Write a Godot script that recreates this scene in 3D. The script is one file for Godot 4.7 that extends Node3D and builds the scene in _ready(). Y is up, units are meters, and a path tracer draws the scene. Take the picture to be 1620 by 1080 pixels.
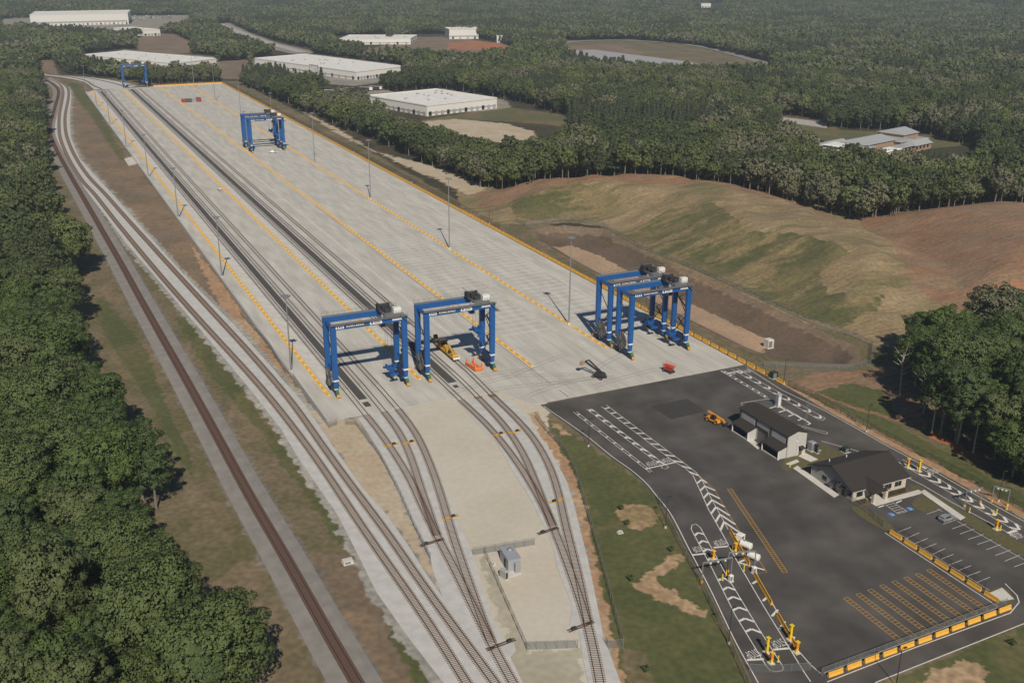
extends Node3D
# Inland rail terminal seen from the air. Units are metres: x runs across the yard, -z along it.

# ---------------------------------------------------------------- mesh helper
class MB:
	var v := PackedVector3Array()
	var n := PackedVector3Array()
	var c := PackedColorArray()
	var tint := Color(1, 1, 1)
	var colored := false
	func tri(a: Vector3, b: Vector3, d: Vector3) -> void:
		# a, b, d run counter-clockwise seen from outside
		var nn := (b - a).cross(d - a).normalized()
		v.append(a); v.append(d); v.append(b)
		n.append(nn); n.append(nn); n.append(nn)
		if colored:
			c.append(tint); c.append(tint); c.append(tint)
	func quad(a: Vector3, b: Vector3, d: Vector3, e: Vector3) -> void:
		tri(a, b, d); tri(a, d, e)
	func hexa(p: Array) -> void:
		# p: 4 bottom points then 4 top points, each ring counter-clockwise seen from above
		quad(p[4], p[5], p[6], p[7]); quad(p[3], p[2], p[1], p[0])
		for i in 4:
			var j := (i + 1) % 4
			quad(p[i], p[j], p[j + 4], p[i + 4])
	func box(at: Vector3, s: Vector3, b := Basis.IDENTITY) -> void:
		var x := b.x * s.x / 2; var y := b.y * s.y / 2; var z := b.z * s.z / 2
		hexa([at - x - y + z, at + x - y + z, at + x - y - z, at - x - y - z, at - x + y + z, at + x + y + z, at + x + y - z, at - x + y - z])
	func taper(at: Vector3, s0: Vector2, s1: Vector2, h: float, b := Basis.IDENTITY) -> void:
		# base centre, bottom and top footprint, height
		var p := []
		for k in 2:
			var s := s0 if k == 0 else s1
			for q in [Vector2(-1, 1), Vector2(1, 1), Vector2(1, -1), Vector2(-1, -1)]:
				p.append(at + b * Vector3(q.x * s.x / 2, h * k, q.y * s.y / 2))
		hexa(p)
	func bar(p: Vector3, q: Vector3, w: float, h: float) -> void:
		var d := (q - p).normalized()
		var up := Vector3.UP if absf(d.y) < 0.95 else Vector3.RIGHT
		var s := d.cross(up).normalized()
		var u := s.cross(d).normalized()
		box((p + q) / 2, Vector3(w, h, p.distance_to(q)), Basis(s, u, -d))
	func tube(p: Vector3, q: Vector3, r0: float, r1: float, k := 8, caps := true) -> void:
		var d := (q - p).normalized()
		var up := Vector3.UP if absf(d.y) < 0.95 else Vector3.RIGHT
		var s := d.cross(up).normalized()
		var u := s.cross(d).normalized()
		for i in k:
			var a0 := TAU * i / k; var a1 := TAU * (i + 1) / k
			var e0 := s * cos(a0) + u * sin(a0); var e1 := s * cos(a1) + u * sin(a1)
			quad(p + e1 * r0, p + e0 * r0, q + e0 * r1, q + e1 * r1)
			if caps:
				tri(q, q + e1 * r1, q + e0 * r1); tri(p, p + e0 * r0, p + e1 * r0)
	func slab(poly: PackedVector2Array, y0: float, y1: float) -> void:
		# a flat plate with sides; poly holds x, z
		var t := Geometry2D.triangulate_polygon(poly)
		for i in range(0, t.size(), 3):
			var a := poly[t[i]]; var b := poly[t[i + 1]]; var d := poly[t[i + 2]]
			if (b - a).cross(d - a) > 0:
				var w := b; b = d; d = w
			tri(Vector3(a.x, y1, a.y), Vector3(b.x, y1, b.y), Vector3(d.x, y1, d.y))
		if y1 - y0 < 0.001: return
		var cw := Geometry2D.is_polygon_clockwise(poly)
		for i in poly.size():
			var a := poly[i]; var b := poly[(i + 1) % poly.size()]
			if not cw:
				var w := a; a = b; b = w
			quad(Vector3(a.x, y0, a.y), Vector3(b.x, y0, b.y), Vector3(b.x, y1, b.y), Vector3(a.x, y1, a.y))
	func ribbon(pts: PackedVector2Array, l: float, r: float, y: float, skirt := 0.0) -> void:
		# strip from l (left) to r (right) of a line, looking along it
		var e := []
		for i in pts.size():
			var d := (pts[mini(i + 1, pts.size() - 1)] - pts[maxi(i - 1, 0)]).normalized()
			var s := Vector2(-d.y, d.x)
			var row := [pts[i] + s * l, pts[i] + s * r]
			if skirt > 0.0: row = [pts[i] + s * (l - skirt), pts[i] + s * l, pts[i] + s * r, pts[i] + s * (r + skirt)]
			e.append(row)
		for i in pts.size() - 1:
			var A: Array = e[i]; var B: Array = e[i + 1]
			for k in A.size() - 1:
				var ya := 0.0 if skirt > 0.0 and k == 0 else y
				var yb := 0.0 if skirt > 0.0 and k == A.size() - 2 else y
				quad(Vector3(A[k].x, ya, A[k].y), Vector3(A[k + 1].x, yb, A[k + 1].y), Vector3(B[k + 1].x, yb, B[k + 1].y), Vector3(B[k].x, ya, B[k].y))
	func mesh(m: Material) -> ArrayMesh:
		var a := []
		a.resize(Mesh.ARRAY_MAX)
		a[Mesh.ARRAY_VERTEX] = v; a[Mesh.ARRAY_NORMAL] = n
		if colored: a[Mesh.ARRAY_COLOR] = c
		var o := ArrayMesh.new()
		o.add_surface_from_arrays(Mesh.PRIMITIVE_TRIANGLES, a)
		o.surface_set_material(0, m)
		return o

var rng := RandomNumberGenerator.new()
var M := {}
var taken := {}

func numbered(called: String) -> String:
	if not taken.has(called):
		taken[called] = 0
		return called
	taken[called] += 1
	return "%s_%03d" % [called, taken[called]]
func tag(o: Node3D, label: String, category: String, group := "", kind := "") -> Node3D:
	if label: o.set_meta("label", label)
	if category: o.set_meta("category", category)
	if group: o.set_meta("group", group)
	if kind: o.set_meta("kind", kind)
	return o
func place(called: String, mesh: Mesh, parent: Node = self, at := Vector3.ZERO, turn := 0.0) -> MeshInstance3D:
	var o := MeshInstance3D.new()
	o.name = numbered(called) if parent == self else called
	o.mesh = mesh
	parent.add_child(o, true)
	o.position = at; o.rotation.y = turn
	return o
func obj(called: String, b: MB, m: Material, parent: Node = self) -> MeshInstance3D:
	return place(called, b.mesh(m), parent)
func thing(called: String, label: String, category: String, at := Vector3.ZERO, turn := 0.0, group := "") -> Node3D:
	var o := Node3D.new()
	o.name = numbered(called)
	add_child(o)
	o.position = at; o.rotation.y = turn
	tag(o, label, category, group)
	return o
func copy(o: Node3D, called: String, at: Vector3, turn: float, label: String) -> Node3D:
	var d: Node3D = o.duplicate()
	d.name = numbered(called)
	add_child(d)
	d.position = at; d.rotation.y = turn
	d.set_meta("label", label)
	return d
func struct(called: String, b: MB, m: Material, label := "") -> MeshInstance3D:
	var o := obj(called, b, m)
	o.set_meta("kind", "structure")
	if label: o.set_meta("label", label)
	return o
func v3(p: Vector2, y := 0.0) -> Vector3: return Vector3(p.x, y, p.y)

# ---------------------------------------------------------------- materials
func noise_tex(freq: float, lo: float, hi: float, seed_: int, oct := 4, size := 512, kind := FastNoiseLite.TYPE_SIMPLEX_SMOOTH) -> NoiseTexture2D:
	var f := FastNoiseLite.new()
	f.seed = seed_; f.frequency = freq; f.noise_type = kind
	f.fractal_octaves = oct
	var t := NoiseTexture2D.new()
	t.width = size; t.height = size; t.seamless = true; t.noise = f
	var g := Gradient.new()
	g.offsets = PackedFloat32Array([0.0, 1.0])
	g.colors = PackedColorArray([Color(lo, lo, lo).linear_to_srgb(), Color(hi, hi, hi).linear_to_srgb()])
	t.color_ramp = g
	t.set_meta("mean", (lo + hi) / 2)
	return t
var tex := {}
func mat(called: String, col: Color, rough := 0.9, metal := 0.0, grain := "", size := 4.0, patch := "", patch_size := 40.0) -> StandardMaterial3D:
	# col holds linear values
	var m := StandardMaterial3D.new()
	m.resource_name = called
	var mean := 1.0
	if grain: mean *= tex[grain].get_meta("mean")
	if patch: mean *= tex[patch].get_meta("mean")
	m.albedo_color = (Color(col.r / mean, col.g / mean, col.b / mean)).linear_to_srgb()
	m.roughness = rough; m.metallic = metal
	if grain:
		m.albedo_texture = tex[grain]
		m.uv1_triplanar = true; m.uv1_world_triplanar = true
		m.uv1_scale = Vector3.ONE / size
	if patch:
		m.detail_enabled = true
		m.detail_blend_mode = BaseMaterial3D.BLEND_MODE_MUL
		m.detail_albedo = tex[patch]
		m.detail_uv_layer = BaseMaterial3D.DETAIL_UV_2
		m.uv2_triplanar = true; m.uv2_world_triplanar = true
		m.uv2_scale = Vector3.ONE / patch_size
	M[called] = m
	return m
func make_materials() -> void:
	tex.fine = noise_tex(0.06, 0.62, 1.0, 3, 5)
	tex.soft = noise_tex(0.012, 0.80, 1.0, 5, 5)
	tex.blotch = noise_tex(0.010, 0.70, 1.0, 9, 6)
	tex.stone = noise_tex(0.14, 0.45, 1.0, 12, 3)
	tex.worn = noise_tex(0.008, 0.45, 1.0, 23, 7)
	tex.faint = noise_tex(0.02, 0.90, 1.0, 15, 4)
	mat("tyre_mark", Color(0.33, 0.32, 0.30), 0.9, 0, "stone", 2.0, "blotch", 7.0)
	mat("dust_mark", Color(0.105, 0.098, 0.092), 0.95, 0, "stone", 2.0, "blotch", 5.0)
	mat("concrete", Color(0.525, 0.51, 0.47), 0.9, 0, "fine", 3.0, "blotch", 70.0)
	M.concrete.uv2_scale = Vector3(1 / 26.0, 1 / 60.0, 1 / 150.0)
	mat("joint", Color(0.43, 0.415, 0.385), 0.95, 0, "fine", 3.0, "blotch", 25.0)
	mat("concrete_light", Color(0.60, 0.58, 0.54), 0.9, 0, "fine", 3.0, "soft", 30.0)
	mat("concrete_warm", Color(0.56, 0.52, 0.46), 0.9, 0, "fine", 3.0, "soft", 30.0)
	mat("concrete_rail", Color(0.43, 0.405, 0.39), 0.9, 0, "fine", 2.0, "soft", 30.0)
	mat("asphalt", Color(0.084, 0.077, 0.073), 0.92, 0, "fine", 2.5, "worn", 62.0)
	mat("asphalt_dark", Color(0.050, 0.047, 0.045), 0.9, 0, "fine", 2.5, "soft", 14.0)
	mat("asphalt_new", Color(0.075, 0.072, 0.07), 0.95, 0, "fine", 3.0, "soft", 14.0)
	mat("ballast", Color(0.55, 0.55, 0.54), 0.95, 0, "stone", 5.0, "soft", 22.0)
	mat("ballast_old", Color(0.265, 0.25, 0.235), 0.95, 0, "stone", 5.0, "blotch", 30.0)
	mat("tie_new", Color(0.20, 0.15, 0.125), 0.95, 0, "fine", 1.0)
	mat("tie_old", Color(0.10, 0.055, 0.042), 0.95, 0, "fine", 1.0)
	mat("ballast_rust", Color(0.125, 0.088, 0.072), 0.95, 0, "stone", 3.0, "soft", 9.0)
	mat("rail_new", Color(0.07, 0.055, 0.048), 0.6, 0.5)
	mat("rail_rust", Color(0.085, 0.042, 0.028), 0.7, 0.4)
	mat("paint_white", Color(0.70, 0.69, 0.66), 0.8, 0, "fine", 1.5, "soft", 9.0)
	mat("paint_faded", Color(0.74, 0.73, 0.70), 0.9, 0, "fine", 1.0, "soft", 12.0)
	mat("paint_yellow", Color(0.50, 0.29, 0.06), 0.8, 0, "fine", 1.5, "soft", 9.0)
	mat("paint_pale_yellow", Color(0.72, 0.53, 0.20), 0.9, 0, "fine", 1.5, "blotch", 11.0)
	mat("paint_blue", Color(0.05, 0.2, 0.5), 0.8)
	mat("barrier_yellow", Color(0.76, 0.41, 0.055), 0.8, 0, "faint", 2.0, "soft", 5.0)
	mat("bollard_yellow", Color(0.80, 0.56, 0.02), 0.6)
	mat("bollard_orange", Color(0.75, 0.24, 0.03), 0.6)
	mat("safety_red", Color(0.55, 0.06, 0.03), 0.6)
	mat("crane_blue", Color(0.010, 0.095, 0.33), 0.45, 0.0, "faint", 3.0, "soft", 9.0)
	mat("crane_navy", Color(0.012, 0.03, 0.10), 0.55)
	mat("crane_grey", Color(0.22, 0.23, 0.245), 0.6, 0.2)
	mat("crane_dark", Color(0.03, 0.03, 0.034), 0.7)
	mat("crane_green", Color(0.05, 0.22, 0.13), 0.6)
	mat("galvanised", Color(0.30, 0.315, 0.33), 0.55, 0.4)
	mat("rubber", Color(0.018, 0.018, 0.018), 0.9)
	mat("white_panel", Color(0.78, 0.78, 0.77), 0.5, 0, "faint", 3.0)
	mat("white_roof", Color(0.80, 0.80, 0.78), 0.7, 0, "faint", 6.0, "soft", 60.0)
	mat("wall_white", Color(0.74, 0.74, 0.73), 0.8, 0, "faint", 6.0)
	mat("wall_grey", Color(0.36, 0.37, 0.39), 0.8, 0, "faint", 4.0)
	mat("metal_siding", Color(0.52, 0.52, 0.51), 0.5, 0.0, "faint", 2.0)
	mat("metal_siding_grey", Color(0.36, 0.365, 0.37), 0.5, 0.0, "faint", 2.0)
	mat("roof_brown", Color(0.045, 0.038, 0.034), 0.6, 0.0, "faint", 2.0, "soft", 9.0)
	mat("trim_dark", Color(0.035, 0.032, 0.03), 0.6)
	mat("shingle", Color(0.036, 0.031, 0.029), 0.95, 0, "fine", 0.8, "soft", 6.0)
	mat("brick_cream", Color(0.55, 0.50, 0.42), 0.85, 0, "fine", 0.7)
	mat("glass_dark", Color(0.02, 0.024, 0.03), 0.1)
	mat("door_grey", Color(0.19, 0.17, 0.15), 0.7, 0, "faint", 2.0)
	mat("mulch", Color(0.34, 0.21, 0.13), 0.95, 0, "stone", 4.0, "soft", 9.0)
	mat("mulch_dark", Color(0.16, 0.085, 0.045), 0.95, 0, "stone", 3.0)
	mat("machine_orange", Color(0.70, 0.29, 0.03), 0.5)
	mat("machine_yellow", Color(0.58, 0.34, 0.05), 0.55, 0, "fine", 2.0)
	mat("machine_red", Color(0.60, 0.07, 0.035), 0.55)
	mat("frame_orange", Color(0.80, 0.20, 0.05), 0.6)
	mat("car_paint", Color(0.36, 0.38, 0.41), 0.3, 0.3)
	mat("gable_grey", Color(0.34, 0.33, 0.32), 0.8, 0, "faint", 1.0)
	mat("box_blue_grey", Color(0.36, 0.38, 0.43), 0.45, 0.1, "faint", 2.0)
	mat("trailer_grey", Color(0.10, 0.102, 0.105), 0.7, 0.1, "stone", 1.2)
	mat("soil_dark", Color(0.03, 0.03, 0.032), 0.9)
	mat("bark", Color(0.20, 0.175, 0.145), 0.95, 0, "fine", 2.0)
	mat("bare_wood", Color(0.36, 0.33, 0.29), 0.95, 0, "fine", 2.0)
	mat("container_red", Color(0.34, 0.05, 0.03), 0.6)
	mat("container_green", Color(0.05, 0.13, 0.09), 0.6)
	mat("bare_bark", Color(0.42, 0.39, 0.34), 0.95, 0, "fine", 2.0)
	mat("school_roof", Color(0.36, 0.38, 0.40), 0.6)
	mat("school_brick", Color(0.36, 0.25, 0.17), 0.9)
	mat("plastic_green", Color(0.014, 0.05, 0.032), 0.6)
	var f := mat("chain_link", Color(0.22, 0.235, 0.24), 0.8, 0.3)
	f.transparency = BaseMaterial3D.TRANSPARENCY_ALPHA
	f.albedo_color.a = 0.36
	var f2 := mat("chain_link_black", Color(0.02, 0.02, 0.02), 0.9)
	f2.transparency = BaseMaterial3D.TRANSPARENCY_ALPHA
	f2.albedo_color.a = 0.22
	for i in 6:
		var tones := [Color(0.072, 0.112, 0.028), Color(0.062, 0.102, 0.026), Color(0.084, 0.118, 0.036), Color(0.076, 0.118, 0.026), Color(0.054, 0.086, 0.026), Color(0.092, 0.120, 0.042)]
		var l := mat("leaf_%d" % i, tones[i], 0.75)
		l.vertex_color_use_as_albedo = true
		l.backlight_enabled = true
		l.backlight = Color(0.28, 0.28, 0.16)
	var lf := mat("leaf_any", Color(1, 1, 1), 0.8)
	lf.vertex_color_use_as_albedo = true

# ---------------------------------------------------------------- ground
const Z_FOREST = 0
const Z_GRASS = 1
const Z_BANK = 2
const Z_RED = 3
const Z_TAN = 4
const Z_DIRT = 5
const Z_ROADSIDE = 6
const Z_DRY = 7
const Z_BASIN = 8
const Z_BASINFLOOR = 9
const Z_MOUND = 10
const Z_LOT = 11
const Z_COMPOUND = 12
const Z_LAWN = 13
const Z_CLAY = 14
const Z_SEEDED = 15
const Z_MULCH = 18
const Z_GRAVEL = 16
const Z_OLD_GRAVEL = 17
# colours of each kind of ground (sRGB): two that mix, a third in patches
var zone_col := [
	[Color8(62, 56, 38), Color8(48, 50, 28), Color8(80, 66, 46)],
	[Color8(90, 92, 56), Color8(80, 86, 48), Color8(104, 98, 64)],
	[Color8(126, 110, 93), Color8(116, 101, 83), Color8(140, 117, 92)],
	[Color8(142, 113, 90), Color8(134, 104, 80), Color8(126, 110, 88)],
	[Color8(199, 193, 181), Color8(194, 187, 172), Color8(202, 190, 170)],
	[Color8(188, 175, 154), Color8(182, 164, 140), Color8(192, 184, 168)],
	[Color8(174, 141, 110), Color8(163, 131, 102), Color8(182, 158, 130)],
	[Color8(114, 103, 80), Color8(100, 94, 64), Color8(128, 112, 90)],
	[Color8(106, 90, 76), Color8(96, 82, 68), Color8(118, 96, 74)],
	[Color8(178, 150, 124), Color8(166, 142, 118), Color8(150, 130, 108)],
	[Color8(144, 127, 98), Color8(134, 117, 88), Color8(108, 102, 68)],
	[Color8(150, 144, 134), Color8(136, 132, 124), Color8(160, 150, 130)],
	[Color8(176, 170, 152), Color8(168, 162, 144), Color8(184, 176, 160)],
	[Color8(88, 92, 62), Color8(98, 94, 62), Color8(126, 104, 76)],
	[Color8(176, 112, 74), Color8(160, 100, 68), Color8(150, 120, 92)],
	[Color8(86, 88, 54), Color8(108, 100, 68), Color8(138, 120, 88)],
	[Color8(158, 156, 150), Color8(146, 144, 138), Color8(168, 164, 156)],
	[Color8(120, 114, 106), Color8(112, 106, 98), Color8(128, 118, 104)],
	[Color8(172, 146, 116), Color8(160, 134, 104), Color8(140, 122, 88)],
]
var zone_grain := [1.0, 0.7, 0.7, 0.7, 0.14, 0.35, 0.7, 0.8, 0.6, 0.4, 0.7, 0.4, 0.3, 0.6, 0.6, 0.8, 0.9, 0.9, 1.0]
var zones := []       # [zone, polygon], painted in this order
var mound := PackedVector2Array()
var bank_red := PackedVector2Array()
var basin := PackedVector2Array()
var hill_noise := FastNoiseLite.new()
var lump_noise := FastNoiseLite.new()

func edge_distance(p: Vector2, poly: PackedVector2Array) -> float:
	var d := 1e9
	for i in poly.size():
		var q := Geometry2D.get_closest_point_to_segment(p, poly[i], poly[(i + 1) % poly.size()])
		d = minf(d, q.distance_squared_to(p))
	d = sqrt(d)
	return d if Geometry2D.is_point_in_polygon(p, poly) else -d
func height(x: float, z: float) -> float:
	var p := Vector2(x, z)
	var h := 0.0
	if x > 205 and x < 560 and z > -560 and z < -200:
		var d := edge_distance(p, mound)
		if d > 0: h += 13.0 * smoothstep(0.0, 58.0, d) + 2.6 * lump_noise.get_noise_2d(x, z) * smoothstep(0.0, 30.0, d)
		if d > 0: h += 0.9 * smoothstep(0.0, 16.0, d) * lump_noise.get_noise_2d(x * 1.1 + 50.0, z * 5.0)
		d = edge_distance(p, bank_red)
		if d > 0: h = maxf(h, 12.0 * smoothstep(0.0, 60.0, d) + 0.8 * lump_noise.get_noise_2d(x * 4.0, z * 1.5) * smoothstep(0.0, 16.0, d))
		d = edge_distance(p, basin)
		if d > 0: h -= 4.0 * smoothstep(1.0, 11.0, d)
	var r := p.length()
	if r > 2500.0:
		h += smoothstep(2500.0, 4600.0, r) * (45.0 + 70.0 * hill_noise.get_noise_2d(x, z))
	return h
func fill_polygon(buf: PackedByteArray, w: int, hh: int, x0: float, z0: float, cell: float, poly: PackedVector2Array, value: int) -> PackedByteArray:
	var lo := 1e9; var hi := -1e9
	for q in poly:
		lo = minf(lo, q.y); hi = maxf(hi, q.y)
	for row in range(maxi(0, int((lo - z0) / cell)), mini(hh, int((hi - z0) / cell) + 1)):
		var zz := z0 + (row + 0.5) * cell
		var xs := PackedFloat32Array()
		for i in poly.size():
			var a := poly[i]; var b := poly[(i + 1) % poly.size()]
			if (a.y <= zz) != (b.y <= zz):
				xs.append(a.x + (zz - a.y) / (b.y - a.y) * (b.x - a.x))
		xs.sort()
		for k in range(0, xs.size() - 1, 2):
			for col in range(maxi(0, int((xs[k] - x0) / cell + 0.5)), mini(w, int((xs[k + 1] - x0) / cell + 0.5))):
				buf[row * w + col] = value
	return buf
func ground_map(x0: float, z0: float, x1: float, z1: float, cell: float, jitter: float) -> ImageTexture:
	var w := int((x1 - x0) / cell); var hh := int((z1 - z0) / cell)
	var buf := PackedByteArray()
	buf.resize(w * hh)
	for a in zones:
		buf = fill_polygon(buf, w, hh, x0, z0, cell, a[1], a[0])
	var nj := FastNoiseLite.new(); nj.seed = 4; nj.frequency = 0.16; nj.fractal_octaves = 4
	var na := FastNoiseLite.new(); na.seed = 8; na.frequency = 0.035; na.fractal_octaves = 4
	var nf := FastNoiseLite.new(); nf.seed = 21; nf.frequency = 0.45; nf.fractal_octaves = 2
	var out := PackedByteArray()
	out.resize(w * hh * 3)
	var jc := jitter / cell
	for row in hh:
		var zz := z0 + (row + 0.5) * cell
		for col in w:
			var xx := x0 + (col + 0.5) * cell
			var j := nj.get_noise_2d(xx, zz)
			var jx := clampi(col + int(j * jc), 0, w - 1)
			var jz := clampi(row + int(nj.get_noise_2d(xx + 311.0, zz) * jc), 0, hh - 1)
			var zn: int = buf[jz * w + jx]
			var cs: Array = zone_col[zn]
			var t := na.get_noise_2d(xx, zz)
			var k: Color = (cs[0] as Color).lerp(cs[1], clampf(0.5 + 1.6 * t, 0, 1))
			var streaky := zn == Z_MOUND or zn == Z_SEEDED or zn == Z_RED
			var third := na.get_noise_2d(xx * (0.45 if streaky else 0.55) + 900.0, zz * (2.2 if streaky else 0.55) - t * 14.0) + 0.2 * j
			if streaky: t = 0.6 * na.get_noise_2d(xx * 0.5 + zz * 0.35 + 70.0, zz * 2.6) + 0.4 * t
			var g: float = zone_grain[zn]
			k = k.lerp(cs[2], smoothstep(-0.05, 0.42, third) * (0.2 + 0.7 * g))
			var f := 255.0 * (1.0 + g * (0.20 * nf.get_noise_2d(xx, zz) + 0.07 * j))
			if streaky: f *= 1.0 + 0.12 * nf.get_noise_2d(xx * 0.10 + zz * 0.05, zz * 1.1)
			var at := (row * w + col) * 3
			out[at] = clampi(int(k.r * f), 0, 255); out[at + 1] = clampi(int(k.g * f), 0, 255); out[at + 2] = clampi(int(k.b * f), 0, 255)
	return ImageTexture.create_from_image(Image.create_from_data(w, hh, false, Image.FORMAT_RGB8, out))
func terrain(called: String, x0: float, z0: float, x1: float, z1: float, cell: float, m: Material, hole := Rect2()) -> void:
	var nx := int(round((x1 - x0) / cell)); var nz := int(round((z1 - z0) / cell))
	var v := PackedVector3Array(); var uv := PackedVector2Array(); var idx := PackedInt32Array(); var nor := PackedVector3Array()
	for j in nz + 1:
		for i in nx + 1:
			var x := x0 + (x1 - x0) * i / nx; var z := z0 + (z1 - z0) * j / nz
			v.append(Vector3(x, height(x, z), z))
			uv.append(Vector2(float(i) / nx, float(j) / nz))
	for j in nz + 1:
		for i in nx + 1:
			var a := v[j * (nx + 1) + maxi(i - 1, 0)]; var b := v[j * (nx + 1) + mini(i + 1, nx)]
			var c := v[maxi(j - 1, 0) * (nx + 1) + i]; var d := v[mini(j + 1, nz) * (nx + 1) + i]
			nor.append((d - c).cross(b - a).normalized())
	for j in nz:
		for i in nx:
			var k := j * (nx + 1) + i
			if hole.has_area() and hole.has_point(Vector2((v[k].x + v[k + 1].x) / 2, (v[k].z + v[k + nx + 1].z) / 2)): continue
			idx.append_array([k, k + 1, k + nx + 1, k + 1, k + nx + 2, k + nx + 1])
	var arr := []
	arr.resize(Mesh.ARRAY_MAX)
	arr[Mesh.ARRAY_VERTEX] = v; arr[Mesh.ARRAY_NORMAL] = nor; arr[Mesh.ARRAY_TEX_UV] = uv; arr[Mesh.ARRAY_INDEX] = idx
	var am := ArrayMesh.new()
	am.add_surface_from_arrays(Mesh.PRIMITIVE_TRIANGLES, arr)
	am.surface_set_material(0, m)
	var o := place(called, am)
	o.set_meta("kind", "structure")
func ground_material(called: String, t: Texture2D, patch_size: float) -> StandardMaterial3D:
	var m := mat(called, Color(1, 1, 1), 0.95, 0, "", 1, "fine", patch_size)
	m.albedo_texture = t
	return m
# ---------------------------------------------------------------- trees
func crown(seed_: int, r: float, tall: float, lobes: int, leaves: int, leaf: float, spread := 0.16, clusters := 0) -> Array:
	# leaf clumps on the outside of many lobes; crown centre at y = 0
	var g := RandomNumberGenerator.new()
	g.seed = seed_
	var lc := []; var lr := []
	lc.append(Vector3.ZERO); lr.append(Vector3(r * 0.62, tall * 0.36, r * 0.62))
	for i in lobes:
		var a := TAU * (i * 0.618 + g.randf() * 0.3)
		var u := g.randf_range(-0.85, 1.0)
		var q := sqrt(maxf(0.0, 1.0 - u * u * 0.75))
		var k := r * g.randf_range(0.24, 0.42)
		lc.append(Vector3(cos(a) * q * r * 0.66, u * tall * 0.36, sin(a) * q * r * 0.66))
		lr.append(Vector3(k, k * g.randf_range(0.7, 0.95), k))
	# smaller clusters on the lobes give the crown its knobbly outline
	var big := lc.size()
	for i in big * clusters:
		var at := 1 + g.randi() % (big - 1)
		var d := Vector3(g.randfn(), g.randfn() + 0.5, g.randfn()).normalized()
		var k := r * g.randf_range(0.09, 0.19)
		lc.append(lc[at] + d * lr[at] * g.randf_range(0.85, 1.05))
		lr.append(Vector3(k, k * 0.85, k))
	var v := PackedVector3Array(); var n := PackedVector3Array(); var c := PackedColorArray()
	for i in leaves:
		var at := g.randi() % lc.size()
		if g.randf() < 0.05: at = 0
		var d := Vector3(g.randfn(), g.randfn() + 0.35, g.randfn()).normalized()
		var p: Vector3 = lc[at] + d * lr[at] * g.randf_range(0.72, 1.08)
		var facing := (d + Vector3(g.randfn(), g.randfn(), g.randfn()) * 0.4).normalized()
		var side := facing.cross(Vector3(g.randfn(), g.randfn(), g.randfn())).normalized()
		var up := facing.cross(side)
		var s := leaf * g.randf_range(0.55, 1.25)
		var bend := facing * s * 0.25
		var q0 := p - side * s; var q1 := p - up * s * 0.7 - bend; var q2 := p + side * s; var q3 := p + up * s * 0.7 - bend
		v.append_array([q0, q2, q1, q0, q3, q2])
		var dome := (p / Vector3(r, tall * 0.5, r)).normalized()
		var nn := (facing * 0.5 + d * 0.55 + dome * 0.8).normalized()
		var t := g.randf_range(1.0 - spread, 1.0 + spread)
		var k := Color(t * g.randf_range(0.94, 1.08), t, t * g.randf_range(0.85, 1.05))
		for j in 6:
			n.append(nn); c.append(k)
	return [v, n, c]
func pine(seed_: int, r: float, tall: float, leaves: int, leaf: float) -> Array:
	var g := RandomNumberGenerator.new()
	g.seed = seed_
	var v := PackedVector3Array(); var n := PackedVector3Array(); var c := PackedColorArray()
	for i in leaves:
		var u := g.randf()
		var rr := r * (1.0 - u * 0.82) * (0.55 + 0.45 * absf(sin(u * 22.0)))
		var a := g.randf() * TAU
		var q := sqrt(g.randf())
		var d := Vector3(cos(a), 0.25, sin(a))
		var p := Vector3(cos(a) * rr * q, (u - 0.5) * tall, sin(a) * rr * q)
		var facing := (d + Vector3(g.randfn(), g.randfn() + 0.6, g.randfn()) * 0.5).normalized()
		var side := facing.cross(Vector3(g.randfn(), g.randfn(), g.randfn())).normalized()
		var up := facing.cross(side)
		var s := leaf * g.randf_range(0.6, 1.2)
		v.append_array([p - side * s, p + side * s, p - up * s * 0.6, p - side * s, p + up * s * 0.6, p + side * s])
		var t := g.randf_range(0.82, 1.15)
		for j in 6:
			n.append((facing + d * 0.5).normalized()); c.append(Color(t, t, t))
	return [v, n, c]
func surf(am: ArrayMesh, a: Array, m: Material) -> void:
	var arr := []
	arr.resize(Mesh.ARRAY_MAX)
	arr[Mesh.ARRAY_VERTEX] = a[0]; arr[Mesh.ARRAY_NORMAL] = a[1]
	if a.size() > 2: arr[Mesh.ARRAY_COLOR] = a[2]
	am.add_surface_from_arrays(Mesh.PRIMITIVE_TRIANGLES, arr)
	am.surface_set_material(am.get_surface_count() - 1, m)
func lifted(a: Array, y: float) -> Array:
	var v: PackedVector3Array = a[0].duplicate()
	for i in v.size(): v[i] = v[i] + Vector3(0, y, 0)
	return [v, a[1], a[2]]
func trunk(seed_: int, tall: float, r: float, limbs: int, reach: float) -> MB:
	var g := RandomNumberGenerator.new()
	g.seed = seed_
	var b := MB.new()
	var lean := Vector3(g.randf_range(-0.5, 0.5), 0, g.randf_range(-0.5, 0.5))
	var mid := Vector3(0, tall * 0.45, 0) + lean * 0.6
	b.tube(Vector3(0, -0.6, 0), mid, r * 1.15, r * 0.8, 7, false)
	b.tube(mid, Vector3(0, tall * 0.86, 0) + lean, r * 0.8, r * 0.25, 6, false)
	for i in limbs:
		var h := tall * g.randf_range(0.42, 0.78)
		var a := TAU * (i * 0.618 + 0.2 * g.randf())
		var p := Vector3(0, h, 0) + lean * h / tall
		var q := p + Vector3(cos(a), g.randf_range(0.5, 1.1), sin(a)) * reach * g.randf_range(0.5, 0.9)
		b.tube(p, q, r * 0.42, r * 0.12, 5, false)
	return b
var forest_mask := PackedByteArray()
const FX0 = -700.0
const FZ0 = -4700.0
const FCELL = 4.0
const FW = 1300
const FH = 1160
var clear_polygons := []
var wood_polygons := []
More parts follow.
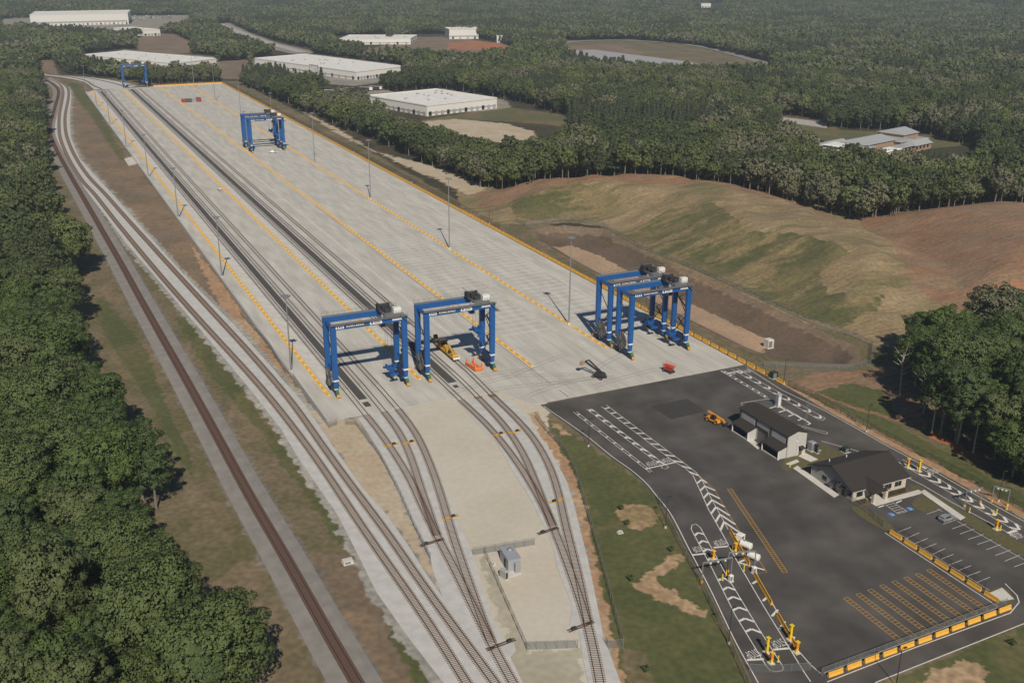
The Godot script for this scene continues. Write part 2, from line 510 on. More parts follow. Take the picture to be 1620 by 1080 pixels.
func open_ground(x: float, z: float) -> bool:
	var c := int((x - FX0) / FCELL); var r := int((z - FZ0) / FCELL)
	if c < 0 or r < 0 or c >= FW or r >= FH: return false
	return forest_mask[r * FW + c] == 1
func plant_forest(cam: Camera3D) -> void:
	forest_mask.resize(FW * FH)
	for p in clear_polygons: forest_mask = fill_polygon(forest_mask, FW, FH, FX0, FZ0, FCELL, p, 1)
	for p in wood_polygons: forest_mask = fill_polygon(forest_mask, FW, FH, FX0, FZ0, FCELL, p, 0)
	# crowns: six kinds in full detail, with trunks of their own
	var crowns := []; var trunks := []; var whole := []
	for i in 6:
		var a := crown(100 + i, [7.6, 6.8, 8.4, 7.2, 6.0, 6.6][i], [14.0, 12.5, 14.5, 12.0, 13.5, 12.0][i], [40, 34, 46, 36, 30, 34][i], 20000, 0.26, 0.10, 3)
		var m := ArrayMesh.new()
		surf(m, lifted(a, 12.5), M["leaf_%d" % i])
		crowns.append(m)
		var tb := trunk(40 + i, 17.0, 0.30, 7, 4.2)
		trunks.append(tb.mesh(M.bark))
		var w := ArrayMesh.new()
		var far := crown(100 + i, [7.6, 6.8, 8.4, 7.2, 6.0, 6.6][i], [14.0, 12.5, 14.5, 12.0, 13.5, 12.0][i], [40, 34, 46, 36, 30, 34][i], 9000, 0.37, 0.12, 3)
		surf(w, lifted(far, 12.5), M.leaf_any)
		surf(w, [tb.v, tb.n], M.bark)
		whole.append(w)
	var mid := []; var low := []
	for i in 5:
		var w := ArrayMesh.new()
		surf(w, lifted(crown(200 + i, 5.4 + 0.7 * (i % 3), 13.0, 24, 1700, 0.60, 0.2, 2), 9.8), M.leaf_any)
		var tb := trunk(60 + i, 15.0, 0.27, 2, 3.0)
		surf(w, [tb.v, tb.n], M.bark)
		mid.append(w)
		var l := ArrayMesh.new()
		surf(l, lifted(crown(300 + i, 5.4, 12.0, 9, 230, 1.5, 0.2), 9.0), M.leaf_any)
		low.append(l)
	var pines := []
	for i in 3:
		var w := ArrayMesh.new()
		surf(w, lifted(pine(400 + i, 4.0, 13.0, 1000, 0.66), 11.0), M.leaf_any)
		var tb := trunk(80 + i, 18.0, 0.24, 0, 1.0)
		surf(w, [tb.v, tb.n], M.bark)
		pines.append(w)
	var low_pine := ArrayMesh.new()
	surf(low_pine, lifted(pine(410, 4.6, 12.0, 190, 1.4), 9.5), M.leaf_any)
	var kinds := FastNoiseLite.new(); kinds.seed = 31; kinds.frequency = 0.0045; kinds.fractal_octaves = 3
	var tint := FastNoiseLite.new(); tint.seed = 33; tint.frequency = 0.008; tint.fractal_octaves = 3
	rng.seed = 77
	var near := []
	var batches := {}
	var view := cam.global_transform.affine_inverse()
	var tx := tan(deg_to_rad(26.6)) * 1.22; var ty := tan(deg_to_rad(18.43)) * 1.06
	for ring in [[60.0, 480.0, 9.6], [480.0, 1250.0, 7.2], [1250.0, 2300.0, 7.6], [2300.0, 4600.0, 9.4]]:
		var step: float = ring[2]
		var zz := -ring[1] as float
		while zz < -60.0:
			var xx := -zz * -0.10 - 190.0
			var stop := -zz * 1.35 + 130.0
			while xx < stop:
				var x := xx + rng.randf_range(-0.42, 0.42) * step; var z := zz + rng.randf_range(-0.42, 0.42) * step
				xx += step
				var dist := sqrt(x * x + z * z)
				if dist < ring[0] or dist >= ring[1]: continue
				if open_ground(x, z): continue
				var y := height(x, z)
				var q := view * Vector3(x, y + 10.0, z)
				var margin := 16.0
				if absf(q.x) > -q.z * tx + margin or -q.y > -q.z * ty + 34.0: continue
				var k := kinds.get_noise_2d(x, z) + rng.randf_range(-0.16, 0.16)
				var is_pine := k > 0.3 and dist > 600.0
				var s := rng.randf_range(0.7, 1.32)
				var t := tint.get_noise_2d(x, z)
				var b := Transform3D(Basis(Vector3.UP, rng.randf() * TAU).scaled(Vector3(s * rng.randf_range(0.9, 1.1), s * rng.randf_range(0.85, 1.12), s)), Vector3(x, y - 0.1, z))
				var base := Color(0.080, 0.106, 0.033)
				var pick := 0.18 + rng.randf() * 0.62 + t * 1.5
				if is_pine: base = Color(0.046, 0.060, 0.028)
				elif pick > 0.78: base = Color(0.135, 0.140, 0.082)
				elif pick > 0.55: base = Color(0.108, 0.134, 0.042)
				elif pick < 0.12: base = Color(0.056, 0.076, 0.027)
				base = base * rng.randf_range(0.86, 1.2)
				if dist < 480.0 and not is_pine:
					near.append([dist, b, base])
					continue
				var key := ""
				if is_pine: key = "pine%d" % (rng.randi() % 3) if dist < 1250.0 else "lowpine"
				elif dist < 1250.0: key = "mid%d" % (rng.randi() % 5)
				else: key = "low%d" % (rng.randi() % 5)
				if not batches.has(key): batches[key] = []
				batches[key].append([b, base])
			zz += step
	# the nearest ones are trees of their own: those left of the tracks and those beside the exit road
	near.sort_custom(func(p, q): return p[0] < q[0])
	var singles := {"l": 0, "r": 0}
	for t in near:
		var o3: Vector3 = t[1].origin
		var where := "l" if o3.x < 120.0 else "r"
		var i := rng.randi() % 6
		var most := 215 if where == "l" else 85
		if singles[where] < most and (where == "l" or o3.z > -330.0):
			singles[where] += 1
			var o := Node3D.new()
			o.name = numbered("broadleaf_tree")
			add_child(o)
			o.transform = t[1]
			if where == "l": tag(o, "leafy green tree of the dense wood left of the tracks", "tree", "broadleaf trees left of the tracks")
			else: tag(o, "tall leafy tree in the wood on the right, beyond the exit road fence", "tree", "tall trees beyond the exit road fence")
			place("trunk", trunks[i], o)
			place("crown", crowns[i], o)
		else:
			var key := "near%d" % i
			if not batches.has(key): batches[key] = []
			batches[key].append([t[1], t[2]])
	print("forest: ", near.size(), " near")
	var names := {"near": ["broadleaf_woodland", "leafy woodland around the terminal, trees standing close together"], "mid": ["mixed_woodland", "green broadleaf woodland stretching behind the terminal and the warehouses"], "low": ["distant_woodland", "distant broadleaf woodland rolling to the top of the picture"], "pine": ["pine_woodland", "dark pines in stands among the broadleaf woodland"], "lowpine": ["distant_pine_woodland", "distant dark pine stands in the rolling woodland"]}
	for key in batches:
		var stem: String = key.rstrip("0123456789")
		var i := int(key.substr(stem.length()))
		var mesh: Mesh = low_pine
		if stem == "near": mesh = whole[i]
		elif stem == "mid": mesh = mid[i]
		elif stem == "low": mesh = low[i]
		elif stem == "pine": mesh = pines[i]
		var list: Array = batches[key]
		var mm := MultiMesh.new()
		mm.transform_format = MultiMesh.TRANSFORM_3D
		mm.use_colors = true
		mm.mesh = mesh
		mm.instance_count = list.size()
		for j in list.size():
			mm.set_instance_transform(j, list[j][0])
			mm.set_instance_color(j, list[j][1])
		var o := MultiMeshInstance3D.new()
		o.name = numbered(names[stem][0])
		o.multimesh = mm
		add_child(o)
		tag(o, names[stem][1], "woodland", "woodland masses", "stuff")
		print(key, " ", list.size())

# ---------------------------------------------------------------- railway
func smooth_line(pts: PackedVector2Array, step: float) -> PackedVector2Array:
	# a smooth line through the points, resampled at even steps
	var c := Curve2D.new()
	for i in pts.size():
		var a := pts[maxi(i - 1, 0)]; var b := pts[mini(i + 1, pts.size() - 1)]
		var d := (b - a).normalized()
		var l0 := pts[i].distance_to(pts[maxi(i - 1, 0)]) / 3.0; var l1 := pts[i].distance_to(pts[mini(i + 1, pts.size() - 1)]) / 3.0
		c.add_point(pts[i], -d * l0, d * l1)
	c.bake_interval = step / 2
	var out := PackedVector2Array()
	var n := int(c.get_baked_length() / step)
	for i in n + 1: out.append(c.sample_baked(i * step))
	return out
func relaxed(pts: PackedVector2Array, rounds: int) -> PackedVector2Array:
	for k in rounds:
		var q := pts.duplicate()
		for i in range(1, pts.size() - 1): q[i] = (pts[i - 1] + pts[i] * 2 + pts[i + 1]) / 4
		pts = q
	return pts
var tie_mesh := {}
func track(label: String, pts: PackedVector2Array, ties_from: float, rail_m: Material, tie_m: Material, y: float, smooth := 60) -> void:
	# ties_from: z beyond which (nearer the camera) the rails lie on ties; farther on they are set in the concrete
	var line := relaxed(smooth_line(pts, 2.0), smooth)
	var t := thing("railway_track", label, "railway track", Vector3.ZERO, 0.0, "railway tracks")
	for s in [-1, 1]:
		var b := MB.new()
		b.ribbon(line, s * 0.7525 - 0.055, s * 0.7525 + 0.055, y + 0.17)
		b.ribbon(line, s * 0.7525 - 0.075, s * 0.7525 - 0.0749, y + 0.16)
		for e in [-1, 1]:
			var edge: float = s * 0.7525 + e * 0.055
			for i in line.size() - 1:
				var d0 := (line[mini(i + 1, line.size() - 1)] - line[maxi(i - 1, 0)]).normalized(); var d1 := (line[mini(i + 2, line.size() - 1)] - line[i]).normalized()
				var p := line[i] + Vector2(-d0.y, d0.x) * edge; var q := line[i + 1] + Vector2(-d1.y, d1.x) * edge
				b.quad(Vector3(p.x, y - 0.15, p.y), Vector3(q.x, y - 0.15, q.y), Vector3(q.x, y + 0.17, q.y), Vector3(p.x, y + 0.17, p.y))
		obj("rail", b, rail_m, t)
	if not tie_mesh.has(tie_m):
		var tb := MB.new()
		tb.box(Vector3(0, -0.045, 0), Vector3(2.6, 0.15, 0.21))
		tie_mesh[tie_m] = tb.mesh(tie_m)
	var fine := smooth_line(line, 0.56)
	rng.seed = 5
	var spots := []
	for i in fine.size():
		if fine[i].y < ties_from: continue
		var d := (fine[mini(i + 1, fine.size() - 1)] - fine[maxi(i - 1, 0)]).normalized()
		spots.append([fine[i].length(), fine[i], atan2(d.x, d.y) + rng.randf_range(-0.02, 0.02)])
	spots.sort_custom(func(a, b): return a[0] < b[0])
	var rest := []
	for i in spots.size():
		var at := Vector3(spots[i][1].x, y, spots[i][1].y)
		if i < 290: place("tie", tie_mesh[tie_m], t, at, spots[i][2])
		else: rest.append(Transform3D(Basis(Vector3.UP, spots[i][2]), at))
	if rest.size():
		var mm := MultiMesh.new()
		mm.transform_format = MultiMesh.TRANSFORM_3D
		mm.mesh = tie_mesh[tie_m]
		mm.instance_count = rest.size()
		for i in rest.size(): mm.set_instance_transform(i, rest[i])
		var o := MultiMeshInstance3D.new()
		o.name = "distant_ties"
		o.multimesh = mm
		t.add_child(o)
		o.set_meta("kind", "stuff")

# ---------------------------------------------------------------- fences, posts, barriers
func fence(label: String, pts: PackedVector2Array, tall: float, gap: float, black := false) -> void:
	var t := thing("chain_link_fence", label, "fence", Vector3.ZERO, 0.0, "chain link fences")
	var net := MB.new()
	var rail := MB.new()
	var pm: Material = M.trim_dark if black else M.galvanised
	var pb := MB.new()
	pb.tube(Vector3(0, -0.3, 0), Vector3(0, tall + 0.12, 0), 0.05, 0.05, 6)
	var pmesh := pb.mesh(pm)
	for i in pts.size() - 1:
		var p := pts[i]; var q := pts[i + 1]
		var n := maxi(1, int(p.distance_to(q) / gap))
		for k in n:
			var a := p.lerp(q, float(k) / n); var b := p.lerp(q, float(k + 1) / n)
			var A := v3(a, height(a.x, a.y)); var B := v3(b, height(b.x, b.y))
			net.quad(A + Vector3(0, 0.05, 0), B + Vector3(0, 0.05, 0), B + Vector3(0, tall, 0), A + Vector3(0, tall, 0))
			rail.bar(A + Vector3(0, tall, 0), B + Vector3(0, tall, 0), 0.05, 0.05)
			place("post", pmesh, t, A)
		if i == pts.size() - 2: place("post", pmesh, t, v3(q, height(q.x, q.y)))
	obj("wire_mesh", net, M.chain_link_black if black else M.chain_link, t)
	obj("top_rail", rail, pm, t)
var barrier_mesh: Mesh
func make_barrier_mesh() -> void:
	var b := MB.new()
	var prof := [Vector2(-0.3, 0), Vector2(-0.3, 0.1), Vector2(-0.14, 0.38), Vector2(-0.09, 0.86), Vector2(-0.06, 0.9), Vector2(0.06, 0.9), Vector2(0.09, 0.86), Vector2(0.14, 0.38), Vector2(0.3, 0.1), Vector2(0.3, 0)]
	for i in prof.size() - 1:
		var p: Vector2 = prof[i]; var q: Vector2 = prof[i + 1]
		b.quad(Vector3(q.x, q.y, -1.83), Vector3(q.x, q.y, 1.83), Vector3(p.x, p.y, 1.83), Vector3(p.x, p.y, -1.83))
	for s in [-1, 1]:
		for i in range(1, prof.size() - 1):
			var o := Vector3(prof[0].x, prof[0].y, 1.83 * s); var p := Vector3(prof[i].x, prof[i].y, 1.83 * s); var q := Vector3(prof[i + 1].x, prof[i + 1].y, 1.83 * s)
			if s > 0: b.tri(o, q, p)
			else: b.tri(o, p, q)
	barrier_mesh = b.mesh(M.barrier_yellow)
func barrier(at: Vector2, turn: float, label: String, group: String, s := 1.0) -> void:
	var o := place("jersey_barrier", barrier_mesh, self, v3(at, 0.07), turn)
	o.scale = Vector3(s, s, 1)
	tag(o, label, "barrier", group)
func mast(at: Vector2, label: String, tall: float) -> void:
	var t := thing("light_mast", label, "light mast", v3(at, 0.05), 0.0, "tall light masts in the yard")
	var b := MB.new()
	b.tube(Vector3(0, 0, 0), Vector3(0, tall, 0), 0.34, 0.13, 10)
	obj("pole", b, M.galvanised, t)
	b = MB.new()
	b.tube(Vector3(0, 0, 0), Vector3(0, 0.8, 0), 0.62, 0.62, 12)
	obj("footing", b, M.concrete_light, t)
	b = MB.new()
	b.tube(Vector3(0, tall - 0.3, 0), Vector3(0, tall + 0.1, 0), 1.0, 1.0, 12)
	obj("head_ring", b, M.galvanised, t)
	for i in 6:
		b = MB.new()
		var a := TAU * i / 6
		b.box(Vector3(cos(a) * 1.25, tall - 0.2, sin(a) * 1.25), Vector3(0.7, 0.3, 0.55), Basis(Vector3.UP, -a))
		obj("floodlight", b, M.crane_grey, t)
func street_light(at: Vector2, turn: float, label: String, tall := 8.6) -> void:
	var t := thing("street_light", label, "street light", v3(at, 0.0), turn, "black street lights")
	var b := MB.new()
	b.tube(Vector3.ZERO, Vector3(0, tall, 0), 0.11, 0.07, 8)
	obj("pole", b, M.trim_dark, t)
	b = MB.new()
	b.bar(Vector3(0, tall - 0.05, 0), Vector3(0.5, tall, 0), 0.08, 0.08)
	b.box(Vector3(0.8, tall, 0), Vector3(0.75, 0.14, 0.4))
	obj("lamp_head", b, M.trim_dark, t)
	b = MB.new()
	b.tube(Vector3(0, 0, 0), Vector3(0, 0.5, 0), 0.3, 0.3, 10)
	obj("footing", b, M.concrete_light, t)
# ---------------------------------------------------------------- machines
func wheel_part(t: Node3D, at: Vector3, r: float, w: float, m: Material = null) -> void:
	var b := MB.new()
	b.tube(at - Vector3(w / 2, 0, 0), at + Vector3(w / 2, 0, 0), r, r, 14)
	var o := obj("wheel", b, M.rubber, t)
	b = MB.new()
	b.tube(at - Vector3(w / 2 + 0.02, 0, 0), at + Vector3(w / 2 + 0.02, 0, 0), r * 0.55, r * 0.55, 10)
	obj("rim", b, m if m else M.crane_grey, o)
func crane(at: Vector3, label: String, spreader_y: float) -> void:
	var t := thing("gantry_crane", label, "gantry crane", at, 0.0, "blue rubber-tyred gantry cranes")
	t.scale.y = 0.975
	var b: MB
	for sx in [-1, 1]:
		var x: float = 11.7 * sx
		for sz in [-1, 1]:
			var z: float = 4.1 * sz
			b = MB.new()
			b.taper(Vector3(x, 2.2, z), Vector2(1.0, 0.85), Vector2(1.65, 1.15), 4.0)
			b.taper(Vector3(x, 6.2, z), Vector2(1.65, 1.15), Vector2(1.75, 1.25), 16.5)
			var leg := obj("leg", b, M.crane_blue, t)
			b = MB.new()
			b.box(Vector3(x, 5.5, z), Vector3(1.60, 0.5, 1.16)); b.box(Vector3(x, 2.5, z), Vector3(1.1, 0.45, 0.95))
			obj("white_band", b, M.white_panel, leg)
			b = MB.new()
			b.box(Vector3(x, 1.15, 4.9 * sz), Vector3(0.9, 1.1, 2.6))
			obj("bogie", b, M.crane_navy, t)
			for k in [4.1, 5.7]: wheel_part(t, Vector3(x, 0.78, k * sz), 0.78, 0.62, M.machine_yellow)
			b = MB.new()
			b.box(Vector3(x, 0.85, 6.62 * sz), Vector3(1.15, 0.9, 0.3)); b.box(Vector3(x, 1.42, 6.4 * sz), Vector3(1.05, 0.16, 0.6))
			obj("wheel_guard", b, M.machine_yellow, t)
			b = MB.new()
			b.box(Vector3(x, 2.0, 5.5 * sz), Vector3(0.9, 0.6, 0.9)); b.tube(Vector3(x - 0.5, 2.45, 5.2 * sz), Vector3(x + 0.5, 2.45, 5.2 * sz), 0.25, 0.25, 8)
			obj("drive_motor", b, M.crane_green, t)
		b = MB.new()
		b.box(Vector3(x, 2.0, 0), Vector3(0.9, 1.1, 8.2))
		obj("sill_beam", b, M.crane_navy, t)
		b = MB.new()
		b.bar(Vector3(x, 4.0, -3.6), Vector3(x, 13.0, 3.6), 0.22, 0.22); b.bar(Vector3(x, 13.0, 3.6), Vector3(x, 20.0, -3.6), 0.22, 0.22); b.bar(Vector3(x, 8.5, -3.6), Vector3(x, 8.5, 3.6), 0.18, 0.18)
		obj("bracing", b, M.crane_navy, t)
		b = MB.new()
		b.box(Vector3(x, 23.3, 0), Vector3(0.9, 0.9, 7.1))
		obj("end_tie", b, M.crane_blue, t)
	for sz in [-1, 1]:
		var z: float = 4.1 * sz
		b = MB.new()
		b.box(Vector3(0, 23.6, z), Vector3(25.0, 1.8, 1.1))
		for k in [-12.5, 12.5]: b.taper(Vector3(k, 22.9, z), Vector2(0.3, 0.9), Vector2(0.5, 1.0), 1.4)
		obj("girder", b, M.crane_blue, t)
		b = MB.new()
		b.box(Vector3(0, 24.56, z + 0.95 * sz), Vector3(25.4, 0.08, 0.9)); b.box(Vector3(0, 24.55, z), Vector3(25.0, 0.1, 0.35))
		obj("walkway", b, M.crane_grey, t)
		b = MB.new()
		for i in 14:
			var px := -12.6 + 25.2 * i / 13.0
			b.bar(Vector3(px, 24.6, z + 1.38 * sz), Vector3(px, 25.75, z + 1.38 * sz), 0.06, 0.06)
		for y in [25.2, 25.72]: b.bar(Vector3(-12.6, y, z + 1.38 * sz), Vector3(12.6, y, z + 1.38 * sz), 0.06, 0.06)
		obj("railing", b, M.crane_grey, t)
	# signs on the front girder
	b = MB.new()
	b.box(Vector3(-9.6, 23.55, 4.67), Vector3(2.6, 0.95, 0.04))
	var sign := obj("sign_panel", b, M.white_panel, t)
	b = MB.new()
	for i in 3: b.box(Vector3(-10.3 + 0.7 * i, 23.5 + 0.1 * (i % 2), 4.70), Vector3(0.42, 0.5, 0.03), Basis(Vector3(0, 0, 1), 0.4))
	obj("emblem", b, M.crane_blue, sign)
	b = MB.new()
	b.box(Vector3(-4.6, 23.6, 4.66), Vector3(6.4, 1.2, 0.03))
	sign = obj("name_panel", b, M.crane_navy, t)
	var tm := TextMesh.new()
	var f := SystemFont.new()
	f.font_names = PackedStringArray(["Droid Sans"]); f.font_weight = 700
	tm.font = f; tm.text = "KONECRANES"; tm.font_size = 64; tm.pixel_size = 0.0142; tm.depth = 0.05; tm.material = M.white_panel
	place("lettering", tm, sign, Vector3(-4.6, 23.6, 4.70))
	b = MB.new()
	b.box(Vector3(2.2, 23.6, 4.66), Vector3(4.0, 1.2, 0.03))
	sign = obj("sign_panel", b, M.white_panel, t)
	b = MB.new()
	b.box(Vector3(0.9, 23.6, 4.69), Vector3(0.5, 0.7, 0.02)); b.box(Vector3(2.6, 23.45, 4.69), Vector3(2.0, 0.22, 0.02)); b.box(Vector3(2.4, 23.85, 4.69), Vector3(1.6, 0.16, 0.02))
	obj("emblem", b, M.crane_navy, sign)
	b = MB.new()
	b.box(Vector3(9.2, 23.7, 4.66), Vector3(3.2, 0.7, 0.03))
	obj("sign_panel", b, M.white_panel, t)
	# trolley at the right end
	b = MB.new()
	for k in [-4.1, 4.1]: b.box(Vector3(8.0, 24.95, k), Vector3(5.2, 0.55, 0.8))
	for k in [5.8, 10.2]: b.box(Vector3(k, 25.1, 0), Vector3(0.7, 0.6, 8.6))
	b.box(Vector3(8.0, 25.45, 0), Vector3(5.4, 0.14, 9.4))
	var tr := obj("trolley", b, M.crane_grey, t)
	b = MB.new()
	b.tube(Vector3(5.9, 26.3, -2.6), Vector3(8.3, 26.3, -2.6), 0.8, 0.8, 12); b.box(Vector3(7.2, 26.1, -0.6), Vector3(2.6, 1.3, 1.5)); b.box(Vector3(6.2, 26.6, 0.9), Vector3(1.5, 1.9, 1.0)); b.tube(Vector3(8.9, 26.0, -2.8), Vector3(8.9, 27.0, -2.8), 0.5, 0.5, 10); b.box(Vector3(5.2, 26.4, -1.8), Vector3(1.0, 1.7, 2.2)); b.box(Vector3(7.6, 26.4, 2.2), Vector3(0.9, 1.6, 1.2)); b.tube(Vector3(5.6, 26.6, 3.0), Vector3(7.0, 26.6, 3.0), 0.6, 0.6, 10)
	b.bar(Vector3(6.0, 26.8, -3.2), Vector3(4.2, 28.6, -3.4), 0.16, 0.16)
	obj("hoist_machinery", b, M.crane_dark, tr)
	b = MB.new()
	b.box(Vector3(9.7, 26.4, 3.1), Vector3(2.5, 1.7, 1.6))
	obj("electrical_house", b, M.white_panel, tr)
	b = MB.new()
	for i in 7:
		b.bar(Vector3(5.3 + 0.9 * i, 25.5, 4.7), Vector3(5.3 + 0.9 * i, 26.6, 4.7), 0.05, 0.05); b.bar(Vector3(5.3 + 0.9 * i, 25.5, -4.7), Vector3(5.3 + 0.9 * i, 26.6, -4.7), 0.05, 0.05)
	for z in [-4.7, 4.7]: b.bar(Vector3(5.3, 26.58, z), Vector3(10.7, 26.58, z), 0.06, 0.06)
	obj("railing", b, M.crane_grey, tr)
	# operator cabin under the trolley
	b = MB.new()
	b.box(Vector3(5.4, 21.6, 1.2), Vector3(1.7, 2.0, 1.9)); b.box(Vector3(5.4, 22.9, 1.2), Vector3(0.5, 3.6, 0.5))
	var cab := obj("cabin", b, M.wall_grey, tr)
	b = MB.new()
	b.box(Vector3(4.53, 21.6, 1.2), Vector3(0.06, 1.5, 1.7)); b.box(Vector3(5.3, 21.6, 2.17), Vector3(1.4, 1.4, 0.06))
	obj("window", b, M.glass_dark, cab)
	# right-hand stair and platform
	b = MB.new()
	b.bar(Vector3(10.2, 25.2, 5.2), Vector3(13.4, 21.6, 5.2), 0.7, 0.12); b.box(Vector3(13.4, 21.5, 3.6), Vector3(1.6, 0.1, 3.2))
	for k in 5:
		var y := 21.4 - 3.9 * k
		var z0 := 3.0 if k % 2 == 0 else -3.0
		b.bar(Vector3(12.9, y, z0), Vector3(12.9, y - 3.8, -z0), 0.6, 0.14)
		b.bar(Vector3(13.2, y + 1.0, z0), Vector3(13.2, y - 2.8, -z0), 0.05, 0.05)
	obj("stairway", b, M.crane_grey, t)
	# cable reel and drive house low on the legs
	b = MB.new()
	b.tube(Vector3(-12.95, 5.6, 0.2), Vector3(-12.65, 5.6, 0.2), 3.1, 3.1, 28)
	b.tube(Vector3(-13.15, 5.6, 0.2), Vector3(-12.2, 5.6, 0.2), 0.7, 0.7, 12)
	var reel := obj("cable_reel", b, M.trailer_grey, t)
	for i in 10:
		b = MB.new()
		var a := TAU * i / 10
		b.bar(Vector3(-13.02, 5.6, 0.2), Vector3(-13.02, 5.6 + sin(a) * 3.05, 0.2 + cos(a) * 3.05), 0.10, 0.10)
		obj("spoke", b, M.galvanised, reel)
	b = MB.new()
	b.box(Vector3(11.7, 3.7, 0.2), Vector3(1.8, 2.2, 4.8)); b.box(Vector3(10.9, 2.6, 2.9), Vector3(1.0, 1.4, 1.4))
	obj("drive_house", b, M.crane_navy, t)
	# spreader on its ropes
	b = MB.new()
	var s := spreader_y
	b.box(Vector3(8.0, s, 0), Vector3(1.0, 0.7, 7.0)); b.box(Vector3(8.0, s + 0.9, 0), Vector3(2.6, 0.9, 2.6))
	for k in [-3.6, 3.6]: b.box(Vector3(8.0, s - 0.2, k), Vector3(2.7, 0.6, 0.7))
	for k in [-1.1, 1.1]: b.tube(Vector3(8.0 + k, s + 1.6, -1.2), Vector3(8.0 + k, s + 1.6, 1.2), 0.42, 0.42, 10)
	for k in [-2.4, 2.4]: b.box(Vector3(9.4, s - 0.9, k), Vector3(0.25, 1.4, 0.7))
	var sp := obj("spreader", b, M.crane_blue, t)
	b = MB.new()
	for k in [Vector2(6.9, -1.1), Vector2(9.1, -1.1), Vector2(6.9, 1.1), Vector2(9.1, 1.1)]: b.bar(Vector3(k.x, s + 1.6, k.y), Vector3(k.x, 25.0, k.y), 0.05, 0.05)
	obj("hoist_rope", b, M.crane_dark, sp)

func boom_lift(at: Vector3, turn: float) -> void:
	var t := thing("boom_lift", "black boom lift with raised arm and orange basket on the concrete", "boom lift", at, turn)
	var b := MB.new()
	b.taper(Vector3(0, 0.55, 0), Vector2(2.2, 3.6), Vector2(1.8, 3.0), 0.6)
	obj("chassis", b, M.crane_dark, t)
	for k in [Vector2(-1.25, -1.6), Vector2(1.25, -1.6), Vector2(-1.25, 1.6), Vector2(1.25, 1.6)]: wheel_part(t, Vector3(k.x, 0.55, k.y), 0.55, 0.45)
	b = MB.new()
	b.taper(Vector3(0, 1.2, 0.4), Vector2(2.3, 3.4), Vector2(1.9, 2.8), 1.0)
	obj("turret", b, M.soil_dark, t)
	b = MB.new()
	b.bar(Vector3(-0.3, 2.1, 1.2), Vector3(-0.5, 4.2, -5.2), 0.5, 0.5); b.bar(Vector3(-0.5, 4.2, -5.2), Vector3(-0.5, 4.9, -5.6), 0.45, 0.45)
	obj("lower_boom", b, M.crane_dark, t)
	b = MB.new()
	b.bar(Vector3(0.3, 2.1, 1.0), Vector3(0.6, 4.8, -5.2), 0.38, 0.38); b.bar(Vector3(0.6, 4.8, -5.3), Vector3(-1.0, 4.0, -6.0), 0.3, 0.3)
	obj("upper_boom", b, M.crane_dark, t)
	b = MB.new()
	b.box(Vector3(-1.6, 3.5, -6.2), Vector3(1.8, 0.12, 0.9)); b.box(Vector3(-1.6, 4.1, -6.6), Vector3(1.8, 1.1, 0.06)); b.box(Vector3(-1.6, 4.1, -5.8), Vector3(1.8, 1.1, 0.06)); b.box(Vector3(-2.5, 4.1, -6.2), Vector3(0.06, 1.1, 0.8))
	obj("basket", b, M.school_brick, t)
func scissor_lift(at: Vector3, turn: float) -> void:
	var t := thing("scissor_lift", "red scissor lift standing on the concrete near the asphalt edge", "scissor lift", at, turn)
	var b := MB.new()
	b.taper(Vector3(0, 0.5, 0), Vector2(1.9, 3.8), Vector2(1.8, 3.6), 0.5)
	obj("chassis", b, M.crane_dark, t)
	for k in [Vector2(-0.95, -1.4), Vector2(0.95, -1.4), Vector2(-0.95, 1.4), Vector2(0.95, 1.4)]: wheel_part(t, Vector3(k.x, 0.45, k.y), 0.45, 0.35)
	b = MB.new()
	for i in 4:
		for k in [-0.7, 0.7]:
			b.bar(Vector3(k, 1.05 + 0.28 * i, -1.7), Vector3(k, 1.3 + 0.28 * i, 1.7), 0.12, 0.14); b.bar(Vector3(k * 0.8, 1.3 + 0.28 * i, -1.7), Vector3(k * 0.8, 1.05 + 0.28 * i, 1.7), 0.12, 0.14)
	obj("scissor_arms", b, M.machine_red, t)
	b = MB.new()
	b.box(Vector3(0, 2.35, 0), Vector3(2.0, 0.2, 4.2))
	obj("deck", b, M.machine_red, t)
	b = MB.new()
	for k in [-0.98, 0.98]:
		b.bar(Vector3(k, 3.4, -2.05), Vector3(k, 3.4, 2.05), 0.06, 0.06); b.bar(Vector3(k, 2.9, -2.05), Vector3(k, 2.9, 2.05), 0.05, 0.05)
		for i in 5: b.bar(Vector3(k, 2.4, -2.05 + 1.025 * i), Vector3(k, 3.4, -2.05 + 1.025 * i), 0.05, 0.05)
	for k in [-2.05, 2.05]: b.bar(Vector3(-0.98, 3.4, k), Vector3(0.98, 3.4, k), 0.06, 0.06)
	obj("guard_rail", b, M.machine_red, t)
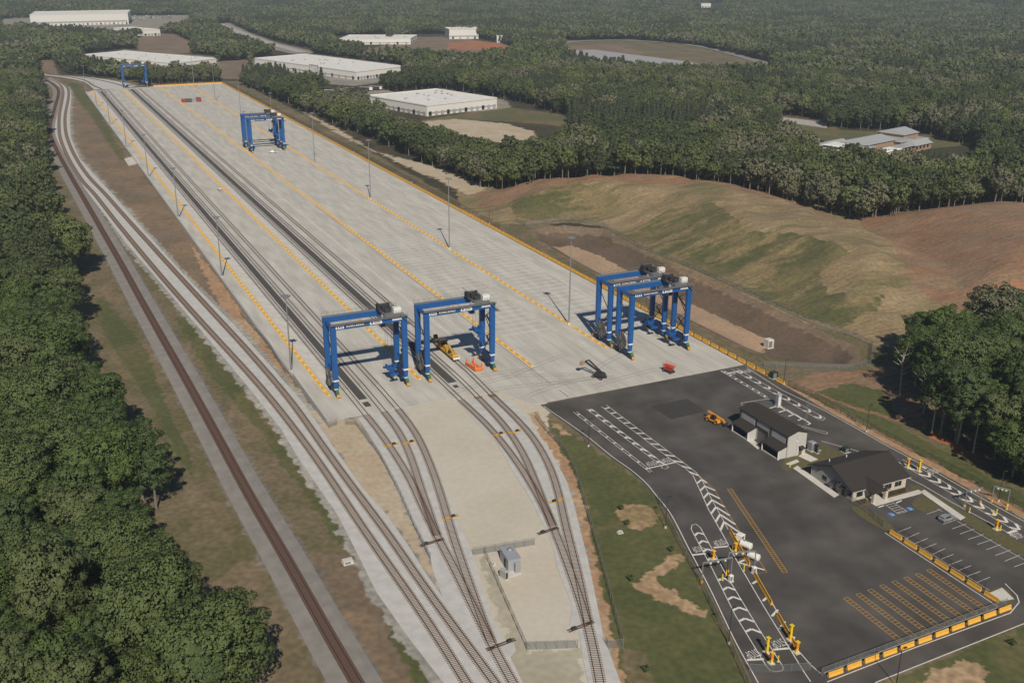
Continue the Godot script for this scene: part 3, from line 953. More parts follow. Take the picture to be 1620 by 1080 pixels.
func orange_handler(at: Vector3, turn: float) -> void:
	var t := thing("telehandler", "orange telescopic handler parked beside the metal workshop", "telehandler", at, turn)
	var b := MB.new()
	b.taper(Vector3(0, 0.7, 0), Vector2(2.0, 5.0), Vector2(1.6, 4.4), 0.8)
	obj("chassis", b, M.machine_orange, t)
	for k in [Vector2(-1.05, -1.6), Vector2(1.05, -1.6), Vector2(-1.05, 1.7), Vector2(1.05, 1.7)]: wheel_part(t, Vector3(k.x, 0.65, k.y), 0.65, 0.45, M.machine_yellow)
	b = MB.new()
	b.taper(Vector3(-0.6, 1.4, 0.4), Vector2(0.95, 1.6), Vector2(0.85, 1.2), 1.2)
	obj("cab", b, M.glass_dark, t)
	b = MB.new()
	b.bar(Vector3(0.4, 2.5, -2.8), Vector3(0.4, 1.7, 3.4), 0.55, 0.6); b.bar(Vector3(0.4, 1.7, 3.4), Vector3(0.4, 0.9, 4.2), 0.4, 0.4)
	obj("boom", b, M.machine_orange, t)
	b = MB.new()
	b.box(Vector3(0.4, 0.8, 4.4), Vector3(1.6, 1.0, 0.12))
	for k in [-0.3, 0.5]: b.box(Vector3(0.4 + k, 0.36, 5.0), Vector3(0.14, 0.08, 1.2))
	obj("fork", b, M.crane_dark, t)
func tamper(at: Vector3) -> void:
	var t := thing("track_machine", "yellow rail maintenance machine with dark cab roof under the second gantry crane", "track machine", at)
	var b := MB.new()
	b.box(Vector3(0, 1.25, 0), Vector3(2.3, 0.5, 17.0))
	obj("frame", b, M.machine_yellow, t)
	for z in [-7.0, -5.2, 5.2, 7.0]:
		for x in [-0.75, 0.75]: wheel_part(t, Vector3(x, 0.6, z), 0.46, 0.14, M.crane_dark)
	b = MB.new()
	b.taper(Vector3(0, 1.5, -4.6), Vector2(2.8, 3.2), Vector2(2.6, 2.9), 2.2)
	var cab := obj("cab", b, M.machine_yellow, t)
	b = MB.new()
	b.box(Vector3(0, 3.85, -4.6), Vector3(2.9, 0.25, 3.4))
	obj("roof", b, M.asphalt_new, cab)
	b = MB.new()
	b.box(Vector3(0, 2.9, -2.98), Vector3(2.2, 0.9, 0.1)); b.box(Vector3(-1.4, 2.9, -4.6), Vector3(0.1, 0.9, 2.4))
	obj("window", b, M.glass_dark, cab)
	b = MB.new()
	b.box(Vector3(0.2, 2.2, -0.9), Vector3(1.9, 1.5, 2.8)); b.tube(Vector3(-0.4, 2.4, -0.6), Vector3(-0.4, 3.5, -0.6), 0.35, 0.3, 10); b.box(Vector3(-0.7, 2.0, 1.5), Vector3(0.9, 1.4, 1.4))
	obj("engine_housing", b, M.machine_yellow, t)
	b = MB.new()
	for i in 4:
		b.bar(Vector3(-0.8 + 0.5 * i, 1.4, 2.3), Vector3(-0.6 + 0.4 * i, 2.8, 3.2), 0.3, 0.3)
	b.box(Vector3(0, 1.9, 3.2), Vector3(1.8, 0.9, 1.0))
	obj("tamping_unit", b, M.crane_dark, t)
	b = MB.new()
	b.bar(Vector3(0, 3.2, 1.2), Vector3(0, 2.0, 6.4), 0.5, 0.5); b.box(Vector3(0, 1.9, 6.2), Vector3(1.9, 1.0, 2.2)); b.box(Vector3(0.7, 2.4, 4.4), Vector3(0.6, 1.0, 1.2))
	obj("work_boom", b, M.machine_yellow, t)
	b = MB.new()
	b.box(Vector3(0, 1.3, 8.4), Vector3(2.4, 0.7, 0.25)); b.bar(Vector3(-1.1, 1.6, 8.4), Vector3(-1.1, 2.5, 8.4), 0.06, 0.06); b.bar(Vector3(1.1, 1.6, 8.4), Vector3(1.1, 2.5, 8.4), 0.06, 0.06); b.bar(Vector3(-1.1, 2.5, 8.4), Vector3(1.1, 2.5, 8.4), 0.06, 0.06)
	obj("end_rail", b, M.white_panel, t)
	b = MB.new()
	b.box(Vector3(0, 1.9, -9.8), Vector3(1.6, 0.8, 3.2)); b.tube(Vector3(-0.5, 2.8, -11.2), Vector3(0.6, 2.8, -11.2), 0.9, 0.9, 12)
	obj("material_trailer", b, M.mulch_dark, t)
func orange_frame(at: Vector3, turn: float) -> void:
	var t := thing("lifting_frame", "bright orange open lifting frame lying beside the rails", "lifting frame", at, turn)
	var b := MB.new()
	for x in [-1.3, 1.3]: b.box(Vector3(x, 0.5, 0), Vector3(0.35, 0.6, 6.2))
	for z in [-3.0, -1.0, 1.0, 3.0]: b.box(Vector3(0, 0.45, z), Vector3(2.3, 0.4, 0.4))
	obj("base_frame", b, M.frame_orange, t)
	for k in [Vector2(-1.3, -3.0), Vector2(1.3, -3.0), Vector2(-1.3, 3.0), Vector2(1.3, 3.0)]:
		b = MB.new()
		b.taper(Vector3(k.x, 0.8, k.y), Vector2(0.7, 0.9), Vector2(0.2, 0.25), 2.0)
		obj("upright", b, M.frame_orange, t)
	b = MB.new()
	b.box(Vector3(-1.45, 1.1, 0), Vector3(0.1, 0.9, 5.4)); b.box(Vector3(0, 1.0, 3.15), Vector3(2.5, 0.8, 0.1))
	obj("side_plate", b, M.frame_orange, t)
func car(at: Vector3, turn: float) -> void:
	var t := thing("parked_car", "grey compact sport utility car in the parking bay beside the kerb walk", "car", at, turn)
	var b := MB.new()
	var prof := [Vector2(-2.2, 0.35), Vector2(-2.25, 0.75), Vector2(-2.0, 0.98), Vector2(-0.95, 1.05), Vector2(-0.2, 1.58), Vector2(1.35, 1.6), Vector2(2.0, 1.1), Vector2(2.15, 0.8), Vector2(2.1, 0.35)]
	for i in prof.size():
		var p: Vector2 = prof[i]; var q: Vector2 = prof[(i + 1) % prof.size()]
		var wp := 0.9 if p.y < 1.2 else 0.68; var wq := 0.9 if q.y < 1.2 else 0.68
		b.quad(Vector3(-wp, p.y, p.x), Vector3(wp, p.y, p.x), Vector3(wq, q.y, q.x), Vector3(-wq, q.y, q.x))
	for s in [-1, 1]:
		for i in range(1, prof.size() - 1):
			var pts := []
			for k in [0, i, i + 1]:
				var p: Vector2 = prof[k]
				pts.append(Vector3(s * (0.9 if p.y < 1.2 else 0.68), p.y, p.x))
			if s > 0: b.tri(pts[0], pts[2], pts[1])
			else: b.tri(pts[0], pts[1], pts[2])
	obj("body", b, M.car_paint, t)
	b = MB.new()
	b.hexa([Vector3(-0.72, 1.08, -0.86), Vector3(0.72, 1.08, -0.86), Vector3(0.62, 1.56, -0.22), Vector3(-0.62, 1.56, -0.22), Vector3(-0.72, 1.12, -0.92), Vector3(0.72, 1.12, -0.92), Vector3(0.62, 1.60, -0.28), Vector3(-0.62, 1.60, -0.28)])
	obj("windscreen", b, M.glass_dark, t)
	for s in [-1, 1]:
		b = MB.new()
		b.quad(Vector3(s * 0.885, 1.1, -0.7), Vector3(s * 0.885, 1.1, 1.7), Vector3(s * 0.72, 1.52, 1.25), Vector3(s * 0.72, 1.52, -0.15))
		obj("side_window", b, M.glass_dark, t)
		for z in [-1.35, 1.35]: wheel_part(t, Vector3(s * 0.8, 0.34, z), 0.34, 0.24, M.galvanised)
		b = MB.new()
		b.box(Vector3(s * 0.62, 0.75, -2.22), Vector3(0.35, 0.16, 0.1))
		obj("headlight", b, M.white_panel, t)
	b = MB.new()
	b.quad(Vector3(-0.6, 1.52, 1.42), Vector3(0.6, 1.52, 1.42), Vector3(0.75, 1.14, 1.97), Vector3(-0.75, 1.14, 1.97))
	obj("rear_window", b, M.glass_dark, t)
func pickup(at: Vector3, turn: float, label: String, called := "pickup_truck", m: Material = null) -> void:
	var t := thing(called, label, "truck", at, turn)
	var pm: Material = m if m else M.white_panel
	var b := MB.new()
	b.box(Vector3(0, 0.75, 0), Vector3(1.95, 0.6, 5.6)); b.taper(Vector3(0, 1.05, -0.5), Vector2(1.85, 2.3), Vector2(1.5, 1.5), 0.8)
	obj("body", b, pm, t)
	b = MB.new()
	b.box(Vector3(0, 1.08, 1.8), Vector3(1.6, 0.06, 1.9))
	obj("bed", b, M.crane_dark, t)
	b = MB.new()
	b.box(Vector3(0, 1.45, -1.38), Vector3(1.5, 0.5, 0.1), Basis(Vector3.RIGHT, -0.5))
	obj("windscreen", b, M.glass_dark, t)
	for k in [Vector2(-0.9, -1.8), Vector2(0.9, -1.8), Vector2(-0.9, 1.8), Vector2(0.9, 1.8)]: wheel_part(t, Vector3(k.x, 0.4, k.y), 0.4, 0.26)

# ---------------------------------------------------------------- buildings
func workshop() -> void:
	var t := thing("metal_workshop", "pale metal workshop with low dark gable roof and two lean-to porches", "building")
	var x0 := 181.5; var x1 := 188.3; var z0 := -220.0; var z1 := -198.6
	var b := MB.new()
	# walls with real door opening left by three pieces on the west side
	var xm := (x0 + x1) / 2
	b.box(Vector3(x0 + 0.1, 3.35, (z0 - 211.6) / 2), Vector3(0.2, 6.7, -211.6 - z0)); b.box(Vector3(x0 + 0.1, 3.35, (z1 - 207.2) / 2), Vector3(0.2, 6.7, z1 + 207.2)); b.box(Vector3(x0 + 0.1, 5.45, -209.4), Vector3(0.2, 2.5, 4.4))
	b.box(Vector3(x1 - 0.1, 3.35, (z0 + z1) / 2), Vector3(0.2, 6.7, z1 - z0))
	obj("side_wall", b, M.metal_siding_grey, t)
	var gable: MeshInstance3D
	for z in [z0 + 0.1, z1 - 0.1]:
		b = MB.new()
		b.box(Vector3(xm, 3.35, z), Vector3(x1 - x0 - 0.42, 6.7, 0.2))
		b.quad(Vector3(x0, 6.7, z + 0.1), Vector3(x1, 6.7, z + 0.1), Vector3(xm + 0.01, 7.75, z + 0.1), Vector3(xm - 0.01, 7.75, z + 0.1)); b.quad(Vector3(x1, 6.7, z - 0.1), Vector3(x0, 6.7, z - 0.1), Vector3(xm - 0.01, 7.75, z - 0.1), Vector3(xm + 0.01, 7.75, z - 0.1))
		gable = obj("gable_wall", b, M.metal_siding, t)
	b = MB.new()
	for i in 15: b.box(Vector3(x0 + 0.25 + 0.45 * i, 3.4, z1 + 0.02), Vector3(0.07, 6.7, 0.05))
	obj("siding_ribs", b, M.metal_siding, gable).set_meta("kind", "stuff")
	for s in [-1, 1]:
		b = MB.new()
		var e := x0 - 0.35 if s < 0 else x1 + 0.35
		var lo := 6.62
		b.hexa([Vector3(minf(e, xm), lo if s < 0 else 7.78, z1 + 0.35), Vector3(maxf(e, xm), 7.78 if s < 0 else lo, z1 + 0.35), Vector3(maxf(e, xm), 7.78 if s < 0 else lo, z0 - 0.35), Vector3(minf(e, xm), lo if s < 0 else 7.78, z0 - 0.35), Vector3(minf(e, xm), lo + 0.16 if s < 0 else 7.94, z1 + 0.35), Vector3(maxf(e, xm), 7.94 if s < 0 else lo + 0.16, z1 + 0.35), Vector3(maxf(e, xm), 7.94 if s < 0 else lo + 0.16, z0 - 0.35), Vector3(minf(e, xm), lo + 0.16 if s < 0 else 7.94, z0 - 0.35)])
		var roof := obj("roof", b, M.roof_brown, t)
		b = MB.new()
		for i in 35:
			var z := z0 + 0.62 * i
			b.bar(Vector3(e, lo + 0.18, z), Vector3(xm, 7.96, z), 0.05, 0.06)
		obj("roof_seams", b, M.roof_brown, roof).set_meta("kind", "stuff")
	for z in [-219.6, -212.2, -205.8, -198.9]:
		b = MB.new()
		b.box(Vector3(x0 - 0.06, 3.35, z), Vector3(0.16, 6.7, 0.35))
		obj("pilaster", b, M.trim_dark, t)
	for z in [-215.9, -202.3]:
		b = MB.new()
		b.box(Vector3(x0 - 0.03, 5.2, z), Vector3(0.1, 2.2, 5.6))
		var w := obj("window_band", b, M.wall_grey, t)
		for i in 7:
			b = MB.new()
			b.box(Vector3(x0 - 0.09, 5.2, z - 2.6 + 0.87 * i), Vector3(0.05, 2.2, 0.07))
			obj("mullion", b, M.metal_siding, w)
	b = MB.new()
	b.box(Vector3(x0 + 0.12, 2.1, -209.4), Vector3(0.1, 4.2, 4.3))
	var door := obj("roller_door", b, M.door_grey, t)
	for i in 8:
		b = MB.new()
		b.box(Vector3(x0 + 0.05, 0.3 + 0.5 * i, -209.4), Vector3(0.05, 0.06, 4.3))
		obj("slat", b, M.trim_dark, door)
	b = MB.new()
	b.box(Vector3(x0 - 0.1, 4.35, -209.4), Vector3(0.25, 0.3, 5.0)); b.box(Vector3(x0 - 0.1, 2.1, -206.95), Vector3(0.2, 4.2, 0.35))
	obj("door_frame", b, M.trim_dark, t)
	for pz in [Vector2(-219.3, -212.1), Vector2(-205.6, -198.6)]:
		b = MB.new()
		var xo := 178.25
		b.hexa([Vector3(xo, 2.75, pz.y + 0.25), Vector3(x0, 3.75, pz.y + 0.25), Vector3(x0, 3.75, pz.x - 0.25), Vector3(xo, 2.75, pz.x - 0.25), Vector3(xo, 2.9, pz.y + 0.25), Vector3(x0, 3.9, pz.y + 0.25), Vector3(x0, 3.9, pz.x - 0.25), Vector3(xo, 2.9, pz.x - 0.25)])
		var roof := obj("porch_roof", b, M.roof_brown, t)
		for z in [pz.x, pz.y]:
			b = MB.new()
			b.box(Vector3(178.6, 1.4, z), Vector3(0.28, 2.75, 0.28))
			obj("post", b, M.white_panel, roof)
		b = MB.new()
		b.box(Vector3(178.6, 0.25, (pz.x + pz.y) / 2), Vector3(0.2, 0.3, pz.y - pz.x - 0.3))
		obj("kerb", b, M.concrete_light, roof)
	for z in [-212.0, -198.7]:
		b = MB.new()
		b.hexa([Vector3(178.8, 0.1, z), Vector3(x0 - 0.05, 0.1, z), Vector3(x0 - 0.05, 0.1, z - 0.12), Vector3(178.8, 0.1, z - 0.12), Vector3(178.8, 2.75, z), Vector3(x0 - 0.05, 3.6, z), Vector3(x0 - 0.05, 3.6, z - 0.12), Vector3(178.8, 2.75, z - 0.12)])
		obj("porch_end_wall", b, M.metal_siding, t)
	b = MB.new()
	b.box(Vector3(186.4, 1.1, z1 + 0.05), Vector3(1.0, 2.2, 0.12))
	obj("door", b, M.mulch_dark, t)
	b = MB.new()
	b.hexa([Vector3(185.6, 2.4, z1 + 1.3), Vector3(187.2, 2.4, z1 + 1.3), Vector3(187.2, 2.8, z1), Vector3(185.6, 2.8, z1), Vector3(185.6, 2.5, z1 + 1.3), Vector3(187.2, 2.5, z1 + 1.3), Vector3(187.2, 2.9, z1), Vector3(185.6, 2.9, z1)])
	obj("canopy", b, M.trim_dark, t)
	b = MB.new()
	b.tube(Vector3(185.0, 0, z1 + 0.2), Vector3(185.0, 7.0, z1 + 0.2), 0.08, 0.08, 8); b.box(Vector3(184.7, 4.6, z1 + 0.15), Vector3(0.4, 0.3, 0.3))
	obj("downpipe", b, M.white_panel, t)
	# mast beside the workshop
	var a := thing("antenna_mast", "thin lattice radio mast behind the metal workshop", "mast", Vector3(189.2, 0, -200.6))
	b = MB.new()
	for k in [Vector2(-0.22, -0.2), Vector2(0.22, -0.2), Vector2(0, 0.25)]: b.tube(Vector3(k.x, 0, k.y), Vector3(k.x, 17.5, k.y), 0.035, 0.03, 5)
	obj("leg", b, M.galvanised, a)
	b = MB.new()
	for i in 28:
		var y := 0.6 * i + 0.3
		b.bar(Vector3(-0.22, y, -0.2), Vector3(0.22, y + 0.6, -0.2), 0.03, 0.03); b.bar(Vector3(0.22, y, -0.2), Vector3(0, y + 0.6, 0.25), 0.03, 0.03)
	obj("lattice", b, M.galvanised, a)
func office() -> void:
	var t := thing("office_building", "single storey brick office with large dark shingle roof and entrance porch", "building")
	var x0 := 180.9; var x1 := 199.2; var z0 := -187.7; var z1 := -171.9
	var zr := -179.8
	var b := MB.new()
	b.box(Vector3((x0 + x1) / 2, 1.5, z1 - 0.15), Vector3(x1 - x0, 3.0, 0.3)); b.box(Vector3((x0 + x1) / 2, 1.5, z0 + 0.15), Vector3(x1 - x0, 3.0, 0.3))
	obj("brick_wall", b, M.brick_cream, t)
	for x in [x0 + 0.15, x1 - 0.15]:
		b = MB.new()
		b.box(Vector3(x, 1.5, zr), Vector3(0.3, 3.0, z1 - z0 - 0.62))
		b.hexa([Vector3(x - 0.15, 3.0, z1), Vector3(x + 0.15, 3.0, z1), Vector3(x + 0.15, 3.0, z0), Vector3(x - 0.15, 3.0, z0), Vector3(x - 0.15, 6.4, zr + 0.02), Vector3(x + 0.15, 6.4, zr + 0.02), Vector3(x + 0.15, 6.4, zr - 0.02), Vector3(x - 0.15, 6.4, zr - 0.02)])
		obj("gable_wall", b, M.gable_grey, t)
	for s in [-1, 1]:
		b = MB.new()
		var ze: float = zr + s * 8.6
		var za := maxf(zr, ze); var zb := minf(zr, ze)
		var ya := 3.05 if s > 0 else 6.75; var yb := 6.75 if s > 0 else 3.05
		b.hexa([Vector3(179.9, ya, za), Vector3(200.1, ya, za), Vector3(200.1, yb, zb), Vector3(179.9, yb, zb), Vector3(179.9, ya + 0.2, za), Vector3(200.1, ya + 0.2, za), Vector3(200.1, yb + 0.2, zb), Vector3(179.9, yb + 0.2, zb)])
		var roof := obj("roof", b, M.shingle, t)
		if s < 0:
			for x in [184.5, 190.5]:
				b = MB.new()
				b.tube(Vector3(x, 4.0, -185.2), Vector3(x, 5.3, -185.2), 0.14, 0.14, 8)
				obj("vent_pipe", b, M.white_panel, roof)
		else:
			b = MB.new()
			b.box(Vector3(190.0, 3.05, ze - 0.02), Vector3(20.2, 0.12, 0.12))
			obj("gutter", b, M.white_panel, roof)
	b = MB.new()
	b.box(Vector3(190.0, 6.98, zr), Vector3(20.3, 0.1, 0.4))
	obj("ridge_cap", b, M.trim_dark, t)
	# entrance porch with its own little gable
	b = MB.new()
	for s in [-1, 1]:
		var xa := 187.3; var xe: float = xa + 2.9 * s
		var lo := minf(xa, xe); var hi := maxf(xa, xe)
		var yl := 2.9 if s < 0 else 4.6; var yh := 4.6 if s < 0 else 2.9
		b.hexa([Vector3(lo, yl, -168.4), Vector3(hi, yh, -168.4), Vector3(hi, yh, -175.0), Vector3(lo, yl, -175.0), Vector3(lo, yl + 0.18, -168.4), Vector3(hi, yh + 0.18, -168.4), Vector3(hi, yh + 0.18, -175.0), Vector3(lo, yl + 0.18, -175.0)])
	obj("porch_roof", b, M.shingle, t)
	b = MB.new()
	b.hexa([Vector3(184.9, 2.85, -168.6), Vector3(189.7, 2.85, -168.6), Vector3(189.7, 2.85, -168.8), Vector3(184.9, 2.85, -168.8), Vector3(187.28, 4.45, -168.6), Vector3(187.32, 4.45, -168.6), Vector3(187.32, 4.45, -168.8), Vector3(187.28, 4.45, -168.8)])
	obj("porch_gable", b, M.trim_dark, t)
	for x in [185.3, 189.3]:
		b = MB.new()
		b.box(Vector3(x, 1.5, -169.1), Vector3(0.85, 2.8, 0.85))
		obj("column", b, M.brick_cream, t)
	for x in [182.6, 183.6, 192.3, 193.5, 195.8, 197.0]:
		b = MB.new()
		b.box(Vector3(x, 1.7, z1 + 0.03), Vector3(1.06, 1.4, 0.1))
		var w := obj("window", b, M.glass_dark, t)
		b = MB.new()
		b.box(Vector3(x, 0.95, z1 + 0.08), Vector3(1.1, 0.1, 0.2))
		obj("sill", b, M.concrete_light, w)
	b = MB.new()
	b.box(Vector3(187.3, 1.1, z1 + 0.03), Vector3(1.8, 2.2, 0.1))
	obj("entrance_door", b, M.glass_dark, t)
	for k in [-175.4, -178.6]:
		b = MB.new()
		b.box(Vector3(x0 - 0.03, 1.05, k), Vector3(0.1, 2.1, 1.0))
		var d := obj("side_door", b, M.trim_dark, t)
		b = MB.new()
		b.box(Vector3(x0 - 0.6, 2.5, k), Vector3(1.2, 0.12, 1.8))
		obj("awning", b, M.trim_dark, d)
	for k in [-173.2, -182.5]:
		b = MB.new()
		b.box(Vector3(x0 - 0.03, 1.7, k), Vector3(0.1, 1.2, 1.6))
		obj("window", b, M.glass_dark, t)
	for k in [-176.9, -184.6]:
		b = MB.new()
		b.box(Vector3(x0 - 0.2, 3.2, k), Vector3(0.4, 0.25, 0.3))
		obj("wall_lamp", b, M.trim_dark, t)
	# planting beds with small shrubs
	for bed in [[190.0, 198.6, -171.4, -169.2], [181.2, 184.4, -171.4, -168.8]]:
		b = MB.new()
		b.slab(PackedVector2Array([Vector2(bed[0], bed[2]), Vector2(bed[1], bed[2]), Vector2(bed[1], bed[3]), Vector2(bed[0], bed[3])]), 0.0, 0.14)
		struct("planting_bed", b, M.mulch_dark)
	var leaf := ArrayMesh.new()
	surf(leaf, crown(900, 0.42, 0.7, 5, 70, 0.12), M.leaf_4)
	rng.seed = 12
	for i in 24:
		var right := i < 17
		var p := Vector3(190.6 + (i % 9) * 0.92, 0.4, -170.8 + 0.95 * (i / 9)) if right else Vector3(181.7 + ((i - 17) % 4) * 0.75, 0.4, -170.7 + 0.9 * ((i - 17) / 4))
		var o := place("small_shrub", leaf, self, p, rng.randf() * TAU)
		tag(o, "small round shrub in the mulch bed right of the office porch" if right else "small round shrub in the mulch bed left of the office porch", "shrub", "shrubs right of the porch" if right else "shrubs left of the porch")
func warehouse(label: String, c: PackedVector2Array, tall: float, doors_on: int, n_doors: int, band: Material) -> Node3D:
	# c: four ground corners, counter-clockwise seen from above
	var mid_ := (c[0] + c[2]) / 2
	var t := thing("warehouse", label, "warehouse", v3(c[0], height(mid_.x, mid_.y)), 0.0, "white warehouses")
	var o := c[0]
	var b := MB.new()
	var p := []
	for y in [-1.0, tall]:
		for q in c: p.append(Vector3(q.x - o.x, y, q.y - o.y))
	b.hexa(p)
	obj("wall", b, M.wall_white, t)
	b = MB.new()
	for i in 4:
		var A := v3(c[i] - o, tall + 0.4); var B := v3(c[(i + 1) % 4] - o, tall + 0.4)
		b.bar(A, B, 0.8, 0.9)
	obj("parapet", b, M.wall_white, t)
	b = MB.new()
	var cc := (c[0] + c[1] + c[2] + c[3]) / 4.0
	var pl := PackedVector2Array()
	for q in c: pl.append((q.lerp(cc, 0.012)) - o)
	b.slab(pl, tall, tall + 0.25)
	var roof := obj("roof", b, M.white_roof, t)
	rng.seed = int(tall * 100) + n_doors
	for i in 12:
		var f := c[0].lerp(c[1], rng.randf_range(0.08, 0.92)).lerp(c[3].lerp(c[2], rng.randf_range(0.08, 0.92)), rng.randf_range(0.1, 0.9)) - o
		b = MB.new()
		b.box(v3(f, tall + 0.8), Vector3(rng.randf_range(1.5, 3.0), 1.2, rng.randf_range(1.5, 3.5)))
		obj("roof_unit", b, M.wall_grey, roof)
	for side in [doors_on, (doors_on + 1) % 4]:
		var A := c[side]; var B := c[(side + 1) % 4]
		var d := (B - A).normalized()
		var out := Vector2(-d.y, d.x)
		if out.dot(A - cc) < 0: out = -out
		var turn := atan2(out.x, out.y)
		b = MB.new()
		b.box(v3((A + B) / 2 - o + out * 0.05, tall * 0.30), Vector3(A.distance_to(B) * 0.97, tall * 0.14, 0.25), Basis(Vector3.UP, turn))
		obj("colour_band", b, band, t)
		for i in n_doors:
			var q := A.lerp(B, (i + 0.5) / n_doors) - o + out * 0.12
			b = MB.new()
			b.box(v3(q, 2.2), Vector3(minf(3.2, A.distance_to(B) / n_doors * 0.55), 3.6, 0.3), Basis(Vector3.UP, turn))
			obj("dock_door", b, M.wall_grey if i % 3 else M.glass_dark, t)
	return t
# ---------------------------------------------------------------- paint
func paint(pts: PackedVector2Array, w: float, b: MB, y := 0.10) -> void:
	b.ribbon(pts, -w / 2, w / 2, y)
func rounded(p: PackedVector2Array) -> PackedVector2Array:
	for k in 2:
		var q := PackedVector2Array()
		for i in p.size():
			var a := p[i]; var c := p[(i + 1) % p.size()]
			q.append(a.lerp(c, 0.25)); q.append(a.lerp(c, 0.75))
		p = q
	return p
func along(pts: PackedVector2Array, f: float) -> Vector2:
	var total := 0.0
	for i in pts.size() - 1: total += pts[i].distance_to(pts[i + 1])
	var want := f * total
	for i in pts.size() - 1:
		var d := pts[i].distance_to(pts[i + 1])
		if want <= d: return pts[i].lerp(pts[i + 1], want / d)
		want -= d
	return pts[pts.size() - 1]
func arms(p: Vector2, mid: Vector2, q: Vector2, w: float, b: MB, y: float) -> void:
	paint(PackedVector2Array([p, mid]), w, b, y); paint(PackedVector2Array([mid, q]), w, b, y + 0.004)
func chevrons(l: PackedVector2Array, r: PackedVector2Array, n: int, w: float, tip: float, b: MB, y := 0.104) -> void:
	for i in n:
		var f := (i + 0.5) / n
		var p := along(l, f); var q := along(r, f)
		var d := (along(l, minf(f + 0.01, 1)) - along(l, maxf(f - 0.01, 0))).normalized()
		if absf(tip) < 0.01: paint(PackedVector2Array([p, q]), w, b, y)
		else: arms(p, (p + q) / 2 + d * tip, q, w, b, y)
func ladder(p: Vector2, q: Vector2, w: float, n: int, b: MB) -> void:
	var d := (q - p).normalized()
	var s := Vector2(-d.y, d.x) * w / 2
	paint(PackedVector2Array([p - s, q - s]), 0.14, b); paint(PackedVector2Array([p + s, q + s]), 0.14, b)
	for i in n + 1:
		var c := p.lerp(q, float(i) / n)
		paint(PackedVector2Array([c - s, c + s]), 0.14, b, 0.104)
func road_text(what: String, at: Vector2, turn: float, size: float, stretch: float) -> void:
	var tm := TextMesh.new()
	var f := SystemFont.new()
	f.font_names = PackedStringArray(["Droid Sans"])
	tm.font = f; tm.text = what; tm.font_size = 64; tm.pixel_size = size / 48.0; tm.depth = 0.01; tm.material = M.paint_white
	var o := place("painted_lettering", tm, self, v3(at, 0.106))
	o.basis = Basis(Vector3.UP, turn) * Basis(Vector3.RIGHT, -PI / 2) * Basis.from_scale(Vector3(1, stretch, 1))
	o.set_meta("kind", "structure")
	o.set_meta("label", "word " + what + " painted white on the asphalt lane")
func box_thing(called: String, label: String, category: String, at: Vector3, s: Vector3, m: Material, turn := 0.0, lid: Material = null) -> void:
	# a cabinet: plinth, housing with chamfered top, door
	var t := thing(called, label, category, at, turn)
	var b := MB.new()
	b.box(Vector3(0, 0.1, 0), Vector3(s.x + 0.3, 0.2, s.z + 0.3))
	obj("plinth", b, M.concrete_light, t)
	b = MB.new()
	b.box(Vector3(0, 0.2 + s.y * 0.47, 0), Vector3(s.x, s.y * 0.94, s.z)); b.taper(Vector3(0, 0.2 + s.y * 0.94, 0), Vector2(s.x + 0.1, s.z + 0.1), Vector2(s.x * 0.8, s.z * 0.8), s.y * 0.08)
	obj("housing", b, m, t)
	b = MB.new()
	b.box(Vector3(-s.x * 0.1, 0.2 + s.y * 0.45, s.z / 2 + 0.02), Vector3(s.x * 0.6, s.y * 0.75, 0.05))
	obj("door", b, lid if lid else M.crane_grey, t)
func bollard(at: Vector2, m: Material, tall: float, r: float, label: String, group := "") -> void:
	var t := thing("bollard", label, "bollard", v3(at, 0.08), 0.0, group)
	var b := MB.new()
	b.tube(Vector3.ZERO, Vector3(0, tall, 0), r, r, 10)
	b.tube(Vector3(0, tall, 0), Vector3(0, tall + r * 0.4, 0), r, r * 0.5, 10)
	obj("post", b, m, t)
	b = MB.new()
	b.tube(Vector3(0, 0, 0), Vector3(0, 0.1, 0), r * 1.8, r * 1.8, 10)
	obj("base", b, M.concrete_light, t)
func portal(at: Vector2, q: Vector2, tall: float, label: String) -> void:
	var t := thing("camera_portal", label, "portal", Vector3.ZERO, 0.0, "camera portals over the gate lanes")
	for p in [at, q]:
		var b := MB.new()
		b.tube(v3(p, 0.05), v3(p, tall), 0.12, 0.12, 8)
		var o := obj("upright", b, M.galvanised, t)
		b = MB.new()
		b.box(v3(p, 0.35), Vector3(0.5, 0.6, 0.5))
		obj("base", b, M.barrier_yellow, o)
	var b := MB.new()
	b.bar(v3(at, tall), v3(q, tall), 0.28, 0.28)
	obj("beam", b, M.galvanised, t)
	for i in 3:
		b = MB.new()
		b.box(v3(at.lerp(q, 0.25 + 0.25 * i), tall - 0.35), Vector3(0.35, 0.4, 0.5))
		obj("camera_box", b, M.white_panel, t)
func kiosk(at: Vector2, m: Material, label: String, tall := 3.2) -> void:
	var t := thing("gate_kiosk", label, "kiosk", v3(at, 0.08), 0.0, "driver kiosks at the gate lanes")
	var b := MB.new()
	b.box(Vector3(0, 0.12, 0), Vector3(1.1, 0.25, 1.3))
	obj("plinth", b, M.concrete_light, t)
	b = MB.new()
	b.taper(Vector3(0, 0.25, 0), Vector2(0.55, 0.5), Vector2(0.5, 0.45), tall)
	b.box(Vector3(0, tall + 0.3, 0.1), Vector3(0.8, 0.12, 0.8))
	obj("pedestal", b, M.bollard_yellow, t)
	if m == M.bollard_orange:
		b = MB.new()
		b.box(Vector3(0, tall * 0.78, 0), Vector3(0.62, tall * 0.5, 0.56))
		obj("head", b, M.bollard_orange, t)
	b = MB.new()
	b.box(Vector3(-0.3, tall * 0.55, 0.0), Vector3(0.06, 0.6, 0.34))
	obj("screen", b, M.glass_dark, t)
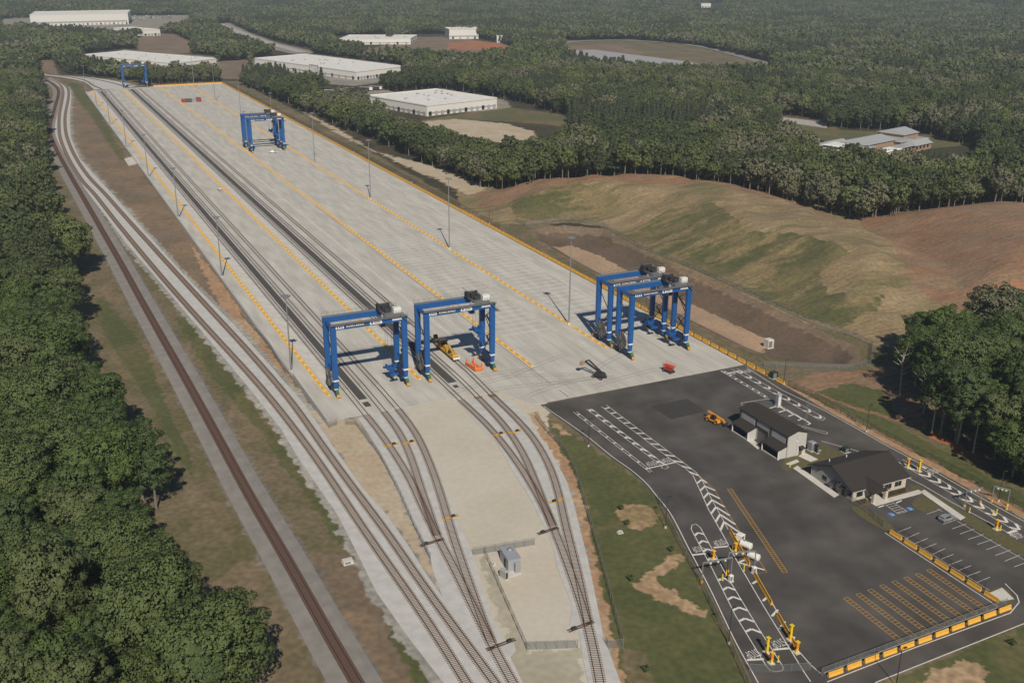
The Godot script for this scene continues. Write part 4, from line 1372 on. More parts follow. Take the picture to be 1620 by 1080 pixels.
func tank(at: Vector2, label: String) -> void:
	var t := thing("storage_tank", label, "tank", v3(at, 0.08), 0.36, "white storage tanks by the gate lanes")
	var b := MB.new()
	b.tube(Vector3(0, 1.15, -1.3), Vector3(0, 1.15, 1.3), 0.82, 0.82, 20)
	b.tube(Vector3(0, 1.15, 1.3), Vector3(0, 1.15, 1.45), 0.82, 0.6, 20); b.tube(Vector3(0, 1.15, -1.45), Vector3(0, 1.15, -1.3), 0.6, 0.82, 20)
	obj("vessel", b, M.white_panel, t)
	for z in [-0.9, 0.9]:
		b = MB.new()
		b.box(Vector3(0, 0.25, z), Vector3(1.3, 0.5, 0.3))
		obj("saddle", b, M.crane_grey, t)
	b = MB.new()
	b.tube(Vector3(0, 1.9, 0.4), Vector3(0, 2.4, 0.4), 0.1, 0.1, 8); b.box(Vector3(0, 2.0, -0.5), Vector3(0.5, 0.16, 0.5))
	obj("hatch", b, M.galvanised, t)
func switch_stand(at: Vector2, turn: float, m: Material, label: String, far: float) -> void:
	var t := thing("switch_machine" if m == M.rail_rust else "derail", label, "track switch", v3(at, 0.26), turn, "track switches and derails")
	var b := MB.new()
	for z in [-0.3, 0.3]: b.box(Vector3(far / 2, 0.02, z), Vector3(absf(far) + 2.8, 0.16, 0.24))
	obj("long_tie", b, m if m != M.rail_rust else M.tie_old, t)
	b = MB.new()
	b.taper(Vector3(far, 0.1, 0), Vector2(1.2, 0.7), Vector2(0.9, 0.5), 0.45)
	obj("machine_box", b, M.crane_dark, t)
	b = MB.new()
	b.bar(Vector3(far, 0.2, 0), Vector3(0, 0.2, 0), 0.1, 0.1); b.box(Vector3(0.0, 0.16, 0), Vector3(0.9, 0.16, 0.5))
	obj("throw_rod", b, m, t)

func _ready() -> void:
	# ------------------------------------------------ camera, sky, sun, exposure
	var cam := Camera3D.new()
	cam.name = "camera"
	add_child(cam)
	cam.position = Vector3(0, 130, 0)
	cam.rotation = Vector3(-0.35540, -0.45017, 0.0072)
	cam.fov = 36.85
	cam.near = 1.0; cam.far = 12000.0
	cam.current = true
	var env := Environment.new()
	env.background_mode = Environment.BG_SKY
	var sky := Sky.new()
	var ps := ProceduralSkyMaterial.new()
	ps.sky_top_color = Color(0.30, 0.42, 0.58); ps.sky_horizon_color = Color(0.70, 0.73, 0.76); ps.sky_curve = 0.12
	ps.ground_bottom_color = Color(0.18, 0.18, 0.15); ps.ground_horizon_color = Color(0.55, 0.58, 0.58)
	ps.sun_angle_max = 0.0
	sky.sky_material = ps
	env.sky = sky
	env.background_energy_multiplier = 0.6
	env.tonemap_mode = Environment.TONE_MAPPER_LINEAR
	env.tonemap_exposure = 0.85
	env.sdfgi_enabled = true; env.ssao_enabled = true; env.ssil_enabled = true
	env.fog_enabled = true; env.fog_density = 0.00011; env.fog_light_color = Color(0.72, 0.78, 0.84)
	var we := WorldEnvironment.new()
	we.name = "world_environment"
	we.environment = env
	add_child(we)
	var sun := DirectionalLight3D.new()
	sun.name = "sun"
	add_child(sun)
	sun.look_at_from_position(Vector3.ZERO, Vector3(10.4, -34.4, -38.4))
	sun.light_energy = 1.55
	sun.light_color = Color(1.0, 0.955, 0.88)
	sun.light_angular_distance = 0.5
	sun.shadow_enabled = true
	make_materials()
	hill_noise.seed = 2; hill_noise.frequency = 0.00075; hill_noise.fractal_octaves = 3
	lump_noise.seed = 6; lump_noise.frequency = 0.022; lump_noise.fractal_octaves = 2

	# ------------------------------------------------ the shape of the land
	mound = PackedVector2Array([Vector2(218.00, -495.27), Vector2(223.15, -482.05), Vector2(243.06, -473.16), Vector2(261.31, -468.10), Vector2(272.60, -450.87), Vector2(266.17, -404.15), Vector2(267.52, -354.63), Vector2(266.61, -318.26), Vector2(266.03, -283.23), Vector2(271.10, -269.97), Vector2(270.68, -257.55), Vector2(288.49, -260.49), Vector2(322.60, -264.73), Vector2(356.61, -272.71), Vector2(385.93, -307.55), Vector2(394.76, -345.01), Vector2(399.12, -373.89), Vector2(396.92, -389.31), Vector2(403.91, -420.45), Vector2(413.06, -479.27), Vector2(382.70, -527.65), Vector2(315.25, -570.43), Vector2(266.20, -570.45), Vector2(235.30, -548.25)])
	bank_red = PackedVector2Array([Vector2(326.03, -294.04), Vector2(324.19, -272.43), Vector2(340.76, -256.44), Vector2(371.56, -246.57), Vector2(437.87, -243.18), Vector2(562.64, -289.39), Vector2(604.93, -347.90), Vector2(528.10, -403.56), Vector2(484.15, -419.39), Vector2(437.97, -422.14), Vector2(398.65, -414.69), Vector2(378.13, -365.50)])
	basin = PackedVector2Array([Vector2(233.25, -462.56), Vector2(252.69, -462.77), Vector2(270.52, -447.35), Vector2(267.23, -384.03), Vector2(264.51, -323.89), Vector2(263.06, -279.84), Vector2(264.21, -258.36), Vector2(257.63, -248.89), Vector2(248.36, -243.93), Vector2(227.68, -255.37), Vector2(224.03, -278.93), Vector2(223.12, -322.82), Vector2(223.08, -401.59), Vector2(226.30, -445.83)])
	var beds := [PackedVector2Array([Vector2(42.45, -1315.50), Vector2(48.98, -1237.01), Vector2(48.23, -1168.73), Vector2(44.91, -1122.12), Vector2(36.75, -1023.03), Vector2(29.67, -934.44), Vector2(26.50, -866.78), Vector2(25.86, -807.52), Vector2(30.08, -715.90), Vector2(32.72, -661.13), Vector2(41.00, -515.68), Vector2(47.91, -427.06), Vector2(52.65, -363.23), Vector2(56.50, -306.94), Vector2(58.11, -276.11), Vector2(57.90, -255.04), Vector2(58.80, -221.06), Vector2(57.88, -203.11), Vector2(56.86, -185.06), Vector2(57.61, -167.56), Vector2(58.83, -151.06), Vector2(59.43, -141.99), Vector2(70.32, -136.86), Vector2(70.10, -146.79), Vector2(70.37, -156.27), Vector2(69.64, -165.83), Vector2(69.29, -177.25), Vector2(69.35, -188.09), Vector2(69.84, -200.58), Vector2(69.89, -215.83), Vector2(68.79, -231.03), Vector2(68.72, -254.14), Vector2(69.06, -291.28), Vector2(65.75, -349.32), Vector2(64.00, -377.84), Vector2(58.24, -444.48), Vector2(52.30, -536.80), Vector2(46.41, -636.76), Vector2(43.33, -679.12), Vector2(37.56, -769.42), Vector2(38.18, -861.77), Vector2(41.60, -929.36), Vector2(47.26, -1018.61), Vector2(56.28, -1137.60), Vector2(58.53, -1202.19), Vector2(55.98, -1250.52), Vector2(50.08, -1303.09), Vector2(45.29, -1330.44)]),
		PackedVector2Array([Vector2(83.59, -275.69), Vector2(95.61, -277.42), Vector2(96.40, -273.90), Vector2(94.42, -259.31), Vector2(93.26, -249.59), Vector2(90.47, -232.54), Vector2(86.35, -213.47), Vector2(83.70, -198.94), Vector2(82.10, -190.20), Vector2(79.99, -181.87), Vector2(76.39, -167.30), Vector2(74.82, -159.17), Vector2(76.44, -156.57), Vector2(75.84, -154.15), Vector2(73.77, -152.47), Vector2(72.65, -144.57), Vector2(71.59, -136.27), Vector2(65.25, -139.25), Vector2(69.64, -165.83), Vector2(69.29, -177.25), Vector2(71.04, -187.30), Vector2(72.53, -192.67), Vector2(75.09, -214.85), Vector2(78.60, -240.84), Vector2(80.38, -261.07), Vector2(80.97, -274.37)]),
		PackedVector2Array([Vector2(112.28, -275.12), Vector2(126.74, -271.20), Vector2(128.31, -264.74), Vector2(127.57, -256.50), Vector2(127.70, -250.41), Vector2(126.12, -244.64), Vector2(124.38, -235.18), Vector2(122.33, -224.73), Vector2(119.09, -212.01), Vector2(114.73, -200.26), Vector2(106.55, -179.77), Vector2(105.52, -177.06), Vector2(99.45, -162.86), Vector2(93.97, -150.19), Vector2(89.74, -136.54), Vector2(87.05, -128.99), Vector2(81.33, -131.69), Vector2(84.07, -139.24), Vector2(87.41, -147.65), Vector2(90.37, -154.22), Vector2(89.46, -156.54), Vector2(93.39, -162.40), Vector2(97.47, -177.23), Vector2(99.83, -182.91), Vector2(102.19, -190.32), Vector2(103.41, -195.87), Vector2(104.65, -201.57), Vector2(106.54, -209.99), Vector2(108.07, -220.67), Vector2(112.20, -242.41), Vector2(111.95, -246.46), Vector2(112.35, -258.86), Vector2(113.14, -272.54)])]
	var m0 := PackedVector2Array([Vector2(39.22, -1314.64), Vector2(43.65, -1271.61), Vector2(46.26, -1238.12), Vector2(47.29, -1198.83), Vector2(44.24, -1142.58), Vector2(38.80, -1080.24), Vector2(32.81, -1008.35), Vector2(26.75, -935.68), Vector2(24.50, -879.20), Vector2(25.40, -793.66), Vector2(28.45, -683.55), Vector2(29.50, -651.33), Vector2(32.22, -561.93), Vector2(34.82, -477.40), Vector2(36.18, -422.07), Vector2(37.61, -372.84), Vector2(39.04, -324.78), Vector2(40.16, -278.49), Vector2(41.08, -236.34), Vector2(42.32, -206.67), Vector2(42.83, -184.29), Vector2(43.70, -159.03), Vector2(44.13, -149.19)])
	zones = [
		[Z_DRY, PackedVector2Array([Vector2(14, -60), Vector2(420, -60), Vector2(420, -200), Vector2(330, -262), Vector2(225, -520), Vector2(235, -900), Vector2(238, -1215), Vector2(150, -1250), Vector2(60, -1340), Vector2(40, -1560), Vector2(20, -1560), Vector2(12, -900), Vector2(10, -600), Vector2(8, -400), Vector2(12, -250)])],
		[Z_BANK, PackedVector2Array([Vector2(56.66, -1148.08), Vector2(67.84, -1196.52), Vector2(75.16, -1096.82), Vector2(69.28, -755.63), Vector2(72.03, -523.32), Vector2(71.04, -352.62), Vector2(70.89, -274.06), Vector2(69.30, -285.89), Vector2(65.75, -349.32), Vector2(58.37, -444.11), Vector2(52.37, -536.35), Vector2(46.55, -637.46), Vector2(36.84, -759.27), Vector2(38.32, -863.34), Vector2(45.29, -1003.96)])],
		[Z_ROADSIDE, PackedVector2Array([Vector2(68.96, -504.42), Vector2(70.44, -439.68), Vector2(70.29, -349.37), Vector2(71.20, -272.46), Vector2(70.19, -276.36), Vector2(65.75, -349.32), Vector2(64.19, -413.09)])],
		[Z_GRASS, PackedVector2Array([Vector2(50.60, -1302.88), Vector2(68.67, -1254.03), Vector2(75.08, -1169.41), Vector2(71.75, -992.82), Vector2(67.48, -798.18), Vector2(66.01, -726.38), Vector2(61.34, -759.08), Vector2(61.68, -935.35), Vector2(60.47, -1092.50), Vector2(60.37, -1205.76)])],
		[Z_BANK, PackedVector2Array([Vector2(44.01, -1568.70), Vector2(61.00, -1593.01), Vector2(56.38, -1360.08), Vector2(45.81, -1341.41), Vector2(41.41, -1430.93)])],
		[Z_GRASS, PackedVector2Array([Vector2(19.75, -433.30), Vector2(23.25, -431.71), Vector2(31.02, -356.94), Vector2(30.02, -309.30), Vector2(30.97, -270.52), Vector2(30.01, -254.58), Vector2(27.97, -267.67), Vector2(26.34, -305.74), Vector2(21.02, -361.53), Vector2(17.64, -408.03)])],
		[Z_GRASS, PackedVector2Array([Vector2(53.86, -290.45), Vector2(56.45, -273.09), Vector2(57.25, -247.89), Vector2(58.14, -210.44), Vector2(54.93, -207.55), Vector2(54.80, -226.40), Vector2(52.19, -262.85)])],
		[Z_GRASS, PackedVector2Array([Vector2(55.55, -174.36), Vector2(57.36, -168.52), Vector2(57.85, -151.53), Vector2(54.01, -152.32), Vector2(54.40, -167.14)])],
		[Z_GRASS, PackedVector2Array([Vector2(45.30, -395.41), Vector2(49.61, -385.29), Vector2(54.54, -297.98), Vector2(53.90, -278.06), Vector2(51.49, -284.02), Vector2(46.84, -330.26)])],
		[Z_BANK, PackedVector2Array([Vector2(46.90, -208.84), Vector2(56.82, -201.20), Vector2(55.10, -173.85), Vector2(52.92, -152.83), Vector2(47.46, -155.40), Vector2(46.41, -176.72)])],
		[Z_TAN, PackedVector2Array([Vector2(87.53, -282.75), Vector2(111.85, -282.55), Vector2(141.30, -267.85), Vector2(126.41, -235.14), Vector2(113.49, -200.84), Vector2(83.68, -131.53), Vector2(64.55, -140.53), Vector2(84.31, -214.42)])],
		[Z_COMPOUND, PackedVector2Array([Vector2(82.50, -187.72), Vector2(84.74, -188.76), Vector2(77.85, -152.76), Vector2(87.45, -149.14), Vector2(80.27, -133.13), Vector2(71.45, -137.28), Vector2(73.49, -150.44), Vector2(75.58, -158.35)])],
		[Z_DIRT, PackedVector2Array([Vector2(74.27, -281.02), Vector2(80.32, -274.17), Vector2(78.11, -239.42), Vector2(74.66, -213.67), Vector2(72.14, -191.68), Vector2(70.94, -179.11), Vector2(69.83, -182.32), Vector2(70.14, -203.58), Vector2(69.94, -215.87), Vector2(68.80, -231.17), Vector2(68.70, -254.32), Vector2(69.30, -285.89)])],
		[Z_TAN, PackedVector2Array([Vector2(127.49, -268.10), Vector2(136.88, -261.05), Vector2(130.70, -252.39), Vector2(129.11, -255.68)])],
		[Z_ROADSIDE, PackedVector2Array([Vector2(129.64, -255.44), Vector2(124.38, -235.18), Vector2(122.33, -224.73), Vector2(119.03, -212.04), Vector2(114.66, -200.29), Vector2(106.55, -179.77), Vector2(93.97, -150.19), Vector2(86.66, -130.13), Vector2(88.57, -129.23), Vector2(95.56, -147.83), Vector2(106.80, -174.90), Vector2(120.89, -208.48), Vector2(126.93, -227.32), Vector2(129.82, -244.86), Vector2(132.82, -256.56)])],
		[Z_GRASS, PackedVector2Array([Vector2(132.64, -249.48), Vector2(134.31, -237.04), Vector2(136.06, -220.06), Vector2(137.19, -204.77), Vector2(136.33, -196.39), Vector2(133.34, -184.62), Vector2(108.69, -117.88), Vector2(87.24, -127.97), Vector2(106.13, -172.32), Vector2(120.50, -206.76), Vector2(127.07, -229.45)])],
		[Z_MULCH, PackedVector2Array([Vector2(124.23, -194.42), Vector2(128.70, -195.27), Vector2(132.03, -192.21), Vector2(131.61, -187.52), Vector2(128.37, -183.37), Vector2(123.89, -182.72), Vector2(121.61, -185.62), Vector2(121.90, -190.16)])],
		[Z_MULCH, PackedVector2Array([Vector2(109.32, -164.66), Vector2(116.19, -166.76), Vector2(123.54, -170.04), Vector2(126.71, -169.76), Vector2(124.98, -166.99), Vector2(120.26, -165.14), Vector2(116.18, -163.11), Vector2(115.76, -158.94), Vector2(117.32, -153.46), Vector2(118.49, -148.83), Vector2(116.55, -147.25), Vector2(114.17, -150.10), Vector2(112.05, -154.13), Vector2(110.15, -159.96), Vector2(108.66, -162.80)])],
		[Z_MULCH, PackedVector2Array([Vector2(132.23, -245.40), Vector2(134.44, -245.66), Vector2(133.99, -237.81), Vector2(131.52, -237.87)])],
		[Z_DRY, PackedVector2Array([Vector2(96.19, -146.40), Vector2(99.22, -140.53), Vector2(92.30, -125.59), Vector2(87.45, -127.87)])],
		[Z_GRASS, PackedVector2Array([Vector2(128.04, -114.93), Vector2(144.35, -115.04), Vector2(175.47, -115.74), Vector2(199.98, -114.76), Vector2(149.38, -78.29), Vector2(106.01, -98.74)])],
		[Z_MULCH, PackedVector2Array([Vector2(137.17, -111.24), Vector2(147.73, -113.45), Vector2(155.58, -112.76), Vector2(157.34, -110), Vector2(150.87, -103.80)])],
		[Z_BANK, PackedVector2Array([Vector2(233.25, -462.56), Vector2(252.69, -462.77), Vector2(270.52, -447.35), Vector2(267.23, -384.03), Vector2(264.51, -323.89), Vector2(263.06, -279.84), Vector2(264.21, -258.36), Vector2(257.63, -248.89), Vector2(248.36, -243.93), Vector2(227.68, -255.37), Vector2(224.03, -278.93), Vector2(223.12, -322.82), Vector2(223.08, -401.59), Vector2(226.30, -445.83)])],
		[Z_BASIN, PackedVector2Array([Vector2(233.85, -456.49), Vector2(249.46, -456.77), Vector2(264.14, -442.92), Vector2(262.72, -382.52), Vector2(259.98, -322.21), Vector2(258.93, -278.61), Vector2(259.64, -257.62), Vector2(254.79, -250.20), Vector2(248.75, -248.97), Vector2(231.65, -256.82), Vector2(226.01, -285.33), Vector2(225.21, -335.25), Vector2(225.68, -406.35), Vector2(227.49, -442.56)])],
		[Z_BASINFLOOR, PackedVector2Array([Vector2(232.11, -437.78), Vector2(244.56, -437.64), Vector2(247.81, -414.96), Vector2(244.69, -350.45), Vector2(245.84, -299.76), Vector2(246.50, -283.53), Vector2(231.17, -273.51), Vector2(228.14, -284.36), Vector2(227.11, -333.47), Vector2(228.33, -411.21)])],
		[Z_DRY, PackedVector2Array([Vector2(234.30, -272.07), Vector2(241.73, -263.73), Vector2(240.46, -250.80), Vector2(228.85, -256.79), Vector2(226.30, -267.35)])],
		[Z_MOUND, PackedVector2Array([Vector2(211.79, -498.04), Vector2(223.50, -478.84), Vector2(241.79, -470.67), Vector2(259.94, -465.62), Vector2(271.21, -448.52), Vector2(264.29, -401.21), Vector2(265.79, -352.24), Vector2(265.00, -316.23), Vector2(264.53, -281.53), Vector2(269.62, -268.37), Vector2(269.87, -255.77), Vector2(285.88, -257.92), Vector2(319.57, -262), Vector2(356.18, -269.28), Vector2(390.15, -311.20), Vector2(399.40, -349.36), Vector2(406.07, -380.81), Vector2(404.00, -396.66), Vector2(414.84, -432.43), Vector2(431.71, -501.78), Vector2(404.70, -558.87), Vector2(336.01, -608.47), Vector2(283.35, -607.26), Vector2(235.35, -567.69)])],
		[Z_SEEDED, PackedVector2Array([Vector2(270.47, -431.57), Vector2(307.70, -444.29), Vector2(321.05, -423.26), Vector2(306.68, -378.38), Vector2(321.43, -359.58), Vector2(318.75, -327.19), Vector2(316.37, -298.43), Vector2(295.98, -281.05), Vector2(271.84, -275.82), Vector2(268.65, -293.51), Vector2(267.79, -328.13), Vector2(267.04, -363.53), Vector2(267.44, -406.13)])],
		[Z_MOUND, PackedVector2Array([Vector2(298.92, -320.84), Vector2(317.91, -322.36), Vector2(326.22, -308.45), Vector2(314.84, -289.90), Vector2(295.95, -287.89), Vector2(288.82, -301.75)])],
		[Z_SEEDED, PackedVector2Array([Vector2(247.12, -520.96), Vector2(283.39, -512.08), Vector2(289.62, -479.64), Vector2(272.24, -460.13), Vector2(244.34, -475.68), Vector2(236.68, -486.94)])],
		[Z_RED, PackedVector2Array([Vector2(326.03, -294.04), Vector2(324.19, -272.43), Vector2(340.76, -256.44), Vector2(371.56, -246.57), Vector2(437.87, -243.18), Vector2(562.64, -289.39), Vector2(604.93, -347.90), Vector2(543.17, -415.86), Vector2(497.91, -432.02), Vector2(437.97, -422.14), Vector2(400.86, -402.68), Vector2(378.13, -365.50)])],
		[Z_RED, PackedVector2Array([Vector2(241.51, -553.16), Vector2(263.37, -555.32), Vector2(337.79, -530.60), Vector2(394.71, -462.71), Vector2(391.50, -406.86), Vector2(387.21, -379.23), Vector2(368.09, -376.73), Vector2(366.96, -428.82), Vector2(343.94, -472.66), Vector2(280.22, -506.27), Vector2(230.01, -518.05)])],
		[Z_CLAY, PackedVector2Array([Vector2(355.07, -280.83), Vector2(373.37, -277.27), Vector2(340.21, -244.57), Vector2(326.94, -250.64), Vector2(328.27, -262.14), Vector2(337.83, -270.54)])],
		[Z_ROADSIDE, PackedVector2Array([Vector2(215.70, -261.52), Vector2(216.86, -242.31), Vector2(217.96, -198.32), Vector2(217.93, -183.82), Vector2(217.80, -166.14), Vector2(217.68, -150.20), Vector2(217.31, -135.55), Vector2(214.20, -133.21), Vector2(213.35, -146.66), Vector2(212.77, -155.70), Vector2(213.08, -194.08), Vector2(212.86, -219.59), Vector2(214.36, -244.06)])],
		[Z_GRASS, PackedVector2Array([Vector2(221.64, -220.85), Vector2(225.88, -206.37), Vector2(225.90, -189.06), Vector2(224.67, -172.20), Vector2(224.49, -155.76), Vector2(223.77, -140.44), Vector2(217.83, -135.95), Vector2(217.96, -150.42), Vector2(218.09, -166.39), Vector2(218.24, -184.11), Vector2(218.28, -198.64)])],
		[Z_RED, PackedVector2Array([Vector2(218.77, -241.43), Vector2(233.26, -245.77), Vector2(245.03, -240.36), Vector2(262.28, -237.52), Vector2(247.27, -214.50), Vector2(232.57, -195.38), Vector2(226.57, -207.07), Vector2(222.34, -221.61)])],
		[Z_GRASS, PackedVector2Array([Vector2(222.02, -232.92), Vector2(237.84, -232.65), Vector2(241.86, -222.63), Vector2(230.79, -206.14), Vector2(224.57, -218.42)])],
		[Z_CLAY, PackedVector2Array([Vector2(234.29, -194.58), Vector2(231.64, -174.01), Vector2(227.96, -174.02), Vector2(229.19, -192.18)])],
		[Z_DIRT, PackedVector2Array([Vector2(239.68, -958.52), Vector2(240.93, -839.97), Vector2(233.25, -717.71), Vector2(246.76, -662.65), Vector2(258.35, -608.94), Vector2(252.85, -559.96), Vector2(236.68, -551.45), Vector2(234.03, -653.01), Vector2(231.43, -790.44)])],
		[Z_LAWN, PackedVector2Array([Vector2(320.49, -845.47), Vector2(343.84, -856.47), Vector2(426.27, -899.66), Vector2(446.55, -834.93), Vector2(444.43, -801.27), Vector2(415.71, -765.54), Vector2(401.74, -790.89), Vector2(366.97, -825.78), Vector2(323.04, -805)])],
		[Z_DIRT, PackedVector2Array([Vector2(317.82, -838.49), Vector2(349.66, -841.37), Vector2(379.32, -800.41), Vector2(381.38, -750.60), Vector2(363.80, -710.38), Vector2(333.82, -704.24), Vector2(318.25, -753.20), Vector2(310.82, -802.69)])],
		[Z_LOT, PackedVector2Array([Vector2(294.48, -1091.34), Vector2(364.90, -1113.47), Vector2(367.75, -1019.69), Vector2(424.75, -1056.62), Vector2(446.59, -942.60), Vector2(426.84, -889.66), Vector2(389.74, -876.94), Vector2(322.66, -896.05), Vector2(314.29, -961.33), Vector2(273.43, -1003.95)])],
		[Z_LOT, PackedVector2Array([Vector2(311.69, -1495.98), Vector2(414.13, -1523.12), Vector2(474.67, -1312.91), Vector2(451.28, -1226.12), Vector2(399.06, -1147.72), Vector2(343.77, -1115.49), Vector2(302.46, -1172.79), Vector2(277.72, -1320.18)])],
		[Z_BANK, PackedVector2Array([Vector2(248.77, -1458.96), Vector2(305.10, -1477.50), Vector2(281.13, -1335.80), Vector2(247.26, -1230.69), Vector2(223.90, -1240.12), Vector2(233.24, -1337.87)])],
		[Z_LOT, PackedVector2Array([Vector2(88.32, -1541.40), Vector2(167.28, -1714.01), Vector2(274.92, -1531.74), Vector2(235.36, -1320.46), Vector2(187.16, -1323.52), Vector2(91.91, -1482.05)])],
		[Z_BANK, PackedVector2Array([Vector2(468.79, -1513.85), Vector2(558.59, -1647.37), Vector2(684.50, -1821.58), Vector2(743.89, -1800.14), Vector2(758.42, -1601.75), Vector2(716.05, -1455.71), Vector2(613.30, -1379.24), Vector2(528.42, -1433.93)])],
		[Z_CLAY, PackedVector2Array([Vector2(680.28, -1660.48), Vector2(743.72, -1699.30), Vector2(760.36, -1630.84), Vector2(730.17, -1527.91), Vector2(680.92, -1506.97), Vector2(628.53, -1539.74)])],
		[Z_LOT, PackedVector2Array([Vector2(7.33, -2703.36), Vector2(87.71, -2735.91), Vector2(269.37, -2739.40), Vector2(428.97, -2720.93), Vector2(360.74, -2300.83), Vector2(192.39, -1999.24), Vector2(44.01, -2159.54), Vector2(0.66, -2035.20)])],
		[Z_BANK, PackedVector2Array([Vector2(205.50, -1928.24), Vector2(251.51, -2085.90), Vector2(289.42, -2035.18), Vector2(288.37, -1805.50), Vector2(248.50, -1609.83), Vector2(197.70, -1629.23), Vector2(184.82, -1707.38)])],
		[Z_BANK, PackedVector2Array([Vector2(391.31, -3911.88), Vector2(549.94, -4004.13), Vector2(452.40, -3443.60), Vector2(352.99, -3373.17)])],
		[Z_LOT, PackedVector2Array([Vector2(417.68, -2329.47), Vector2(454.28, -2367.11), Vector2(425.50, -2024.15), Vector2(415.17, -1758.58), Vector2(426.04, -1566.09), Vector2(391.58, -1508.96), Vector2(372.15, -1662.65), Vector2(384.24, -1965.08)])],
		[Z_DRY, PackedVector2Array([Vector2(891.76, -1645.03), Vector2(1022.77, -1630.10), Vector2(1046.09, -1451), Vector2(958.21, -1161.62), Vector2(881.73, -1079.92), Vector2(795.97, -1114.03), Vector2(756.12, -1202.08), Vector2(729.78, -1261.03), Vector2(777.93, -1432.15)])],
		[Z_BANK, PackedVector2Array([Vector2(849.74, -1538.69), Vector2(918.31, -1542.32), Vector2(894.64, -1387.73), Vector2(848.73, -1333.14), Vector2(758.98, -1344.97), Vector2(795.73, -1450.63)])],
		[Z_LAWN, PackedVector2Array([Vector2(589.42, -707.18), Vector2(634.57, -746.79), Vector2(643.04, -696.47), Vector2(621.65, -658.90), Vector2(669.79, -609.40), Vector2(663.95, -549.35), Vector2(623.72, -520), Vector2(582.96, -521.43), Vector2(533.27, -581.95), Vector2(555.51, -621.39), Vector2(550.60, -656.99)])],
		[Z_LOT, PackedVector2Array([Vector2(580.99, -695.14), Vector2(581.40, -643.79), Vector2(556.48, -608.20), Vector2(551.46, -616.71), Vector2(554.82, -662.17)])],
		[Z_LOT, PackedVector2Array([Vector2(560.97, -547.28), Vector2(607.05, -549.98), Vector2(649.12, -537.63), Vector2(627.13, -524.10), Vector2(586.87, -525.09)])],
		[Z_LAWN, PackedVector2Array([Vector2(1864.62, -2662.60), Vector2(2014.66, -2709.90), Vector2(1772.71, -2368.34), Vector2(1647.39, -2336.33)])],
	]
	var extra := []
	for w in [[1.9, Z_GRAVEL]]:
		for p in beds:
			for q in Geometry2D.offset_polygon(p, w[0]): extra.append([w[1], q])
	for q in Geometry2D.offset_polyline(smooth_line(m0, 6.0), 5.4): extra.append([Z_OLD_GRAVEL, q])
	zones = zones.slice(0, 10) + extra + zones.slice(10)
	var near_map := ground_map(-160, -560, 480, -80, 0.4, 2.4)
	var mid_map := ground_map(-400, -2760, 1320, -560, 2.0, 6.0)
	terrain("ground", -160, -560, 480, -80, 3.2, ground_material("ground_near", near_map, 2.5))
	terrain("ground", -400, -2760, 1320, -560, 20.0, ground_material("ground_mid", mid_map, 9.0))
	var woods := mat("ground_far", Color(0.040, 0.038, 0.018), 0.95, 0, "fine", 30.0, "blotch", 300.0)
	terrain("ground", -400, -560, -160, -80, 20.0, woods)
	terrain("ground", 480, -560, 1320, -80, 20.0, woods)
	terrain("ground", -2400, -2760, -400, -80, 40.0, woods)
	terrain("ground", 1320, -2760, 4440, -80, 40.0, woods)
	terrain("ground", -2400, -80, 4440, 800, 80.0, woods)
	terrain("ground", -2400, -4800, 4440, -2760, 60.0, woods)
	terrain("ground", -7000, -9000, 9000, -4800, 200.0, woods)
	print("ground done ", Time.get_ticks_msec())

	# ------------------------------------------------ paving
	var b := MB.new()
	b.slab(PackedVector2Array([Vector2(71.6, -276), Vector2(128, -276), Vector2(134, -261.2), Vector2(215.2, -261.0), Vector2(215.6, -1196), Vector2(136, -1192), Vector2(104, -1186), Vector2(71.6, -1170)]), -0.3, 0.06)
	struct("concrete_yard", b, M.concrete)
	b = MB.new()
	b.slab(PackedVector2Array([Vector2(135.79, -260.21), Vector2(215.06, -261.04), Vector2(216.00, -245.10), Vector2(214.75, -220.30), Vector2(214.01, -194.79), Vector2(214.16, -177.50), Vector2(213.74, -156.33), Vector2(213.61, -146.88), Vector2(214.15, -129.83), Vector2(197.29, -117.33), Vector2(176.98, -116.97), Vector2(143.81, -116.14), Vector2(133.43, -115.60), Vector2(118.75, -113.15), Vector2(109.75, -117.38), Vector2(117.18, -137.01), Vector2(123.92, -155.66), Vector2(128.56, -170.11), Vector2(134.31, -186.92), Vector2(136.26, -197.17), Vector2(137.57, -205.38), Vector2(137.60, -211.19), Vector2(137.02, -219.62), Vector2(136.88, -234.45)]), -0.3, 0.065)
	struct("asphalt_apron", b, M.asphalt)
	b = MB.new()
	b.slab(PackedVector2Array([Vector2(166.63, -244.90), Vector2(180.25, -244.86), Vector2(180.08, -234.47), Vector2(166.94, -233.92)]), 0.0, 0.08)
	struct("asphalt_patch", b, M.asphalt_dark)
	# wall along the left edge of the yard
	var t := thing("retaining_kerb", "low grey concrete kerb wall along the left edge of the yard", "kerb")
	b = MB.new()
	b.box(Vector3(71.4, 0.2, -720), Vector3(0.7, 0.9, 888))
	obj("wall", b, M.wall_grey, t)
	# joints between the concrete slabs
	b = MB.new()
	for x in [98.5, 106.0, 130.4, 139.0, 143.2, 154.0, 159.0, 164.0, 169.0, 176.6, 185.0, 190.0, 195.0, 200.0, 209.5, 212.6]: paint(PackedVector2Array([Vector2(x, -262.5 if x > 134.0 else -277.0), Vector2(x, -1180)]), 0.14, b, 0.075)
	for k in 90: paint(PackedVector2Array([Vector2(97, -286.0 - 10.0 * k), Vector2(108, -286.0 - 10.0 * k)]), 0.13, b, 0.077); paint(PackedVector2Array([Vector2(129, -268.0 - 10.0 * k), Vector2(214, -268.0 - 10.0 * k)]), 0.13, b, 0.077)
	struct("slab_joints", b, M.joint)
